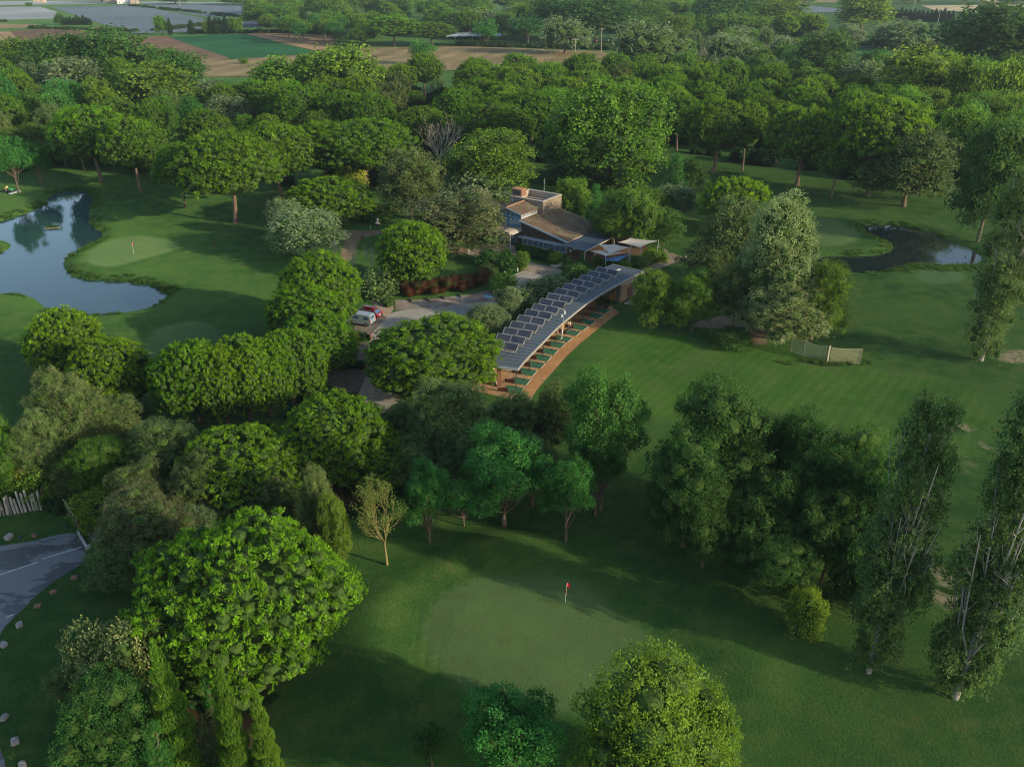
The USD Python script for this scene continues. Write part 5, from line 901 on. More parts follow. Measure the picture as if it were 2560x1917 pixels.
plain('steel', (0.2808, 0.3198, 0.3432), .45, spec=.5); plain('white_metal', (0.3588, 0.3588, 0.3432), .45); plain('dark_metal', (0.0234, 0.025, 0.0273), .45); plain('slate_metal', (0.0374, 0.0585, 0.0819), .5, var=.15, scale=.8); plain('range_metal', (.062, .082, .094), .7, spec=.3, var=.14, scale=.5, bump=.004, bscale=2.0); plain('aluminium', (0.2964, 0.2886, 0.2574), .35, metal=.4)
plain('beige_wall', (0.2964, 0.2496, 0.195), .9, bump=.01); plain('white_paint', (0.546, 0.546, 0.5304), .6); plain('road_paint', (0.429, 0.4368, 0.4368), .7, var=.25, scale=5); plain('yellow_paint', (0.429, 0.2574, 0.039), .7, var=.2, scale=4); plain('blue_paint', (0.078, 0.2106, 0.3588), .7, var=.35, scale=4.0); plain('orange_paint', (0.429, 0.1716, 0.0156), .5); plain('kerb_grey', (0.078, 0.078, 0.078), .8)
plain('mat_green', (0.0109, 0.0819, 0.0351), .9, var=.2, scale=8, bump=.01); plain('rubber', (0.0156, 0.0156, 0.0156), .8); plain('red_paint', (0.078, 0.0031, 0.0062), .3, coat_weight=.6); plain('van_white', (0.1716, 0.2067, 0.2145), .35, coat_weight=.4); plain('tail_red', (0.429, 0.0234, 0.0156), .25); plain('plate_white', (0.585, 0.585, 0.5616), .5); plain('chrome', (0.429, 0.429, 0.429), .2, metal=.9)
plain('sail_cream', (0.4056, 0.3666, 0.3042), .85, var=.05); plain('sail_blue', (0.078, 0.1716, 0.3276), .85, var=.08); plain('sail_pale', (0.312, 0.39, 0.468), .85, var=.05)
plain('rock_pale', (0.2262, 0.2067, 0.1833), .9, var=.3, scale=3, bump=.05, bscale=6); plain('rock_red', (0.195, 0.1053, 0.0702), .9, var=.35, scale=3, bump=.05, bscale=6); plain('rock_dark', (0.039, 0.0429, 0.039), .9)
plain('skin', (.50, .30, .21), .55, var=.05); plain('hair_dark', (.02, .014, .01), .6); plain('shirt_red', (.50, .012, .025), .8); plain('shirt_white', (.62, .64, .67), .8); plain('shirt_cream', (.55, .45, .30), .8); plain('cloth_dark', (.025, .027, .035), .85); plain('shirt_tan', (.48, .34, .13), .8); plain('cap_white', (.7, .7, .68), .8)
plain('flag_red', (.60, .02, .03), .7); plain('mower_green', (.03, .22, .06), .4); plain('flag_white', (.7, .71, .72), .8); plain('flag_stripes', (.62, .26, .02), .8); plain('net_cord', (.30, .29, .17), .9); plain('greenhouse_film', (.20, .25, .28), .4, var=.12, scale=.4); plain('lamp_yellow', (.75, .55, .05), .4)
mat('pv_glass', {'g': ('geometry', {}), 'n': ('noise_texture', {'scale': .7, 'detail': 3.0}), 'r': ('rgb_ramp', {'ramp': [(.35, (.020, .026, .038)), (.7, (.040, .046, .058))]}), 'p': ('principled_bsdf', {'roughness': .22, 'specular_ior_level': .5})}, [('g.position', 'n.vector'), ('n.fac', 'r.fac'), ('r.color', 'p.base_color')])
mat('pane', {'g': ('glossy_bsdf', {'color': (.85, .9, .95), 'roughness': .03}), 'd': ('principled_bsdf', {'base_color': (.035, .075, .115), 'roughness': .1}), 'f': ('fresnel', {'IOR': 1.7}), 'm': ('mix_closure', {})}, [('f.fac', 'm.fac'), ('d.BSDF', 'm.closure1'), ('g.BSDF', 'm.closure2')], surface='m.closure')
mat('blue_pane', {'g': ('glossy_bsdf', {'color': (.8, .9, 1.0), 'roughness': .05}), 'd': ('principled_bsdf', {'base_color': (.045, .16, .27), 'roughness': .15}), 'f': ('fresnel', {'IOR': 1.8}), 'm': ('mix_closure', {})}, [('f.fac', 'm.fac'), ('d.BSDF', 'm.closure1'), ('g.BSDF', 'm.closure2')], surface='m.closure')
mat('net', {'g': ('texture_coordinate', {}), 'w': ('wave_texture', {'bands_direction': 'x', 'scale': 4.5}), 'w2': ('wave_texture', {'bands_direction': 'z', 'scale': 4.5}), 'mx': ('math', {'math_type': 'maximum'}), 'gt': ('math', {'math_type': 'greater_than', 'value2': .91}), 't': ('transparent_bsdf', {}), 'p': ('principled_bsdf', {'base_color': (.27, .27, .16), 'roughness': .9}), 'm': ('mix_closure', {})},
    [('g.object', 'w.vector'), ('g.object', 'w2.vector'), ('w.fac', 'mx.value1'), ('w2.fac', 'mx.value2'), ('mx.value', 'gt.value1'), ('gt.value', 'm.fac'), ('t.BSDF', 'm.closure1'), ('p.BSDF', 'm.closure2')], surface='m.closure')
orng = np.random.default_rng(77)

# ---------------------------------------------------------------- the clubhouse, in its own frame: x along the long front, y into the building
CO, CR = (10.4, 154.3), math.radians(-35)
club = thing('clubhouse', 'golf clubhouse with tiled lean roof, stone tower and blue glazed lantern', 'building', (CO[0], CO[1], 0.03), CR)
def prism_x(profile, y0, y1):
    "profile in (x, z), extruded along y"
    g = Polygon(profile); m = trimesh.creation.extrude_polygon(g, y1 - y0, engine='earcut'); v = m.vertices.copy(); m.vertices = np.c_[v[:, 0], v[:, 2] + y0, v[:, 1]]; m.fix_normals(); return m
RZ = lambda s: 2.75 + .219 * (-s)
part(club, 'wall', prism_x([(-10.3, 0), (-.05, 0), (-.05, 2.6), (-10.3, RZ(-10.3) - .25)], .12, 12.0), 'beige_wall')
n_b = 9
for i in range(n_b):                                                # dark cladding boards of the front gable, each with its own edges
    a, b = -10.3 + i * 10.15 / n_b, -10.3 + (i + 1) * 10.15 / n_b - .02
    for k in range(3):
        z0 = lambda s: 1.95 + (RZ(s) - .27 - 1.95) * k / 3; z1 = lambda s: 1.95 + (RZ(s) - .27 - 1.95) * (k + 1) / 3 - .015
        if z1(b) - z0(b) > .06: part(club, 'cladding_board', prism_x([(a, z0(a)), (b, z0(b)), (b, z1(b)), (a, z1(a))], orng.uniform(.02, .05), .12), 'dark_wood')
part(club, 'plinth', bx(-10.3, -.05, .0, .12, 0, .3), 'coping')
for i in range(8):                                                  # the long strip of shuttered windows
    a = -10.15 + i * 1.26; b = a + 1.2
    w = part(club, 'window', cat_([bx(a, b, -.06, .1, .3, .37), bx(a, b, -.06, .1, 1.55, 1.62), bx(a, a + .06, -.07, .1, .37, 1.55), bx(b - .06, b, -.07, .1, .37, 1.55)]), 'steel')
    part(w, 'pane', bx(a + .06, b - .06, .05, .09, .37, 1.55), 'pane')
    for z in (.62, .86, 1.1, 1.34): part(w, 'louver', bx(a + .06, b - .06, -.03, .03, z, z + .045), 'steel')
part(club, 'window_canopy', hullp([(-11.0, .11, 1.98), (.1, .11, 1.98), (-11.0, -.75, 1.68), (.1, -.75, 1.68), (-11.0, .11, 1.92), (.1, .11, 1.92), (-11.0, -.75, 1.62), (.1, -.75, 1.62)]), 'steel')
def tile_field(o, ax, ay, lx, ly, nx, ny, up):
    "half-round tiles in courses down a slope; o the top corner, ax across, ay down the slope"
    vs, fs, n = [], [], 0
    prof = np.array([(-.5, 0), (-.3, .6), (0, .9), (.3, .6), (.5, 0)]) * [lx / nx, .085]
    for j in range(ny):
        for i in range(nx):
            for t, dz in ((ly * j / ny - .02, .06), (ly * (j + 1) / ny + .04, .085)):
                c = o + ax * (lx * (i + .5) / nx + orng.normal() * .01) + ay * t
                vs.append(c + prof[:, :1] * ax + (prof[:, 1:] + dz) * up + orng.normal() * .008 * up)
            for k in range(4): fs += [[n + k, n + 5 + k, n + 6 + k], [n + k, n + 6 + k, n + 1 + k]]
            fs += [[n + 5, n + 9, n + 7], [n + 5, n + 7, n + 6], [n + 7, n + 9, n + 8]]
            n += 10
    return trimesh.Trimesh(np.vstack(vs), np.array(fs), process=False)
sl = nrm(np.array([1.0, 0, -.219])); upn = nrm(np.array([.219, 0, 1.0]))
rf = part(club, 'roof', prism_x([(-10.55, RZ(-10.55) - .2), (.45, RZ(.45) - .2), (.45, RZ(.45)), (-10.55, RZ(-10.55))], -.45, 12.3), 'roof_bed')
part(rf, 'roof_tiles', tile_field(np.array([-10.45, -.3, RZ(-10.45)]), np.array([0, 1.0, 0]), sl, 12.4, 11.0, 44, 25, upn), 'tiles', kind='stuff')
part(rf, 'verge', prism_x([(-10.6, RZ(-10.6) - .24), (.5, RZ(.5) - .24), (.5, RZ(.5) + .1), (-10.6, RZ(-10.6) + .1)], -.62, -.46), 'steel')
part(rf, 'verge', prism_x([(-9.2, RZ(-9.2) - .24), (.5, RZ(.5) - .24), (.5, RZ(.5) + .1), (-9.2, RZ(-9.2) + .1)], 12.31, 12.42), 'coping')
part(rf, 'gutter', bx(.46, .62, -.6, 12.4, 2.5, 2.62), 'coping')
for i in range(13): part(club, 'eave_window', bx(-.045, .0, .35 + i * .9, 1.15 + i * .9, 2.15, 2.5), 'pane')
# stone tower
tx0, tx1, ty0, ty1, tz = -17.4, -9.3, 6.0, 13.0, 7.5
tw = part(club, 'tower', cat_([bx(tx0, tx1, ty0, ty0 + .4, 0, tz), bx(tx0, tx1, ty1 - .4, ty1, 0, tz), bx(tx0, tx0 + .4, ty0 + .4, ty1 - .4, 0, tz), bx(tx1 - .4, tx1, ty0 + .4, ty1 - .4, 0, tz), bx(tx0 + .4, tx1 - .4, ty0 + .4, ty1 - .4, 5.5, 6.3)]), 'stone')
def stones(p0, du, dz, W_, H_, out, sz=.42):
    ms, z = [], 0.0
    while z < H_ - .05:
        h = min(orng.uniform(.16, .3), H_ - z); u = 0.0
        while u < W_ - .05:
            l = min(orng.uniform(.6, 1.5) * sz, W_ - u); d = orng.uniform(.015, .055); g = .015
            q = [p0 + du * a + dz * b + out * c for a in (u + g, u + l - g) for b in (z + g, z + h - g) for c in (-.02, d)]
            q = np.array(q); m = q.mean(0); ff = q @ out > m @ out; q[ff] = m + (q[ff] - m) * [.96, .96, .9]
            # eight corners, hull is a bevelled block
            f = np.array([[0, 1, 3], [0, 3, 2], [4, 6, 7], [4, 7, 5], [0, 4, 5], [0, 5, 1], [2, 3, 7], [2, 7, 6], [1, 5, 7], [1, 7, 3]])
            ms.append((q, f)); u += l
        z += h
    return join(*ms)
X_, Y_, Z_ = np.eye(3)
part(tw, 'stonework', stones(np.array([tx0, ty0, 2.2]), X_, Z_, tx1 - tx0, tz - 2.2, -Y_), 'stones', kind='stuff')
part(tw, 'stonework', stones(np.array([tx1, ty0, 2.2]), Y_, Z_, ty1 - ty0, tz - 2.2, X_), 'stones', kind='stuff')
part(tw, 'coping', cat_([bx(tx0 - .08, tx1 + .08, ty0 - .08, ty0 + .46, tz, tz + .1), bx(tx0 - .08, tx1 + .08, ty1 - .46, ty1 + .08, tz, tz + .1), bx(tx0 - .08, tx0 + .46, ty0 + .46, ty1 - .46, tz, tz + .1), bx(tx1 - .46, tx1 + .08, ty0 + .46, ty1 - .46, tz, tz + .1)]), 'coping')
part(tw, 'terrace_floor', bx(tx0 + .42, tx1 - .42, ty0 + .42, ty1 - .42, 6.31, 6.36), 'terracotta')
part(tw, 'hatch_wall', bx(-14.6, -9.9, 8.4, 8.6, 6.37, 7.3), 'stone')
ch = part(club, 'chimney', bx(-17.2, -14.9, 6.5, 8.2, tz + .11, 8.9), 'brick_red')
part(ch, 'chimney_cap', rbox(-17.3, -14.8, 6.4, 8.3, 8.9, 9.05), 'orange_tile')
part(ch, 'chimney_vent', bx(-16.9, -15.3, 6.44, 6.49, 7.9, 8.7), 'dark_metal')
part(club, 'antenna', cat_([bar((-13.6, 12.9, 7.4), (-13.6, 12.9, 10.3), .035), bar((-13.9, 12.9, 9.8), (-13.3, 12.9, 9.8), .02), bar((-13.85, 12.9, 9.4), (-13.35, 12.9, 9.4), .02)]), 'steel')
part(club, 'wall_lamp', rbox(-16.9, -16.6, 5.85, 5.95, 6.6, 7.0), 'white_paint')
# lantern with the blue window wall
lx0, lx1, ly0, ly1 = -16.9, -10.6, .25, 5.98
part(club, 'lantern_wall', cat_([bx(lx0, lx1, ly0 + .1, ly1, 0, 5.35), bx(lx0, lx0 + .2, ly0 + .1, ly1, 5.35, 6.15), bx(lx0 + .2, lx1 - .2, ly0 + .5, ly1, 5.35, 6.15)]), 'steel')
part(club, 'lantern_gable', prism_x([(lx0, 6.15), (lx1, 6.15), (-13.7, 6.85)], ly0 + .02, ly0 + .2), 'grey_wood')
win = part(club, 'lantern_window', cat_([bx(lx0, lx1, ly0 - .08, ly0 + .09, 5.98, 6.15), bx(lx0, lx1, ly0 - .08, ly0 + .09, 3.05, 3.2)] + [bx(lx0 + i * 1.236, lx0 + i * 1.236 + .12, ly0 - .1, ly0 + .09, 3.2, 5.98) for i in range(6)] + [bx(lx0 + .12, lx1 - .06, ly0 - .06, ly0 + .05, 3.2 + j * .695 - .03, 3.2 + j * .695 + .03) for j in range(1, 4)]), 'steel')
for i in range(5):
    for j in range(4): part(win, 'pane', bx(lx0 + i * 1.236 + .13, lx0 + i * 1.236 + 1.226, ly0 + .02, ly0 + .06, 3.24 + j * .695, 3.2 + (j + 1) * .695 - .04), 'blue_pane')
cw = part(club, 'clerestory', cat_([bx(lx1 - .1, lx1 + .08, ly0, ly1, 5.15, 5.4), bx(lx1 - .1, lx1 + .08, ly0, ly1, 6.05, 6.2)] + [bx(lx1 - .1, lx1 + .08, ly0 + i * 1.40, ly0 + i * 1.40 + .13, 5.4, 6.05) for i in range(5)]), 'white_metal')
for i in range(4):
    y = ly0 + .13 + i * 1.40; part(cw, 'pane', bx(lx1 - .04, lx1, y, y + 1.27, 5.4, 6.05), 'pane')
    for z in (5.56, 5.72, 5.88): part(cw, 'louver', bx(lx1 + .01, lx1 + .07, y, y + 1.27, z, z + .06), 'white_metal')
lr = part(club, 'lantern_roof', prism_x([(lx0 - .5, 6.08), (-13.7, 6.98), (lx1 + .5, 6.08), (lx1 + .5, 6.2), (-13.7, 7.1), (lx0 - .5, 6.2)], ly0 - .7, 5.99), 'roof_bed')
for sgn in (-1, 1):
    a = nrm(np.array([sgn * 3.65, 0, -.9])); u = nrm(np.array([sgn * .9, 0, 3.65]))
    part(lr, 'roof_tiles', tile_field(np.array([-13.7, ly0 - .6, 7.09]), Y_, a, 6.3, 3.7, 22, 9, u), 'tiles', kind='stuff')
part(lr, 'ridge', tube([(-13.7, ly0 - .7, 7.16), (-13.7, 5.98, 7.16)], [.17, .17], 8), 'orange_tile')
part(lr, 'verge', prism_x([(lx0 - .55, 6.0), (-13.7, 6.9), (lx1 + .55, 6.0), (lx1 + .55, 6.25), (-13.7, 7.15), (lx0 - .55, 6.25)], ly0 - .82, ly0 - .71), 'steel')
# entrance porch
pc = part(club, 'porch', cat_([bx(-16.4, -10.2, -4.1, -3.95, 2.85, 3.05), bx(-16.4, -10.2, -.5, .1, 2.85, 3.05), bx(-16.4, -16.25, -3.95, -.5, 2.85, 3.05), bx(-10.35, -10.2, -3.95, -.5, 2.85, 3.05), bx(-13.4, -13.25, -3.95, -.5, 2.85, 3.05)]), 'white_metal')
for x0 in (-16.25, -13.25):
    t = np.linspace(0, np.pi, 9); pr = [(x0 + 1.45 - 1.42 * np.cos(q), 3.06 + .42 * np.sin(q)) for q in t]; pr2 = [(x0 + 1.45 - 1.36 * np.cos(q), 3.06 + .36 * np.sin(q)) for q in t[::-1]]
    part(pc, 'vault', prism_x(pr + pr2, -4.05, .05), 'beige_wall')
for x in (-10.3, -13.3, -16.3): part(pc, 'post', tube([(x, -4.02, 0), (x, -4.02, 2.85)], [.1, .1], 10), 'white_metal')
dr = part(club, 'door', cat_([bx(-14.6, -14.5, .2, .34, 0, 2.6), bx(-11.9, -11.8, .2, .34, 0, 2.6), bx(-13.25, -13.15, .2, .34, 0, 2.6), bx(-14.6, -11.8, .2, .34, 2.6, 2.75)]), 'steel')
for x in (-14.5, -13.15): part(dr, 'pane', bx(x, x + 1.25, .26, .3, 0, 2.6), 'pane')
part(club, 'wall_panel', bx(-16.8, -14.7, .22, .34, .05, 2.8), 'sail_blue'); part(club, 'wall_panel', bx(-11.7, -10.62, .22, .34, .05, 2.8), 'dark_wood')
# dark veranda roof on the end wall
vr = part(club, 'veranda_roof', hullp([(.05, -2.2, 2.42), (.05, 10.4, 2.42), (5.4, -2.0, 2.2), (5.4, 9.8, 2.2), (.05, -2.2, 2.3), (.05, 10.4, 2.3), (5.4, -2.0, 2.08), (5.4, 9.8, 2.08)]), 'slate_metal')
part(vr, 'gutter', bx(5.41, 5.53, -2.05, 9.85, 2.06, 2.24), 'coping')
for i in range(1, 13): part(vr, 'seam', hullp([(.1, -2.1 + i * .95, 2.43), (5.38, -2.0 + i * .92, 2.21), (.1, -2.05 + i * .95, 2.43), (5.38, -1.95 + i * .92, 2.21), (.1, -2.1 + i * .95, 2.46), (5.38, -2.0 + i * .92, 2.24)]), 'slate_metal')
for y in (-1.9, 1.9, 5.7, 9.6): part(vr, 'post', bx(5.2, 5.3, y, y + .1, 0, 2.08), 'white_metal')
ew = part(club, 'veranda_window', cat_([bx(-.04, .03, y, y + .1, 0, 2.1) for y in np.arange(.3, 11.8, 1.4)] + [bx(-.04, .02, .4, 11.5, 2.0, 2.1)]), 'steel')
for y in np.arange(.3, 10.3, 1.4): part(ew, 'pane', bx(-.045, -.01, y + .1, y + 1.4, .1, 2.0), 'pane')
# low wing behind the oak
part(club, 'wing_wall', bx(-25.5, -16.92, 3.2, 10.5, 0, 3.1), 'dark_wood')
wr = part(club, 'wing_roof', hullp([(-26, 2.6, 3.3), (-17.42, 2.6, 3.3), (-26, 9.0, 4.9), (-17.42, 9.0, 4.9), (-26, 2.6, 3.15), (-17.42, 2.6, 3.15), (-26, 9.0, 4.7), (-17.42, 9.0, 4.7)]), 'roof_bed')
part(wr, 'roof_tiles', tile_field(np.array([-25.9, 8.9, 4.88]), X_, nrm(np.array([0, -6.4, -1.6])), 8.4, 6.4, 30, 15, nrm(np.array([0, -1.6, 6.4]))), 'tiles', kind='stuff')
part(wr, 'gutter', bx(-26, -17.42, 2.45, 2.58, 3.12, 3.3), 'steel')

# ---------------------------------------------------------------- terrace sails
def sail(name, label, corners, m_, sag=.5, posts=()):
    c = np.array(corners, float); o = c.mean(0) * [1, 1, 0]; t = thing(name, label, 'shade sail', o); c = c - o
    n = 9; k = len(c)
    if k == 3: c = np.vstack([c, c[2:3] + .02 * (c[1:2] - c[2:3])])
    u, v = np.meshgrid(np.linspace(0, 1, n), np.linspace(0, 1, n), indexing='ij')
    P = (1 - u)[..., None] * (1 - v)[..., None] * c[0] + u[..., None] * (1 - v)[..., None] * c[1] + u[..., None] * v[..., None] * c[2] + (1 - u)[..., None] * v[..., None] * c[3]
    ctr = c.mean(0); pull = (np.where((u == 0) | (u == 1), 4 * v * (1 - v), 0) + np.where((v == 0) | (v == 1), 4 * u * (1 - u), 0)) * .12
    eu = np.abs(2 * u - 1); ev = np.abs(2 * v - 1); pull = np.maximum(eu ** 4 * 4 * v * (1 - v), ev ** 4 * 4 * u * (1 - u)) * .13
    P = P + (ctr - P) * pull[..., None]; P[..., 2] -= sag * (16 * u * v * (1 - u) * (1 - v)) * .35
    top = P.reshape(-1, 3); bot = top - [0, 0, .03]; i, j = np.meshgrid(np.arange(n - 1), np.arange(n - 1), indexing='ij'); a = (i * n + j).ravel()
    f = np.vstack([np.stack([a, a + n, a + n + 1], 1), np.stack([a, a + n + 1, a + 1], 1)])
    b = list(range(0, n * n, n)) + list(range(n * (n - 1) + 1, n * n)) + list(range(n * n - 1 - n, 0, -n)) + list(range(n - 2, 0, -1)); N = n * n
    side = np.array([[b[q], b[(q + 1) % len(b)], N + b[(q + 1) % len(b)]] for q in range(len(b))] + [[b[q], N + b[(q + 1) % len(b)], N + b[q]] for q in range(len(b))])
    mm = trimesh.Trimesh(np.vstack([top, bot]), np.vstack([f, f[:, ::-1] + N, side]), process=False)
    part(t, 'cloth', mm, m_, smooth=40)
    for px, py, h in posts:
        q = np.array([px, py, 0]) - o; part(t, 'mast', tube([q, q + [.12 * np.sign(q[0]), .1, h]], [.07, .05], 8), 'steel')
    return t
sail('shade_sail', 'cream triangular sail nearest the range roof, over the blue one', [(14.3, 147.5, 2.9), (16.9, 143.9, 3.1), (20.9, 146.9, 2.7), (16.2, 149.2, 2.5)], 'sail_cream', .6, [(16.95, 143.75, 3.3)])
sail('shade_sail', 'pale cream sail with curved edges in the middle of the terrace', [(16.0, 149.6, 3.5), (19.2, 149.2, 3.6), (21.6, 147.6, 3.5), (17.9, 146.6, 2.6)], 'sail_cream', .5, [(21.7, 147.5, 3.6)])
sail('shade_sail', 'deep blue sail hanging lowest at the terrace edge', [(16.9, 144.3, 2.1), (17.0, 146.4, 2.0), (21.5, 146.7, 2.4), (19.4, 145.1, 1.7)], 'sail_blue', .3, [(21.6, 146.6, 2.6)])
sail('shade_sail', 'blue and pale triangular sail beside the dark veranda roof', [(17.5, 150.6, 2.9), (19.4, 152.0, 2.7), (21.6, 149.7, 2.8), (19.6, 149.4, 2.3)], 'sail_pale', .4, [(21.7, 149.6, 3.0)])
sail('shade_sail', 'large grey-cream sail at the far end of the terrace', [(19.9, 152.1, 3.1), (23.8, 149.4, 2.9), (27.3, 151.4, 3.6), (22.6, 154.3, 3.3)], 'sail_cream', .5, [(27.4, 151.4, 3.8), (23.85, 149.25, 3.0)])
# ---------------------------------------------------------------- the driving range
from scipy.interpolate import CubicSpline
RE = np.array([(0.73, 96.7), (2.39, 100.99), (4.09, 104.84), (6.61, 110.57), (8.69, 114.68), (11.85, 120.39), (15.31, 125.55), (18.77, 130.21), (22.21, 134.48)])
_l = np.r_[0, np.cumsum(np.linalg.norm(np.diff(RE, axis=0), axis=1))]; _sx, _sy = CubicSpline(_l, RE[:, 0]), CubicSpline(_l, RE[:, 1]); RL = _l[-1]
def rpt(s, off=0.0, z=0.0):
    "a point s metres along the roof's right edge, off metres to its left"
    p = np.array([_sx(s), _sy(s)]); t = nrm(np.array([_sx(s, 1), _sy(s, 1)])); n = np.array([-t[1], t[0]]); q = p + n * off
    return np.array([q[0], q[1], z])
def rdir(s): return nrm(np.array([_sx(s, 1), _sy(s, 1), 0.0]))
def strip(s0, s1, o0, o1, z0, z1, n=40):
    "a curved bar that follows the roof edge; z may differ at its two sides"
    z0, z1 = np.broadcast_to(z0, 2), np.broadcast_to(z1, 2); S = np.linspace(s0, s1, n); v = []
    for s in S: v += [rpt(s, o0, z0[0]), rpt(s, o1, z0[1]), rpt(s, o1, z1[1]), rpt(s, o0, z1[0])]
    f = [[0, 1, 2], [0, 2, 3]]
    for i in range(n - 1):
        for k in range(4):
            a, b, c, d = i * 4 + k, i * 4 + (k + 1) % 4, i * 4 + 4 + (k + 1) % 4, i * 4 + 4 + k; f += [[a, d, c], [a, c, b]]
    e = (n - 1) * 4; f += [[e, e + 2, e + 1], [e, e + 3, e + 2]]
    m = trimesh.Trimesh(np.array(v), np.array(f), process=False); m.fix_normals(); return m
struct('range_floor', drape(Polygon([rpt(s, 6.2)[:2] for s in np.linspace(-1, RL - 6, 24)] + [rpt(s, -2.2)[:2] for s in np.linspace(RL - 11, -2.5, 20)]), .024), 'terracotta')
struct('wood_chip_strip', drape(Polygon([(2.5, 99.6), (3.6, 103.2), (5.6, 108.0), (8.6, 113.8), (12.35, 120.4), (15.7, 125.2), (16.3, 125.4), (17.3, 124.6), (13.4, 118.1), (10.2, 112.6), (7.2, 106.7), (5.3, 102.6), (3.2, 97.3), (2.0, 95.0), (.6, 95.2)]), .034), 'wood_chips')
struct('yellow_line', strip(-2.0, RL - 9, .05, .17, .03, .036), 'yellow_paint')
rng_b = thing('driving_range_shelter', 'long curved open shelter with grey metal roof and stone end room', 'building')
rt_ = part(rng_b, 'roof', strip(0, RL, 0, 6.3, (3.32, 3.2), (3.5, 3.38), 60), 'range_metal')
for i in range(1, 44): part(rt_, 'roof_seam', strip(i, i + .06, .12, 6.2, (3.5, 3.38), (3.545, 3.425), 2), 'range_metal')
part(rt_, 'fascia', strip(0, RL, -.14, -.002, 3.22, 3.53, 60), 'aluminium'); part(rt_, 'fascia', strip(-.12, -.002, -.14, 6.3, (3.22, 3.12), (3.53, 3.42), 2), 'steel'); part(rt_, 'fascia', strip(RL + .002, RL + .12, -.14, 6.3, (3.22, 3.12), (3.53, 3.42), 2), 'aluminium')
for s in np.arange(1.6, RL - 7, 4.9): part(rng_b, 'post', tube([rpt(s, .75, .03), rpt(s, .75, 3.3)], [.06, .06], 8), 'dark_metal')
part(rng_b, 'back_wall', strip(.3, RL - 8, 5.5, 5.8, 0, 3.2, 30), 'beige_wall')
part(rng_b, 'bench', strip(6, RL - 14, 4.7, 5.2, .42, .5, 20), 'brown_wood')
for i in range(9): s0 = 2 + i * 3.2; part(rng_b, 'wall_opening', strip(s0, s0 + 1.6, 5.44, 5.495, 1.1, 2.4, 5), 'dark_wood')
A_, B_ = np.array([17.85, 128.95, 0]), np.array([21.45, 132.75, 0]); du_ = nrm(B_ - A_); dn_ = np.array([-du_[1], du_[0], 0]); LW = np.linalg.norm(B_ - A_)
def blk(u0, u1, n0, n1, z0, z1): return hullp([A_ + du_ * u + dn_ * n + Z_ * z for u in (u0, u1) for n in (n0, n1) for z in (z0, z1)])
er = part(rng_b, 'end_room', blk(0, LW, 0, 4.9, 0, 2.85), 'stone')
part(er, 'stonework', stones(A_ + Z_ * .03, du_, Z_, LW, 2.8, -dn_, .45), 'stones', kind='stuff'); part(er, 'stonework', stones(A_ + Z_ * .03, dn_, Z_, 4.9, 2.8, -du_, .45), 'stones', kind='stuff')
part(er, 'room_coping', blk(-.06, LW + .06, -.06, 4.96, 2.86, 2.98), 'beige_wall')
part(rng_b, 'door', blk(1.9, 3.1, -.075, -.06, 0.04, 2.15), 'dark_wood', label='dark door in the stone end wall'); part(rng_b, 'shutter', blk(3.15, 3.6, -.11, -.06, .04, 2.2), 'slate_metal')
od = part(rng_b, 'door', hullp([A_ + dn_ * a - du_ * b + Z_ * z for a in (.9, 1.9) for b in (.06, .1) for z in (.04, 2.25)]), 'orange_paint', label='orange door under the roof'); part(od, 'pane', hullp([A_ + dn_ * a - du_ * b + Z_ * z for a in (1.15, 1.65) for b in (.101, .12) for z in (1.2, 1.9)]), 'blue_pane')
part(rng_b, 'service_window', hullp([A_ + dn_ * a - du_ * b + Z_ * z for a in (2.2, 3.6) for b in (.06, .09) for z in (.9, 2.1)]), 'pane')
pp = rpt(.9, 2.9); part(rng_b, 'pillar', hullp([pp + [a, b, z] for a in (-.3, .3) for b in (-.2, .2) for z in (.03, 3.2)]), 'rust_wood')
part(rng_b, 'skylight', hullp([np.array([17.36, 134.42, 3.5]) + np.array([1.19, .93, 0]) * t + np.array([-.25, .3, 0]) * w + Z_ * z for t in (0, 1) for w in (0, .6) for z in (-.05, .12)]), 'white_metal')
# solar panels in pairs, tilted towards the near end
def panel_at(p, ax, ay, label, first=None):
    o = p; rot = math.atan2(ax[1], ax[0])
    if first is not None: return copy_of(first, 'solar_panel', label, 'solar panel', o, rot, group='solar panels on the shelter roof')
    t = thing('solar_panel', label, 'solar panel', o, rot, 'solar panels on the shelter roof', (1, 1, 1))
    y0, z0, y1, z1 = -.50, .16, .46, .82; n = nrm(np.array([0, -(z1 - z0), (y1 - y0)]))
    q = lambda x, k, d: np.array([x, y0 + (y1 - y0) * k, z0 + (z1 - z0) * k]) + n * d
    def slab(xa, xb, ka, kb, da, db): return hullp([q(x, k, d) for x in (xa, xb) for k in (ka, kb) for d in (da, db)])
    part(t, 'frame', cat_([slab(-1.03, 1.03, 0, .06, 0, .09), slab(-1.03, 1.03, .94, 1, 0, .09), slab(-1.03, -.97, .06, .94, 0, .09), slab(.97, 1.03, .06, .94, 0, .09), slab(-.97, .97, .06, .94, 0, .03)]), 'aluminium')
    part(t, 'glass', slab(-.965, .965, .065, .935, .035, .06), 'pv_glass')
    for x in (-.85, .85): part(t, 'stand', cat_([bar((x, .42, 0), (x, .44, .78), .03), bar((x, -.48, 0), (x, -.46, .16), .03), bar((x, -.48, .02), (x, .44, .02), .03)]), 'aluminium')
    part(t, 'ballast', rbox(-1.0, 1.0, -.72, -.56, -.02, .1), 'coping')
    return t
first = None; nth = ['nearest', 'second', 'third', 'fourth', 'fifth', 'sixth', 'seventh', 'eighth', 'ninth', 'tenth', 'eleventh', 'twelfth', 'thirteenth', 'fourteenth', 'farthest']
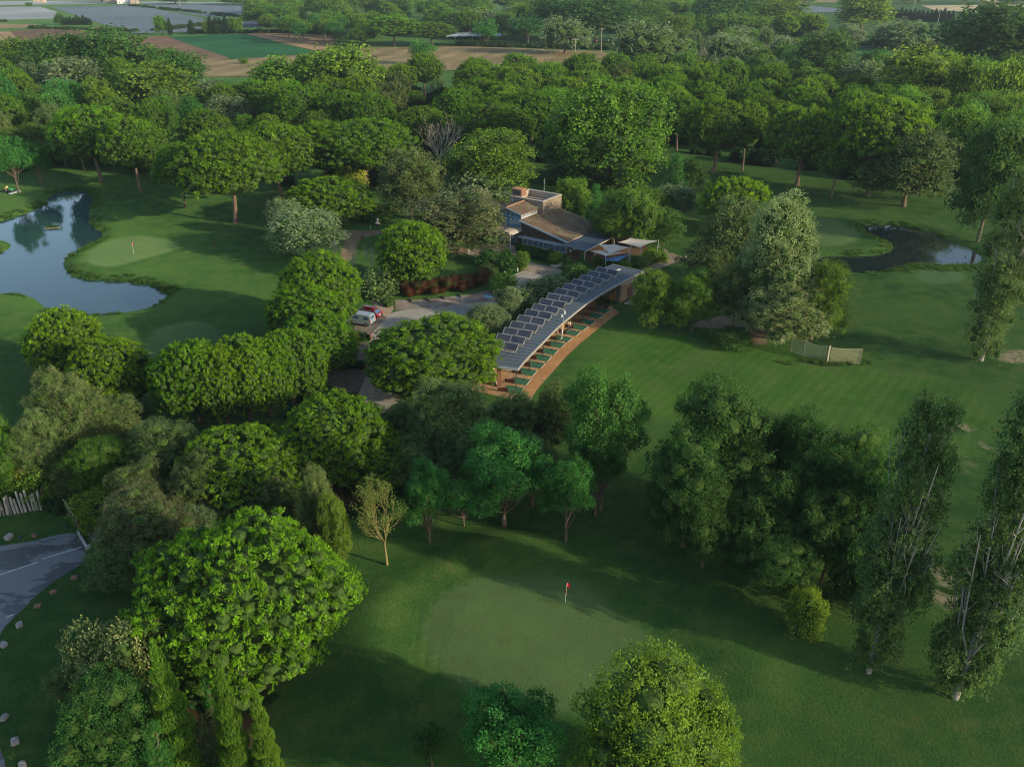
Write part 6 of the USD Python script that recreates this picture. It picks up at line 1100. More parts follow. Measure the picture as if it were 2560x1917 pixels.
for i in range(15):
    s = 5.0 + i * 2.42; t = rdir(s)
    for k, off in (('left', 5.15), ('right', 3.0)):
        p = rpt(s, off, 3.5 - .019 * off); ax = np.array([t[1], -t[0], 0])
        pn = panel_at(p, ax, t, '%s solar panel in the %s row from the near end of the shelter roof' % (k, nth[i]), first)
        if first is None: first = pn.GetPath()
# bays: mats and wooden dividers
mats = [(0.09, 97.5), (1.01, 100.0), (1.96, 102.8), (3.14, 105.1), (4.15, 107.4), (5.2, 109.6), (6.37, 112.0), (7.5, 114.1), (8.91, 116.4), (10.2, 118.5), (11.6, 120.7), (13.1, 123.2), (14.45, 125.4)]
fm_ = fd_ = None; onames = ['nearest'] + nth[1:12] + ['farthest']
for i, (x, y) in enumerate(mats):
    j = int(np.argmin([np.hypot(*(rpt(s)[:2] - (x, y))) for s in np.linspace(0, RL, 90)])); t = rdir(np.linspace(0, RL, 90)[j]); rot = math.atan2(-t[0], t[1])
    lab = '%s green hitting mat from the near end of the range' % onames[i]
    if fm_ is None:
        m_ = thing('hitting_mat', lab, 'golf mat', (x, y, .03), rot, 'green hitting mats along the range', (1, 1, 1)); fm_ = m_.GetPath()
        part(m_, 'turf', rbox(-1.05, 1.25, -.9, .9, .012, .05, .01), 'mat_green'); part(m_, 'edging', bx(1.26, 1.34, -.9, .9, .0, .07), 'coping'); part(m_, 'ball_tray', cat_([bx(.2, .5, .45, .75, .051, .09)]), 'rubber')
    else: copy_of(fm_, 'hitting_mat', lab, 'golf mat', (x, y, .03), rot, group='green hitting mats along the range')
    lab = '%s brown wooden bay divider from the near end of the range' % onames[i]
    dx, dy = x - t[0] * 1.0 - t[1] * .75, y - t[1] * 1.0 + t[0] * .75
    if fd_ is None:
        d_ = thing('bay_divider', lab, 'bay divider', (dx, dy, .03), rot, 'wooden bay dividers along the range', (1, 1, 1)); fd_ = d_.GetPath()
        for k in range(5):
            z0, z1 = .06 + k * .125, .06 + k * .125 + .115; xr = .45
            part(d_, 'board', hullp([(-1.0 + (k > 3) * .5, -.03, z0), (xr, -.03, z0), (xr, -.03, z1), (-1.0 + (k > 3) * .9 + (k == 3) * .2, -.03, z1), (-1.0 + (k > 3) * .5, .01, z0), (xr, .01, z0), (xr, .01, z1), (-1.0 + (k > 3) * .9 + (k == 3) * .2, .01, z1)]), 'brown_wood')
        for xx_ in (-.9, .35): part(d_, 'stake', bx(xx_ - .05, xx_ + .05, .012, .1, 0, .55 if xx_ < 0 else .68), 'brown_wood')
        part(d_, 'foot_rail', bx(-2.4, -1.02, -.02, .04, 0, .06), 'dark_wood')  # thin dark bar lying on the floor, left of the boards
    else: copy_of(fd_, 'bay_divider', lab, 'bay divider', (dx, dy, .03), rot, group='wooden bay dividers along the range')
# things about the range
wp = thing('weather_mast', 'slim mast with black anemometer and white box on the shelter roof edge', 'weather mast', (7.5, 112.2, 3.5))
part(wp, 'pole', tube([(0, 0, 0), (.02, 0, 2.3)], [.035, .03], 8), 'steel'); part(wp, 'anemometer', cat_([trimesh.creation.icosphere(1, .1).apply_translation((.02 + .24 * math.cos(a), .24 * math.sin(a), 2.42)) for a in (0, 2.1, 4.2)] + [bar((.02, 0, 2.42), (.02 + .24 * math.cos(a), .24 * math.sin(a), 2.42), .025) for a in (0, 2.1, 4.2)] + [bar((.02, 0, 2.2), (.02, 0, 2.7), .06), bx(-.25, .02, -.02, .02, 2.1, 2.3)]), 'dark_metal')
part(wp, 'radiation_shield', tube([(.14, 0, 1.25), (.14, 0, 1.75)], [.1, .1], 12), 'white_paint'); part(wp, 'control_box', rbox(-.36, -.12, -.1, .1, .75, 1.2), 'sail_pale'); part(wp, 'bracket', cat_([bar((0, 0, 1.5), (.14, 0, 1.5), .02), bar((0, 0, 1.0), (-.2, 0, 1.0), .02)]), 'dark_metal')
for x, y, l in ((14.3, 127.2, 'left of two dark planters with small shrubs before the end room'), (15.35, 126.4, 'right of two dark planters with small shrubs before the end room')):
    t = thing('planter', l, 'planter', (x, y, .03)); part(t, 'pot', trimesh.creation.revolve([(0, 0), (.34, 0), (.44, .4), (.38, .4), (.36, .34), (0, .34)], sections=14), 'dark_wood')
    c = fib(14, orng, -.2, 1) * [.5, .5, .42] + [0, 0, .7]; p_, d_ = on_lobes(c, np.full((14, 3), .2), 700, orng); part(t, 'shrub', trimesh.Trimesh(*leaves(p_, nrm(d_ + orng.normal(size=d_.shape) * .4), orng.normal(size=d_.shape), .14, .07), process=False), 'dark_leaves')
t = thing('cone_statue', 'pale cone-shaped ornament standing near the end of the shelter', 'ornament', (-2.3, 99.2, .03)); part(t, 'cone', trimesh.creation.revolve([(0, 0), (.26, 0), (.24, .15), (.13, .85), (.08, 1.12), (0, 1.2)], sections=14), 'coping'); part(t, 'base', bx(-.3, .3, -.3, .3, -.06, -.001), 'coping')
for i, (x, y) in enumerate([(18.9, 128.6), (19.7, 128.25), (20.5, 127.9), (19.6, 129.3)]):
    o = struct('stepping_slab', rbox(x - .36, x + .36, y - .3, y + .3, 0.0, .06), 'coping')

# ---------------------------------------------------------------- hedge with red young leaves
def leafy(parent, name, c, r, n, L, W, m_, up=.3):
    p, d = on_lobes(c, r, n, orng, up=up, inner=.85); part(parent, name, join(leaves(p, nrm(d * .6 + orng.normal(size=d.shape) * .5 + UPZ * .3), orng.normal(size=p.shape), L * orng.uniform(.7, 1.3, len(p)), W), cores(c, r, .8)), m_)
    return p, d
def hedge(label, pts, w, h, n, red=0.0, m_='hedge_leaves', cat='hedge'):
    pts = np.array(pts, float); o = np.array([*pts[0], 0]); t = thing('hedge', label, cat, o)
    l = np.r_[0, np.cumsum(np.linalg.norm(np.diff(pts, axis=0), axis=1))]; S = np.arange(0, l[-1], w * .28); c = []
    for s in S:
        q = np.array([np.interp(s, l, pts[:, 0]), np.interp(s, l, pts[:, 1])])
        for k in range(4): c.append([q[0] - o[0] + orng.normal() * w * .22, q[1] - o[1] + orng.normal() * w * .22, h * orng.uniform(.25, .82)])
    c = np.array(c); r = np.full((len(c), 3), w * .28) * orng.uniform(.8, 1.25, (len(c), 1))
    p, d = leafy(t, 'foliage', c, r, n, .2, .1, m_)
    if red:
        q = p + d * .05; k = (orng.random(len(q)) < red * np.clip(1.5 - q[:, 2] / h, .15, 1.2)) & ((d[:, 1] < .35) | (d[:, 2] > .3)); q = q[k]
        part(t, 'red_shoots', trimesh.Trimesh(*leaves(q, nrm(d[k] + orng.normal(size=q.shape) * .4), orng.normal(size=q.shape), .17, .10), process=False), 'red_leaves')
    part(t, 'stems', cat_([bar(c[i] * [1, 1, 0], c[i], .03, 4) for i in range(0, len(c), 9)]), 'oak_bark')
    return t
hedge('long hedge of red and green leaves along the parking bays', [(-17.6, 132.4), (-14.5, 132.6), (-11.5, 133.6), (-8.6, 135.2), (-6.2, 137.4), (-4.9, 139.2)], 2.7, 2.7, 17000, .8)
hedge('dark green planting along the clubhouse window front', [(1.6, 156.2), (4.0, 154.6), (6.8, 152.7), (9.4, 151.0)], 1.9, 1.25, 6000, 0, 'green_leaves', 'planting')
hedge('lower lighter planting in front of the window front', [(3.2, 152.9), (5.6, 151.0), (8.2, 149.6)], 1.7, .9, 4500, 0, 'ash_leaves', 'planting')
hedge('low weedy flower strip with reddish heads beside the sandy path', [(-22.6, 131.2), (-20.9, 128.8), (-19.9, 127.0)], 1.1, .7, 2600, .12, 'grass_blades', 'planting')
hedge('clipped planter hedge nearest the white van', [(-23.3, 113.9), (-21.7, 113.9)], 1.1, .9, 1800, 0, 'dark_leaves')
hedge('clipped planter hedge on the strip between the two parking bays', [(-23.3, 104.0), (-20.7, 104.0)], 1.2, .95, 2200, 0, 'dark_leaves')
for x, y, l in ((-21.05, 113.95, 'brown end board of the planter nearest the white van'), (-20.15, 104.0, 'brown end board of the planter between the parking bays')):
    t = thing('planter_board', l, 'board', (x, y, .03)); part(t, 'board', rbox(-.06, .06, -.6, .6, 0, .9), 'rust_wood')
# grid paving: slabs with grass between
gp = Polygon(POLY['grid_paving']); gc = np.array(gp.centroid.coords[0]); ga = math.radians(-36); g1 = np.array([math.cos(ga), math.sin(ga)]); g2 = np.array([-g1[1], g1[0]])
gt = tag(UsdGeom.Xform.Define(stage, numbered('/World/grid_paving')), 'square slabs set in grass between hedge and plaza', kind='structure')
for i in range(-9, 10):
    for j in range(-9, 10):
        q = gc + g1 * i * .72 + g2 * j * .72
        if gp.contains(shapely.Point(q)):
            m_ = rbox(-.29, .29, -.29, .29, 0, .055, .012); m_.apply_transform(trimesh.transformations.rotation_matrix(ga + orng.normal() * .02, Z_)); m_.apply_translation([q[0], q[1], float(hz(*q))]); part(gt, 'paver', m_, 'coping')
# entrance steps
for k, (x, y, l) in enumerate(((-7.6, 154.2, 'left'), (8.9, 147.6, 'plaza'))):
    s_ = thing('garden_steps', 'low steps up to the entrance court beside the oak' if k == 0 else 'low steps between the plaza and the terrace', 'steps', (x, y, .02), math.radians(-52 if k == 0 else 25))
    for i in range(3): part(s_, 'step', rbox(-1.7, 1.7, i * .5 - .7, i * .5 - .22, 0, .08 + .05 * i), 'coping')
# kerb lines and bay paint
def line_strip(name, pts, w, z, m_, kind='structure'):
    pts = np.array(pts, float); d = np.gradient(pts, axis=0); d /= np.linalg.norm(d, axis=1, keepdims=True); n = np.c_[-d[:, 1], d[:, 0]] * w / 2
    a, b = pts + n, pts - n; v = np.vstack([np.c_[a, np.full(len(a), z)], np.c_[b, np.full(len(a), z)]]); k = len(a)
    f = np.array([[i, k + i, k + i + 1] for i in range(k - 1)] + [[i, k + i + 1, i + 1] for i in range(k - 1)]); v = np.vstack([v, v - [0, 0, .02]])
    m = trimesh.Trimesh(v, np.vstack([f, f[:, ::-1] + 2 * k]), process=False)
    return struct(name, m, m_)
line_strip('bay_kerb', [(-20.0, 126.4), (-17.0, 126.7), (-12.5, 127.6), (-8.5, 128.6), (-5.2, 130.0)], .14, .055, 'kerb_grey')
line_strip('bay_kerb', [(-6.3, 133.3), (-4.3, 129.8)], .14, .058, 'kerb_grey')
line_strip('bay_kerb', [(-19.9, 121.9), (-20.5, 119.6), (-21.7, 115.0)], .16, .055, 'kerb_grey')
line_strip('bay_kerb', [(-20.6, 112.0), (-20.8, 109.0), (-20.9, 105.0)], .14, .055, 'kerb_grey')
line_strip('bay_kerb', [(-20.2, 102.3), (-20.6, 99.5), (-21.6, 96.5)], .16, .055, 'kerb_grey')
for pts in ([(-44.42, 62.62), (-41.5, 64.44)], [(-52.5, 60.0), (-49.4, 61.0)], [(-49.2, 58.9), (-44.6, 62.2)], [(-43.55, 54.75), (-43.1, 55.2)], [(-44.5, 53.9), (-44.05, 54.35)], [(-45.5, 53.0), (-45.05, 53.45)]):
    line_strip('lane_marking', np.linspace(pts[0], pts[1], 8), .13 if len(pts) else .1, .042, 'road_paint')
for i, (x, y) in enumerate(((-3.96, 131.75), (-2.2, 133.2))):
    d_ = trimesh.creation.cylinder(.82, .006, sections=28); d_.apply_translation((x, y, .053)); struct('blue_bay_disc', d_, 'blue_paint')
    r_ = trimesh.creation.annulus(.60, .68, .003, sections=28); r_.apply_translation((x, y, .0585)); struct('bay_disc_ring', r_, 'sail_pale')
for i, (x, y) in enumerate(((-16.85, 129.6), (-14.1, 130.1), (-11.5, 130.9), (-8.85, 131.9))):
    t = thing('wheel_stop', '%s short timber wheel stop from the left below the red hedge' % ('first', 'second', 'third', 'fourth')[i], 'wheel stop', (x, y, .045), math.radians(-70), 'timber wheel stops'); part(t, 'timber', rbox(-.75, .75, -.13, .13, 0, .2, .03), 'dark_wood')
# ---------------------------------------------------------------- cars (x forward, rear at -x)
def car(name, label, cat, loc, rot, prof, roof, W_, paint, rearwin, L_, hh):
    t = thing(name, label, cat, loc, rot); P_ = np.array(prof)
    def loft(pr, wy, inset):
        pr = np.array(pr); a = np.c_[pr[:, 0], np.full(len(pr), 1.0), pr[:, 1]]; k = len(pr)
        ys = wy - inset * np.clip((pr[:, 1] - .9) / (hh - .9), 0, 1); v = np.vstack([np.c_[pr[:, 0], ys, pr[:, 1]], np.c_[pr[:, 0], -ys, pr[:, 1]]])
        g, f = trimesh.creation.triangulate_polygon(Polygon(pr), engine='earcut'); idx = [int(np.argmin(((pr - q) ** 2).sum(1))) for q in g]; f = np.array(idx)[f]
        s_ = [[i, (i + 1) % k, k + (i + 1) % k] for i in range(k)] + [[i, k + (i + 1) % k, k + i] for i in range(k)]
        m = trimesh.Trimesh(v, np.vstack([f, f[:, ::-1] + k, s_]), process=False); m.fix_normals(); return m
    part(t, 'body', loft(P_, W_ / 2, .16), paint, smooth=25)
    ss = -1
    for y in (-1, 1):
        for q in rearwin:                                            # side windows, quads in (x, z)
            q = np.array(q); ys = y * (W_ / 2 - .16 * (q[:, 1] - .9) / (hh - .9) + .004)
            v = np.vstack([np.c_[q[:, 0], ys, q[:, 1]], np.c_[q[:, 0], ys - y * .03, q[:, 1]]]); part(t, 'side_window', hullp(v), 'pane')
    for x in (-L_ / 2 + .75, L_ / 2 - .8):
        for y in (-1, 1):
            w = trimesh.creation.cylinder(.32, .2, sections=20); w.apply_transform(trimesh.transformations.rotation_matrix(math.pi / 2, X_)); w.apply_translation((x, y * (W_ / 2 - .09), .32)); o = part(t, 'wheel', w, 'rubber', smooth=40)
            w = trimesh.creation.cylinder(.2, .02, sections=16); w.apply_transform(trimesh.transformations.rotation_matrix(math.pi / 2, X_)); w.apply_translation((x, y * (W_ / 2 + .021), .32)); part(o, 'hub_cap', w, 'chrome')
    return t
van = car('parked_van', 'white small van parked under the pines, tail to the drive', 'van', (-23.45, 119.85, .045), math.atan2(.36, -.93), [(-2.1, .3), (-2.12, .9), (-2.0, 1.72), (-1.8, 1.82), (.3, 1.84), (.75, 1.76), (1.35, 1.12), (2.0, .98), (2.14, .6), (2.1, .3)], None, 1.78, 'van_white', [[(-1.75, 1.1), (-.85, 1.1), (-.85, 1.58), (-1.68, 1.58)], [(-.05, 1.1), (1.1, 1.1), (.72, 1.6), (-.05, 1.62)]], 4.2, 1.84)
red = car('parked_car', 'dark red estate car with roof box parked beside the white van', 'car', (-22.85, 122.75, .045), math.atan2(.36, -.93), [(-2.1, .3), (-2.14, .72), (-2.0, .95), (-1.55, 1.38), (-1.3, 1.44), (.35, 1.44), (1.1, .98), (1.95, .82), (2.12, .55), (2.1, .3)], None, 1.76, 'red_paint', [[(-1.4, .98), (-.4, .98), (-.4, 1.32), (-1.15, 1.33)], [(-.3, .98), (.85, .98), (.4, 1.32), (-.3, 1.34)]], 4.2, 1.44)
part(van, 'rear_window', hullp([(-2.09 + (z - 1.1) * .14, y, z) for y in (-.6, .6) for z in (1.1, 1.6)] + [(-2.05 + (z - 1.1) * .14, y, z) for y in (-.6, .6) for z in (1.1, 1.6)]), 'pane')
for y in (-1, 1): part(van, 'tail_light', rbox(-2.15, -2.02, y * .80 - .07, y * .80 + .07, .75, 1.15, .02), 'tail_red'); part(red, 'tail_light', rbox(-2.17, -2.0, y * .68 - .16, y * .68 + .16, .74, .92, .02), 'tail_red'); part(red, 'headlight', rbox(2.0, 2.13, y * .6 - .18, y * .6 + .18, .6, .76, .02), 'white_paint')
part(van, 'bumper', rbox(-2.2, -2.06, -.84, .84, .3, .55, .03), 'dark_metal'); part(van, 'door_handle', rbox(-2.15, -2.11, -.12, .12, .92, .98, .01), 'dark_metal'); part(van, 'windscreen', hullp([(x, y, z) for y in (-.72, .72) for x, z in ((.80, 1.73), (1.34, 1.15), (.78, 1.71), (1.32, 1.13))]), 'pane')
part(red, 'number_plate', rbox(-2.17, -2.12, -.26, .26, .58, .7, .005), 'plate_white'); part(red, 'rear_window', hullp([(x, y, z) for y in (-.62, .62) for x, z in ((-1.97, 1.0), (-1.58, 1.38), (-1.94, .98), (-1.55, 1.36))]), 'pane')
part(red, 'bumper', rbox(-2.22, -2.1, -.82, .82, .32, .52, .03), 'red_paint'); part(red, 'windscreen', hullp([(x, y, z) for y in (-.7, .7) for x, z in ((.40, 1.42), (1.06, 1.01), (.38, 1.40), (1.04, .99))]), 'pane')
t = thing('roof_box', 'dark red roof box on top of the estate car', 'roof box', (-22.85, 122.75, 1.5), math.atan2(.36, -.93)); part(t, 'shell', rbox(-1.15, .75, -.42, .42, .05, .36, .1), 'red_paint'); part(t, 'bars', cat_([bx(-.8, -.74, -.6, .6, 0, .06), bx(.3, .36, -.6, .6, 0, .06)]), 'dark_metal')
# ---------------------------------------------------------------- people
def chain(js):
    out = []
    for (a, ra), (b, rb) in zip(js[:-1], js[1:]):
        s1 = m3.Manifold.sphere(ra, 10).translate(tuple(a)); s2 = m3.Manifold.sphere(rb, 10).translate(tuple(b)); out.append(m3.Manifold.batch_hull([s1, s2]))
    return out
def body_of(J):
    "one continuous figure from named joints"
    ms = chain([(J['pelvis'], .135), (J['waist'], .12), (J['chest'], .155), (J['neck0'], .075), (J['neck1'], .06)]) + chain([(J['shl'], .07), (J['shr'], .07)])
    hd = J['head']; ms.append(m3.Manifold.sphere(.1, 16).scale((.86, 1.0, 1.22)).translate(tuple(hd))); f = J['face']
    ms.append(m3.Manifold.sphere(.022, 8).translate(tuple(hd + f * .102 + [0, 0, -.015])))
    ms.append(m3.Manifold.sphere(.05, 10).translate(tuple(hd + f * .05 + [0, 0, -.085])))
    sd = np.array([-f[1], f[0], 0])
    for s in (-1, 1): ms.append(m3.Manifold.sphere(.026, 8).translate(tuple(hd + sd * s * .092 + [0, 0, -.01])))
    for s in 'lr':
        ms += chain([(J['sh' + s], .065), (J['el' + s], .045), (J['wr' + s], .032)]); w, h = J['wr' + s], J['hd' + s]; d = nrm(h - w); ax = nrm(np.cross(d, f + [0, 0, .01])); 
        ms.append(m3.Manifold.batch_hull([m3.Manifold.sphere(.022, 8).translate(tuple(w + d * .03 + ax * k)) for k in (-.02, .02)] + [m3.Manifold.sphere(.018, 8).translate(tuple(w + d * .09 + ax * k)) for k in (-.028, .028)]))
        cv = nrm(np.cross(ax, d))
        for k, ln in zip((-.03, -.01, .01, .03), (.065, .078, .072, .055)): b0 = w + d * .09 + ax * k; ms += chain([(b0, .0095), (b0 + d * ln * .55 + cv * .008, .009), (b0 + d * ln + cv * .03, .0075)])
        b0 = w + d * .04 - ax * .026; ms += chain([(b0, .012), (b0 + d * .035 - ax * .022, .0105), (b0 + d * .07 - ax * .024 + cv * .012, .009)])
        ms += chain([(J['hip' + s], .095), (J['kn' + s], .06), (J['an' + s], .042)]) + chain([(J['an' + s] + [0, 0, -.02], .042), (J['an' + s] + J['toe'] * .17 + [0, 0, -.045], .034)])
    return tm(m3.Manifold.batch_boolean(ms, m3.OpType.Add))
def clothes(js, grow): return tm(m3.Manifold.batch_boolean([x for j in js for x in chain([(p, r + grow) for p, r in j])], m3.OpType.Add))
def person(label, loc, rot, top, low, hair, pose, cap=None, bare_legs=True):
    V3 = lambda *a: np.array(a, float); f = V3(1, 0, 0); lean = pose.get('lean', 0.0)
    J = dict(pelvis=V3(0, 0, .95), waist=V3(lean * .25, 0, 1.1), chest=V3(lean * .6, 0, 1.3), neck0=V3(lean * .9, 0, 1.47), neck1=V3(lean + .02, 0, 1.55), head=V3(lean + .04, 0, 1.66), face=nrm(V3(1, 0, -pose.get('nod', .1))), shl=V3(lean * .85, .19, 1.43), shr=V3(lean * .85, -.19, 1.43), hipl=V3(0, .095, .9), hipr=V3(0, -.095, .9), toe=f)
    st_ = pose.get('step', 0.0)
    for s, y, q in (('l', 1, st_), ('r', -1, -st_)): J['kn' + s] = V3(.03 + q * .5, y * .105, .49); J['an' + s] = V3(q, y * .11, .09)
    for s, y in (('l', 1), ('r', -1)):
        e, w = pose.get('arm' + s, ((.02, .08, -.29), (.05, .03, -.25))); J['el' + s] = J['sh' + s] + V3(e[0], e[1] * y, e[2]); J['wr' + s] = J['el' + s] + V3(w[0], w[1] * y, w[2]); J['hd' + s] = J['wr' + s] + nrm(V3(w[0], w[1] * y, w[2])) * .18
    t = thing('person', label, 'person', loc, rot); part(t, 'body', body_of(J), 'skin', smooth=True)
    part(t, 'shirt', clothes([[(J['pelvis'] + [0, 0, .03], .135), (J['waist'], .125), (J['chest'], .155), (J['neck0'] + [0, 0, -.04], .08)], [(J['shl'], .07), (J['shr'], .07)]] + [[(J['sh' + s], .066), (J['sh' + s] * .35 + J['el' + s] * .65, .056)] for s in 'lr'], .018), top, smooth=True)
    part(t, 'shorts' if bare_legs else 'trousers', clothes([[(J['pelvis'], .14), (J['pelvis'] + [0, 0, -.06], .14)]] + [[(J['hip' + s], .1), (J['kn' + s] + ([0, 0, .08] if bare_legs else [0, 0, 0]), .07)] + ([] if bare_legs else [(J['an' + s] + [0, 0, .03], .055)]) for s in 'lr'], .016), low, smooth=True)
    for s in 'lr': part(t, 'shoe', tm(m3.Manifold.batch_boolean(chain([(J['an' + s] + [-.03, 0, -.035], .05), (J['an' + s] + J['toe'] * .17 + [0, 0, -.048], .042)]), m3.OpType.Add)), 'white_paint', smooth=True)
    hm = m3.Manifold.sphere(.108, 14).scale((.88, 1.0, 1.2)).translate(tuple(J['head'] + [-.012, 0, .018])); hm = hm - m3.Manifold.cube((.3, .4, .3), True).translate(tuple(J['head'] + [.17, 0, -.11])); part(t, 'hair', tm(hm), hair, smooth=30)
    if cap: part(t, 'cap', tm(m3.Manifold.sphere(.115, 14).scale((.9, 1, .8)).translate(tuple(J['head'] + [0, 0, .06])) - m3.Manifold.cube((.4, .4, .2), True).translate(tuple(J['head'] + [0, 0, -.03])) + m3.Manifold.cube((.13, .15, .015), True).translate(tuple(J['head'] + [.13, 0, .075]))), cap, smooth=30)
    return t
club_arms = dict(arml=((.14, -.04, -.25), (.16, -.14, -.16)), armr=((.14, -.04, -.25), (.16, -.14, -.16)))
person('person in a white shirt and pale shorts standing before the range roof edge', (7.46, 114.15, .03), math.radians(200), 'shirt_white', 'sail_pale', 'hair_dark', dict(step=.06), 'cap_white')
person('person in a bright red shirt standing behind the others on the range', (7.75, 117.2, .03), math.radians(-75), 'shirt_red', 'shirt_tan', 'hair_dark', dict(step=.05, arml=((.1, .12, -.25), (.1, -.05, .2))))
person('person in dark shorts half under the range roof', (6.95, 116.3, .03), math.radians(-30), 'shirt_white', 'cloth_dark', 'hair_dark', dict(step=-.06))
person('dark-haired person in a cream top bending over a golf ball', (8.62, 117.1, .03), math.radians(-50), 'shirt_cream', 'cloth_dark', 'hair_dark', dict(lean=.18, step=.04, nod=.5, **club_arms), None, False)
# ---------------------------------------------------------------- flags on the greens
for nm, x, y, l, h in (('near', 4.7, 56.63, 'red golf flag on a white stick on the near green', 2.2), ('far', -72.88, 154.34, 'red golf flag on a white stick on the green by the blue pond', 2.2)):
    z = float(hz(x, y)); t = thing('golf_flag', l, 'golf flag', (x, y, z)); part(t, 'stick', tube([(0, 0, -.1), (.03, 0, 1.2), (.09, 0, h)], [.022, .018, .014], 8), 'white_paint')
    part(t, 'stripe', cat_([tube([(.027 + .0, 0, 1.1), (.035, 0, 1.3)], [.026, .026], 8)]), 'flag_red')
    yy = np.linspace(0, 1, 6); v = np.array([[.09 + a * .28, .06 * math.sin(a * 4), h - .02 - .25 * a - b * (.42 - .1 * a)] for a in yy for b in (0, 1)]); f = np.array([[2 * i, 2 * i + 1, 2 * i + 3] for i in range(5)] + [[2 * i, 2 * i + 3, 2 * i + 2] for i in range(5)]); k = len(v)
    part(t, 'pennant', trimesh.Trimesh(np.vstack([v, v + [0, .012, 0]]), np.vstack([f, f[:, ::-1] + k]), process=False), 'flag_red')
# ---------------------------------------------------------------- rocks along the entrance road
RK = [(-40.06, 59.89, .55, 'rock_red', 'reddish boulder nearest the gate on the lawn side of the road'), (-41.05, 57.99, .55, 'rock_red', 'rust-red boulder, second from the gate along the road'), (-41.55, 56.18, .5, 'rock_red', 'pinkish boulder, third from the gate along the road'), (-41.92, 53.84, .6, 'rock_pale', 'pale grey upright boulder, fourth from the gate along the road'), (-41.99, 51.53, .62, 'rock_pale', 'pale boulder at the left picture edge on the lawn'),
      (-37.92, 44.13, .55, 'rock_pale', 'brown-white boulder at the left edge below the cream-blossomed tree'), (-35.96, 41.98, .62, 'rock_pale', 'notched pale boulder near the lower left corner'), (-34.42, 40.04, .55, 'rock_pale', 'small pale boulder lowest in the lower left corner'), (-49.3, 65.9, .75, 'rock_pale', 'white boulder on the grass before the log fence'), (-46.95, 66.2, .5, 'rock_red', 'brownish boulder on the grass strip before the gate'), (-44.6, 67.55, .4, 'rock_dark', 'dark stone on the grass close to the gate'), (-48.2, 65.9, .35, 'rock_dark', 'small dark stone beside the white boulder')]
for x, y, s, m_, l in RK:
    s *= .78; g = trimesh.creation.icosphere(2); v = g.vertices; n_ = meshkit.noise(v * 1.9 + [x, y, 0], 3)[:, None] * .75 + .25 * meshkit.noise(v * 5 + [y, x, 0], 7)[:, None]; v = v * (.45 + 1.05 * n_); v = np.where(np.abs(v) > .62, np.sign(v) * (.62 + (np.abs(v) - .62) * .3), v); g.vertices = v * [s, s * .78, s * .62]
    t = thing('boulder', l, 'boulder', (x, y, float(hz(x, y)) + s * .14), orng.uniform(0, 6)); part(t, 'rock', g, m_)
# ---------------------------------------------------------------- log fence, gate
fa, fb = np.array([-53.6, 69.2]), np.array([-46.75, 71.3]); fl_ = thing('log_fence', 'palisade of uneven split logs behind the entrance grass', 'fence', (fa[0], fa[1], 0), math.atan2(*(fb - fa)[::-1])); FL_ = np.linalg.norm(fb - fa)
s_, k = 0.0, 0
while s_ < FL_:
    h = orng.uniform(1.7, 2.5); w = orng.uniform(.11, .17); lx = orng.normal() * .07; m_ = ('pale_log', 'rust_wood', 'grey_wood', 'pale_log')[int(orng.integers(4))]
    part(fl_, 'log', tube([(s_, orng.normal() * .05, -.05), (s_ + lx * .5, orng.normal() * .04, h * .5), (s_ + lx, orng.normal() * .05, h)], [w, w * .95, w * .8], 7), m_); s_ += w * 2 + orng.uniform(.0, .14); k += 1
part(fl_, 'rail', bx(0, FL_, .16, .24, 1.1, 1.22), 'grey_wood')
ga_, gb_ = np.array([-46.5, 71.2]), np.array([-43.2, 67.3]); gd = gb_ - ga_; gl = np.linalg.norm(gd); gt_ = thing('slatted_gate', 'dark open gate with pale top rails beside the road', 'gate', (*ga_, .03), math.atan2(gd[1], gd[0]))
for i in range(9): part(gt_, 'slat', bx(i * gl / 9 + .02, (i + 1) * gl / 9 - .05, -.02, .02, .12, 1.25), 'dark_wood')
for z in (.1, 1.26): part(gt_, 'rail', bx(0, gl, -.04, .04, z, z + .08), 'dark_metal')
for i in range(3): part(gt_, 'cap_rail', bx(i * gl / 3 + .1, (i + 1) * gl / 3 - .2, -.05, .05, 1.36, 1.42), 'white_metal'); part(gt_, 'stanchion', bx(i * gl / 3, i * gl / 3 + .08, -.04, .04, 0, 1.42), 'dark_metal')
t = thing('gate_post', 'brick-red gate post at the end of the dark gate', 'post', (-42.9, 67.2, .03), math.atan2(gd[1], gd[0])); part(t, 'pillar', rbox(-.45, .45, -.14, .14, 0, 1.5), 'rust_wood'); part(t, 'cap', rbox(-.5, .5, -.18, .18, 1.5, 1.58), 'dark_wood')
ra, rb = np.array([-42.9, 66.7]), np.array([-40.85, 64.2]); rd = rb - ra; rl = np.linalg.norm(rd); t = thing('gate_track', 'white sliding gate rail laid across the entrance road', 'gate', (*ra, .035), math.atan2(rd[1], rd[0]))
part(t, 'rail', bx(0, rl, -.1, .1, .0, .22), 'white_metal'); part(t, 'rail', bx(0, rl, .18, .26, .0, .12), 'dark_metal'); part(t, 'rail', bx(0, rl, .7, .8, .0, .1), 'grey_wood'); part(t, 'end_stop', bx(rl, rl + .25, -.15, .3, 0, .4), 'white_metal')
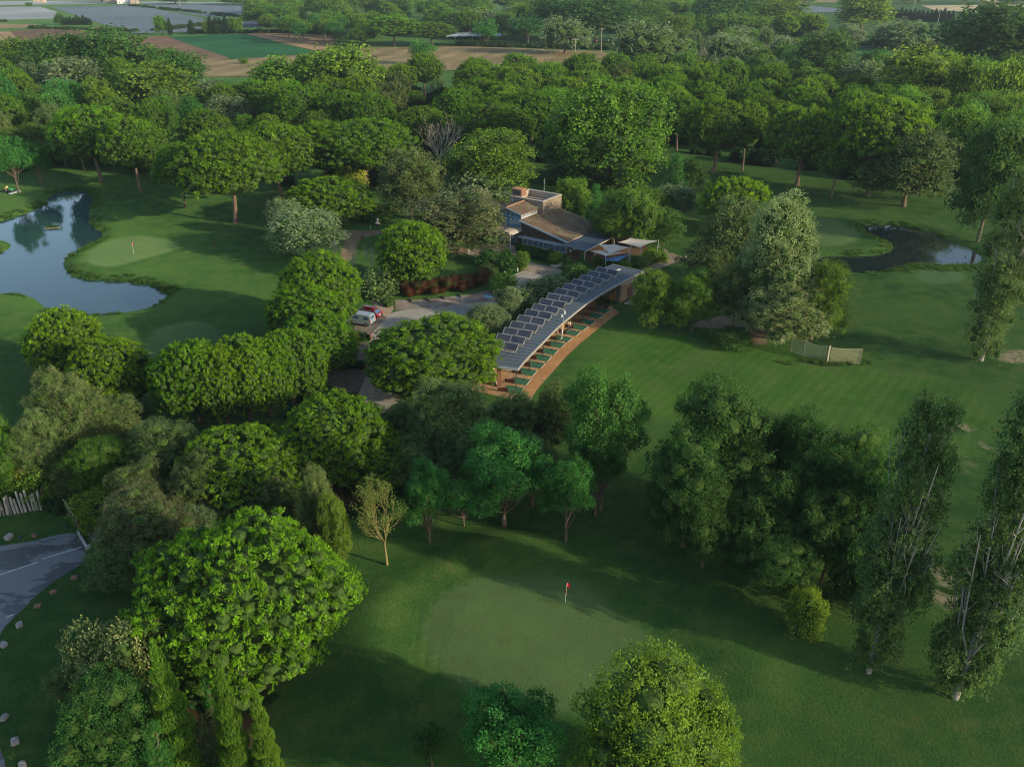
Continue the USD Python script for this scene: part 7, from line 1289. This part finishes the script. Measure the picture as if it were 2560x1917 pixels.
# ---------------------------------------------------------------- practice nets on the range lawn
def net_run(label, pts, h, posts, thick_post=None, sag=.35):
    pts = np.array(pts, float); o = np.array([*pts[0], float(hz(*pts[0]))]); t = thing('practice_net', label, 'net', o)
    for i in range(len(pts) - 1):
        a, b = pts[i] - o[:2], pts[i + 1] - o[:2]; n = 10; u = np.linspace(0, 1, n); P = a + (b - a) * u[:, None]; top = h - sag * 4 * u * (1 - u)
        v = np.vstack([np.c_[P, np.full(n, .12)], np.c_[P, top]]); f = np.array([[j, j + 1, n + j + 1] for j in range(n - 1)] + [[j, n + j + 1, n + j] for j in range(n - 1)])
        w = np.r_[0, np.cumsum(np.linalg.norm(np.diff(P, axis=0), axis=1))]
        part(t, 'netting', trimesh.Trimesh(v, f, process=False), 'net'); part(t, 'top_cord', tube(np.c_[P, top], .025, 5), 'net_cord'); part(t, 'hem', tube(np.c_[P, np.full(n, .14)], .03, 5), 'net_cord')
    for x, y, ph, r in posts: part(t, 'post', tube([(x - o[0], y - o[1], -.1), (x - o[0], y - o[1], ph)], [r, r * .8], 8), 'grey_wood')
    if thick_post: x, y, ph, m_ = thick_post; part(t, 'end_board', hullp([(x - o[0] + a, y - o[1] + b, z) for a in (-.05, .16) for b in (-.04, .04) for z in (0, ph)]), m_)
net_run('sagging practice net with a pale end board on the range lawn', [(40.3, 109.4), (41.6, 107.8), (44.1, 105.9)], 2.5, [(40.3, 109.4, 3.0, .06), (41.6, 107.8, 2.5, .07), (43.9, 106.0, 2.6, .06)], (44.3, 105.75, 2.6, 'coping'))
net_run('thin see-through practice net with one slim post right of the pale board', [(44.6, 105.7), (48.8, 105.4)], 2.4, [(48.8, 105.4, 2.5, .05), (48.55, 105.4, 2.3, .03)], None, .1)
t = thing('marker_post', 'slim grey post at the edge of the range lawn below the red-trunked oak', 'post', (29.4, 113.4, float(hz(29.4, 113.4)))); part(t, 'stake', tube([(0, 0, -.1), (0, 0, 2.2)], [.05, .045], 8), 'grey_wood')
# ---------------------------------------------------------------- small things on the lawns
t = thing('notice_board', 'pale square board of planks on the far lawn behind the clubhouse', 'board', (4.8, 215.4, float(hz(4.8, 215.4))), .12)
for i in range(8): part(t, 'plank', bx(-1.3, 1.3, -.05, .0, .35 + i * .31, .35 + i * .31 + .295), 'coping')
for x in (-1.2, 1.2): part(t, 'post', bx(x - .07, x + .07, .002, .14, -.1, 2.9), 'grey_wood')
for x, y, l, m_, h in ((-36.33, 181.2, 'left flagpole with a hanging white flag by the path', 'flag_white', 5.4), (-34.65, 183.1, 'right flagpole with a hanging orange and yellow flag by the path', 'flag_stripes', 5.8)):
    t = thing('flagpole', l, 'flagpole', (x, y, float(hz(x, y)))); part(t, 'pole', tube([(0, 0, -.1), (0, 0, h)], [.06, .035], 8), 'white_metal')
    a = np.linspace(0, 2 * np.pi, 12)[:-1]; zz = np.linspace(h - .1, h - 2.3, 9); v = np.array([[.12 + (.16 - .008 * i) * math.cos(q) * (1 + .25 * math.sin(3 * q + i)), (.10) * math.sin(q) * (1 + .3 * math.sin(2 * q + i)), z] for i, z in enumerate(zz) for q in a]); n = len(a)
    f = [[i * n + j, i * n + (j + 1) % n, (i + 1) * n + (j + 1) % n] for i in range(8) for j in range(n)] + [[i * n + j, (i + 1) * n + (j + 1) % n, (i + 1) * n + j] for i in range(8) for j in range(n)]; part(t, 'flag', trimesh.Trimesh(v, np.array(f), process=False), m_, smooth=True)
t = thing('golf_trolley', 'small white and black golf trolley on the lawn beyond the path', 'golf trolley', (-28.8, 174.4, float(hz(-28.8, 174.4))), .6)
part(t, 'base', rbox(-.5, .5, -.3, .3, .25, .5, .08), 'white_paint'); part(t, 'bag', tube([(-.1, 0, .5), (.15, 0, 1.45)], [.2, .17], 10), 'white_paint'); part(t, 'bag_trim', tube([(-.05, 0, .78), (.0, 0, .95)], [.215, .21], 10), 'dark_metal'); part(t, 'handle', tube([(-.4, 0, .5), (-.7, 0, 1.1), (-.72, .2, 1.12)], [.025, .025, .025], 6), 'dark_metal')
for x, y in ((-.4, -.38), (-.4, .38), (.45, 0)): w = trimesh.creation.cylinder(.22, .1, sections=14); w.apply_transform(trimesh.transformations.rotation_matrix(math.pi / 2, X_)); w.apply_translation((x, y, .22)); part(t, 'wheel', w, 'rubber')
# mower with its driver
mx, my = -122.8, 202.4; mz = float(hz(mx, my)); t = thing('ride_on_mower', 'green ride-on mower cutting the lawn at the left edge', 'mower', (mx, my, mz), -.35)
part(t, 'hood', rbox(.15, 1.25, -.4, .4, .62, 1.12, .14), 'mower_green'); part(t, 'chassis', rbox(-1.2, 1.2, -.42, .42, .38, .6, .04), 'dark_metal'); part(t, 'seat', cat_([rbox(-.75, -.25, -.28, .28, .72, .86, .05), rbox(-.85, -.72, -.28, .28, .86, 1.35, .05)]), 'lamp_yellow'); part(t, 'roll_bar', tube([(-1.0, -.42, .5), (-1.0, -.42, 2.0), (-1.0, .42, 2.0), (-1.0, .42, .5)], .04, 6), 'dark_metal'); part(t, 'steering_wheel', tube([(.1, 0, .8), (-.1, 0, 1.25)], .03, 6), 'dark_metal')
for x, y, r in ((.85, -.5, .34), (.85, .5, .34), (-.8, -.55, .42), (-.8, .55, .42)): w = trimesh.creation.cylinder(r, .26, sections=18); w.apply_transform(trimesh.transformations.rotation_matrix(math.pi / 2, X_)); w.apply_translation((x, y, r)); part(t, 'wheel', w, 'rubber')
for y in (-1.05, 0, 1.05): part(t, 'cutting_unit', rbox(1.3, 2.1, y - .48, y + .48, .08, .34, .06), 'steel')
part(t, 'linkage', cat_([bar((1.1, 0, .45), (1.5, y, .3), .05) for y in (-1.05, 0, 1.05)]), 'dark_metal')
V3 = lambda *a: np.array(a, float)
JD = dict(pelvis=V3(-.48, 0, .97), waist=V3(-.48, 0, 1.12), chest=V3(-.42, 0, 1.32), neck0=V3(-.38, 0, 1.48), neck1=V3(-.36, 0, 1.55), head=V3(-.34, 0, 1.66), face=V3(1, 0, -.1), shl=V3(-.4, .19, 1.43), shr=V3(-.4, -.19, 1.43), hipl=V3(-.44, .1, .95), hipr=V3(-.44, -.1, .95), knl=V3(-.02, .14, 1.0), knr=V3(-.02, -.14, 1.0), anl=V3(.08, .14, .66), anr=V3(.08, -.14, .66), toe=V3(1, 0, 0), ell=V3(-.28, .23, 1.18), elr=V3(-.28, -.23, 1.18), wrl=V3(-.1, .12, 1.22), wrr=V3(-.1, -.12, 1.22), hdl=V3(0, .1, 1.26), hdr=V3(0, -.1, 1.26))
t = thing('person', 'person in a tan shirt driving the green mower', 'person', (mx, my, mz), -.35); part(t, 'body', body_of(JD), 'skin', smooth=True)
part(t, 'shirt', clothes([[(JD['pelvis'] + [0, 0, .03], .135), (JD['waist'], .125), (JD['chest'], .155), (JD['neck0'] + [0, 0, -.04], .08)], [(JD['shl'], .07), (JD['shr'], .07)]] + [[(JD['sh' + s], .066), (JD['el' + s], .055)] for s in 'lr'], .018), 'shirt_tan', smooth=True)
part(t, 'trousers', clothes([[(JD['pelvis'], .14), (JD['pelvis'] + [0, 0, -.04], .14)]] + [[(JD['hip' + s], .1), (JD['kn' + s], .07), (JD['an' + s] + [0, 0, .04], .055)] for s in 'lr'], .016), 'cloth_dark', smooth=True)
hm = m3.Manifold.sphere(.108, 14).scale((.88, 1.0, 1.2)).translate(tuple(JD['head'] + [-.012, 0, .018])) - m3.Manifold.cube((.3, .4, .3), True).translate(tuple(JD['head'] + [.17, 0, -.11])); part(t, 'hair', tm(hm), 'hair_dark', smooth=30)
def bollard(label, x, y, h=.75, r=.12, m_='white_paint', z=None, name='bollard', cat='bollard'):
    t = thing(name, label, cat, (x, y, float(hz(x, y)))); part(t, 'shaft', tube([(0, 0, -.05), (0, 0, h * .8)], [r, r], 10), m_); part(t, 'head', tube([(0, 0, h * .8), (0, 0, h)], [r * 1.15, r * .9], 10), m_)
bollard('white lamp bollard at the near corner of the paved plaza', 1.0, 144.4); bollard('white lamp bollard beside the grid paving', -1.3, 142.3); bollard('pale stone bollard at the steps under the clubhouse oak', -8.4, 154.4, .95, .2, 'coping'); bollard('white bollard right of the clubhouse oak', -7.2, 157.5, .7, .16); bollard('pale bollard where the garden path meets the far lawn', 32.9, 151.5, .8, .16, 'coping'); bollard('thin white distance marker on the trolley lawn', -29.8, 170.8, .9, .05)
t = thing('litter_bin', 'small rust-red bin at the path fork', 'bin', (-30.4, 164.0, float(hz(-30.4, 164)))); part(t, 'drum', trimesh.creation.revolve([(0, 0), (.28, 0), (.3, .8), (.25, .8), (.25, .7), (0, .7)], sections=12), 'rust_wood'); part(t, 'lid', tube([(0, 0, .82), (0, 0, .9)], [.3, .2], 12), 'dark_metal')
t = thing('bench', 'grey wooden seat with pale post under the low wide pine', 'bench', (-36.6, 177.2, float(hz(-36.6, 177.2))), .5)
for i in range(3): part(t, 'slat', bx(-1.0, 1.0, -.22 + i * .16, -.09 + i * .16, .44, .49), 'grey_wood')
for x in (-.85, .85): part(t, 'leg', bx(x - .06, x + .06, -.2, .22, -.05, .439), 'coping')
t = thing('stone_post', 'pale stone post at the path corner under the low wide pine', 'post', (-37.2, 175.9, float(hz(-37.2, 175.9)))); part(t, 'block', rbox(-.2, .2, -.2, .2, -.05, 1.0, .03), 'coping')
t = thing('stake', 'dark wooden marker on the fairway right of the pond green', 'stake', (-58.97, 159.25, float(hz(-58.97, 159.25)))); part(t, 'post', tube([(0, 0, -.1), (.05, 0, .6)], [.14, .12], 8), 'dark_wood'); part(t, 'top', trimesh.creation.icosphere(1, .2).apply_translation((.06, 0, .68)), 'dark_wood')
t = thing('nesting_raft', 'small grassy raft floating in the blue pond', 'raft', (-98.47, 174.24, WATER - .02), .15); part(t, 'deck', rbox(-1.5, 1.5, -.55, .55, -.08, .14, .05), 'grey_wood'); c = np.c_[orng.uniform(-1.2, 1.0, 14), orng.uniform(-.4, .4, 14), np.full(14, .22)]; leafy(t, 'grass', c, np.full((14, 3), .26), 900, .3, .06, 'grass_blades')
t = thing('tent', 'small orange tent-like shelter under the far pines', 'tent', (73.6, 237.6, 0), .4); part(t, 'canvas', hullp([(-1.1, -.9, 0), (1.1, -.9, 0), (-1.1, .9, 0), (1.1, .9, 0), (-.9, 0, 1.3), (.9, 0, 1.3)]), 'orange_tile'); part(t, 'opening', hullp([(1.03, -.4, .02), (1.03, .4, .02), (.97, 0, .95), (1.08, -.4, .02), (1.08, .4, .02), (1.0, 0, .95)]), 'dark_wood')
# ---------------------------------------------------------------- poles, wires, greenhouse and houses far off
def pole(label, x, y, h, arms=1, lean=0.0):
    t = thing('power_pole', label, 'power pole', (x, y, 0)); top = np.array([lean, 0, h]); part(t, 'mast', tube([(0, 0, -.2), top], [.2, .14], 8), 'coping')
    if arms: part(t, 'crossarm', bx(lean - 1.7, lean + 1.7, -.08, .08, h - .6, h - .42), 'coping'); [part(t, 'insulator', tube([(lean + q, 0, h - .42), (lean + q, 0, h - .1)], [.08, .06], 6), 'white_paint') for q in (-1.5, 0, 1.5)]
    return top + [x, y, 0]
w1 = pole('far wooden power pole with crossarm beyond the dry field', 55.7, 558.5, 13.5); w2 = pole('near power pole standing in front of the pines at the dry field', 35.0, 493.3, 12.5)
w3 = pole('slanting white power pole above the cypress row at upper right', 464.8, 1056, 16, 1, 1.8); w4 = pole('power pole at the right end of the sagging wire, upper right', 378.5, 804.5, 13); w5 = pole('power pole at the left end of the sagging wire, upper right', 207.2, 747.7, 14); pole('thin pale pole behind the blue field at top left', -416.7, 1146, 17, 0); pole('grey pole beside the far white house', -480.2, 1177, 15, 0); pole('pale pole left of the glass roof', -54.3, 700, 15, 0)
def wire(label, a, b, sag):
    u = np.linspace(0, 1, 24)[:, None]; P = a + (b - a) * u; P[:, 2] -= (4 * sag * u * (1 - u))[:, 0]; t = tag(part(None, 'power_line', tube(P, .05, 4), 'dark_metal'), label, 'power line')
wire('sagging wire between the two poles at upper right', w5, w4, 4.0); wire('wire between the two poles at the dry field', w1, w2, 1.5); wire('wire running left from the near pole at the dry field', w2, np.array([-30, 520, 7.0]), 2.0)
t = thing('greenhouse', 'long low greenhouse with pale blue film roof beyond the dry field', 'greenhouse', (-47, 640, 0), .06)
for i in range(5):
    y0 = i * 9.0; pr = [(0.0 + k, 0) for k in ()]; q = np.linspace(0, np.pi, 9); L0, L1 = 0, 40 - i * 4.5
    prof = [(y0 + 4.45 - 4.4 * math.cos(a), 2.6 + 1.5 * math.sin(a)) for a in q]; v = np.array([[x, y, z] for x in (L0, L1) for y, z in prof + [(prof[-1][0], prof[-1][1] - .1), (prof[0][0], prof[0][1] - .1)]]); part(t, 'roof_bay', hullp(v), 'greenhouse_film')
    for x in np.arange(L0 + .5, L1, 6.0): part(t, 'post', bx(x, x + .15, y0 + .1, y0 + .25, 0, 2.59), 'coping')
def house(label, loc, rot, w, d, h, m_, wins):
    t = thing('farm_house', label, 'house', loc, rot); part(t, 'wall', bx(-w / 2, w / 2, -d / 2, d / 2, 0, h), m_); r_ = part(t, 'roof', hullp([(-w / 2 - .4, -d / 2 - .4, h + .01), (w / 2 + .4, -d / 2 - .4, h + .01), (-w / 2 - .4, d / 2 + .4, h + .01), (w / 2 + .4, d / 2 + .4, h + .01), (-w / 2 - .4, 0, h + 1.8), (w / 2 + .4, 0, h + 1.8)]), 'tiles'); part(r_, 'chimney', bx(w * .2, w * .2 + .8, -.4, .4, h + 1.2, h + 2.8), m_)
    for x, z in wins: o = part(t, 'window', bx(x - .5, x + .5, -d / 2 - .06, -d / 2 - .002, z, z + 1.5), 'grey_wood'); part(o, 'pane', bx(x - .38, x + .38, -d / 2 - .09, -d / 2 - .061, z + .12, z + 1.38), 'pane')
house('white farmhouse with dark windows at the top left edge', (-512, 1210, 0), .15, 18, 9, 7, 'white_paint', [(-6, .9), (-2.5, 3.6), (2.5, 3.6), (6, .9), (6, 4)]); house('low grey farm shed left of the white farmhouse', (-533, 1222, 0), .1, 16, 8, 4, 'stone', [(-4, 1), (3, 1)]); house('small cream house right of the white farmhouse', (-497, 1204, 0), .2, 9, 7, 4.5, 'beige_wall', [(-2, 1.2), (2, 1.2)]); house('small far house at the top left corner beyond the pale field', (-640, 1240, 0), .1, 14, 8, 4, 'beige_wall', [(-3, 1.2), (3, 1.2)]); house('small house with pale gable among the trees at upper right', (410, 905, 0), 1.3, 9, 8, 4.5, 'beige_wall', [(0, 1.5)])
# ---------------------------------------------------------------- masses that nobody could count
def scatter(name, label, proto, m_, P, S, rot=True):
    pi = UsdGeom.PointInstancer.Define(stage, numbered('/World/' + name)); base = str(pi.GetPath()); pr = usdkit.mesh(stage, base + '/tuft', proto, M[m_]); n = len(P)
    pi.CreatePrototypesRel().SetTargets([pr.GetPath()]); pi.CreateProtoIndicesAttr([0] * n); pi.CreatePositionsAttr([Gf.Vec3f(*map(float, p)) for p in P]); pi.CreateScalesAttr([Gf.Vec3f(*map(float, s)) for s in S])
    a = orng.uniform(0, 6.28, n); pi.CreateOrientationsAttr([Gf.Quath(float(math.cos(q / 2)), 0, 0, float(math.sin(q / 2))) for q in a]); tag(pi, label, None, kind='stuff')
p_ = orng.normal(size=(26, 3)) * [.16, .16, 0]; tuft_ = trimesh.Trimesh(*blades(p_, np.tile(UPZ, (26, 1)), np.full(26, .55), .05, .35, 2, orng), process=False)
B_, S_ = [], []
for k, pd in PND.items():
    for dd, den in ((.35, 1.6), (1.0, 1.2), (1.8, .7)):
        ring = pd.buffer(dd).exterior; n = int(ring.length * den)
        for q in range(n):
            pt = ring.interpolate(orng.uniform(0, ring.length)); x, y = pt.x + orng.normal() * .2, pt.y + orng.normal() * .2
            g = meshkit.noise(np.array([x / 6., y / 6., 0.0]), 5)
            if g > .38: s = orng.uniform(.45, 1.15) * (.55 + g * .8); B_.append((x, y, float(hz(x, y)) - .03)); S_.append((s * 1.3, s * 1.3, s))
for nm, cen, rad, n in (('peninsula', (-103, 137), (11, 4), 260), ('net foot', (45, 106), (6, 1.2), 90), ('right bank', (80, 146), (13, 2.2), 200)):
    for q in range(n):
        x, y = cen[0] + orng.normal() * rad[0] * .5, cen[1] + orng.normal() * rad[1] * .5
        if not any(pd.contains(shapely.Point(x, y)) for pd in PND.values()): s = orng.uniform(.5, 1.2); B_.append((x, y, float(hz(x, y)) - .03)); S_.append((s, s, s))
scatter('bank_grass', 'long rough grass along the pond banks', tuft_, 'grass_blades', B_, S_)
c_ = fib(9, orng, -.1, 1) * [.75, .75, .6] + [0, 0, .35]; r__ = np.full((9, 3), .42); p_, d_ = on_lobes(c_, r__, 240, orng); bush_ = join(leaves(p_, nrm(d_ * .6 + orng.normal(size=d_.shape) * .5 + UPZ * .3), orng.normal(size=p_.shape), .42, .22), cores(c_, r__, .75))
B_, S_ = [], []
for k, n in (('left_wood_floor', 520), ('middle_wood_floor', 520), ('right_wood_floor', 560), ('left_belt_floor', 160)):
    pl = smooth_poly(k); x0, y0, x1, y1 = pl.bounds; got = 0
    while got < n:
        x, y = orng.uniform(x0, x1), orng.uniform(y0, y1)
        if not shapely.contains_xy(pl, x, y) or (k == 'left_belt_floor' and (flat.buffer(1.5).contains(shapely.Point(x, y)))): continue
        edge = pl.exterior.distance(shapely.Point(x, y))
        if k != 'left_belt_floor' and edge < 5: continue
        s = orng.uniform(.9, 2.6) * (1.3 if k != 'left_belt_floor' else .8); B_.append((x, y, float(hz(x, y)) - .1)); S_.append((s, s, s * orng.uniform(.7, 1.2))); got += 1
scatter('undergrowth', 'dark undergrowth beneath the trees of the woods', bush_, 'dark_leaves', B_, S_)
B_, S_ = [], []
for a, b, n, s0 in (((-291, 730), (-235, 905), 90, 1.6), ((-407, 760), (-300, 720), 60, 1.5), ((-250, 712), (-135, 705), 80, 1.6), ((-480, 1150), (-265, 905), 110, 1.6), ((-680, 860), (-470, 845), 60, 1.6), ((205, 628), (270, 560), 50, 2.2), ((-40, 600), (95, 560), 90, 1.8)):
    for q in range(n):
        u = orng.random(); x, y = a[0] + (b[0] - a[0]) * u + orng.normal() * 2.2, a[1] + (b[1] - a[1]) * u + orng.normal() * 2.2; s = s0 * orng.uniform(.6, 1.4); B_.append((x, y, 0)); S_.append((s * 1.4, s * 1.4, s))
scatter('field_hedgerow', 'reedy verge and hedgerow between the far fields', bush_, 'oak_leaves', B_, S_)
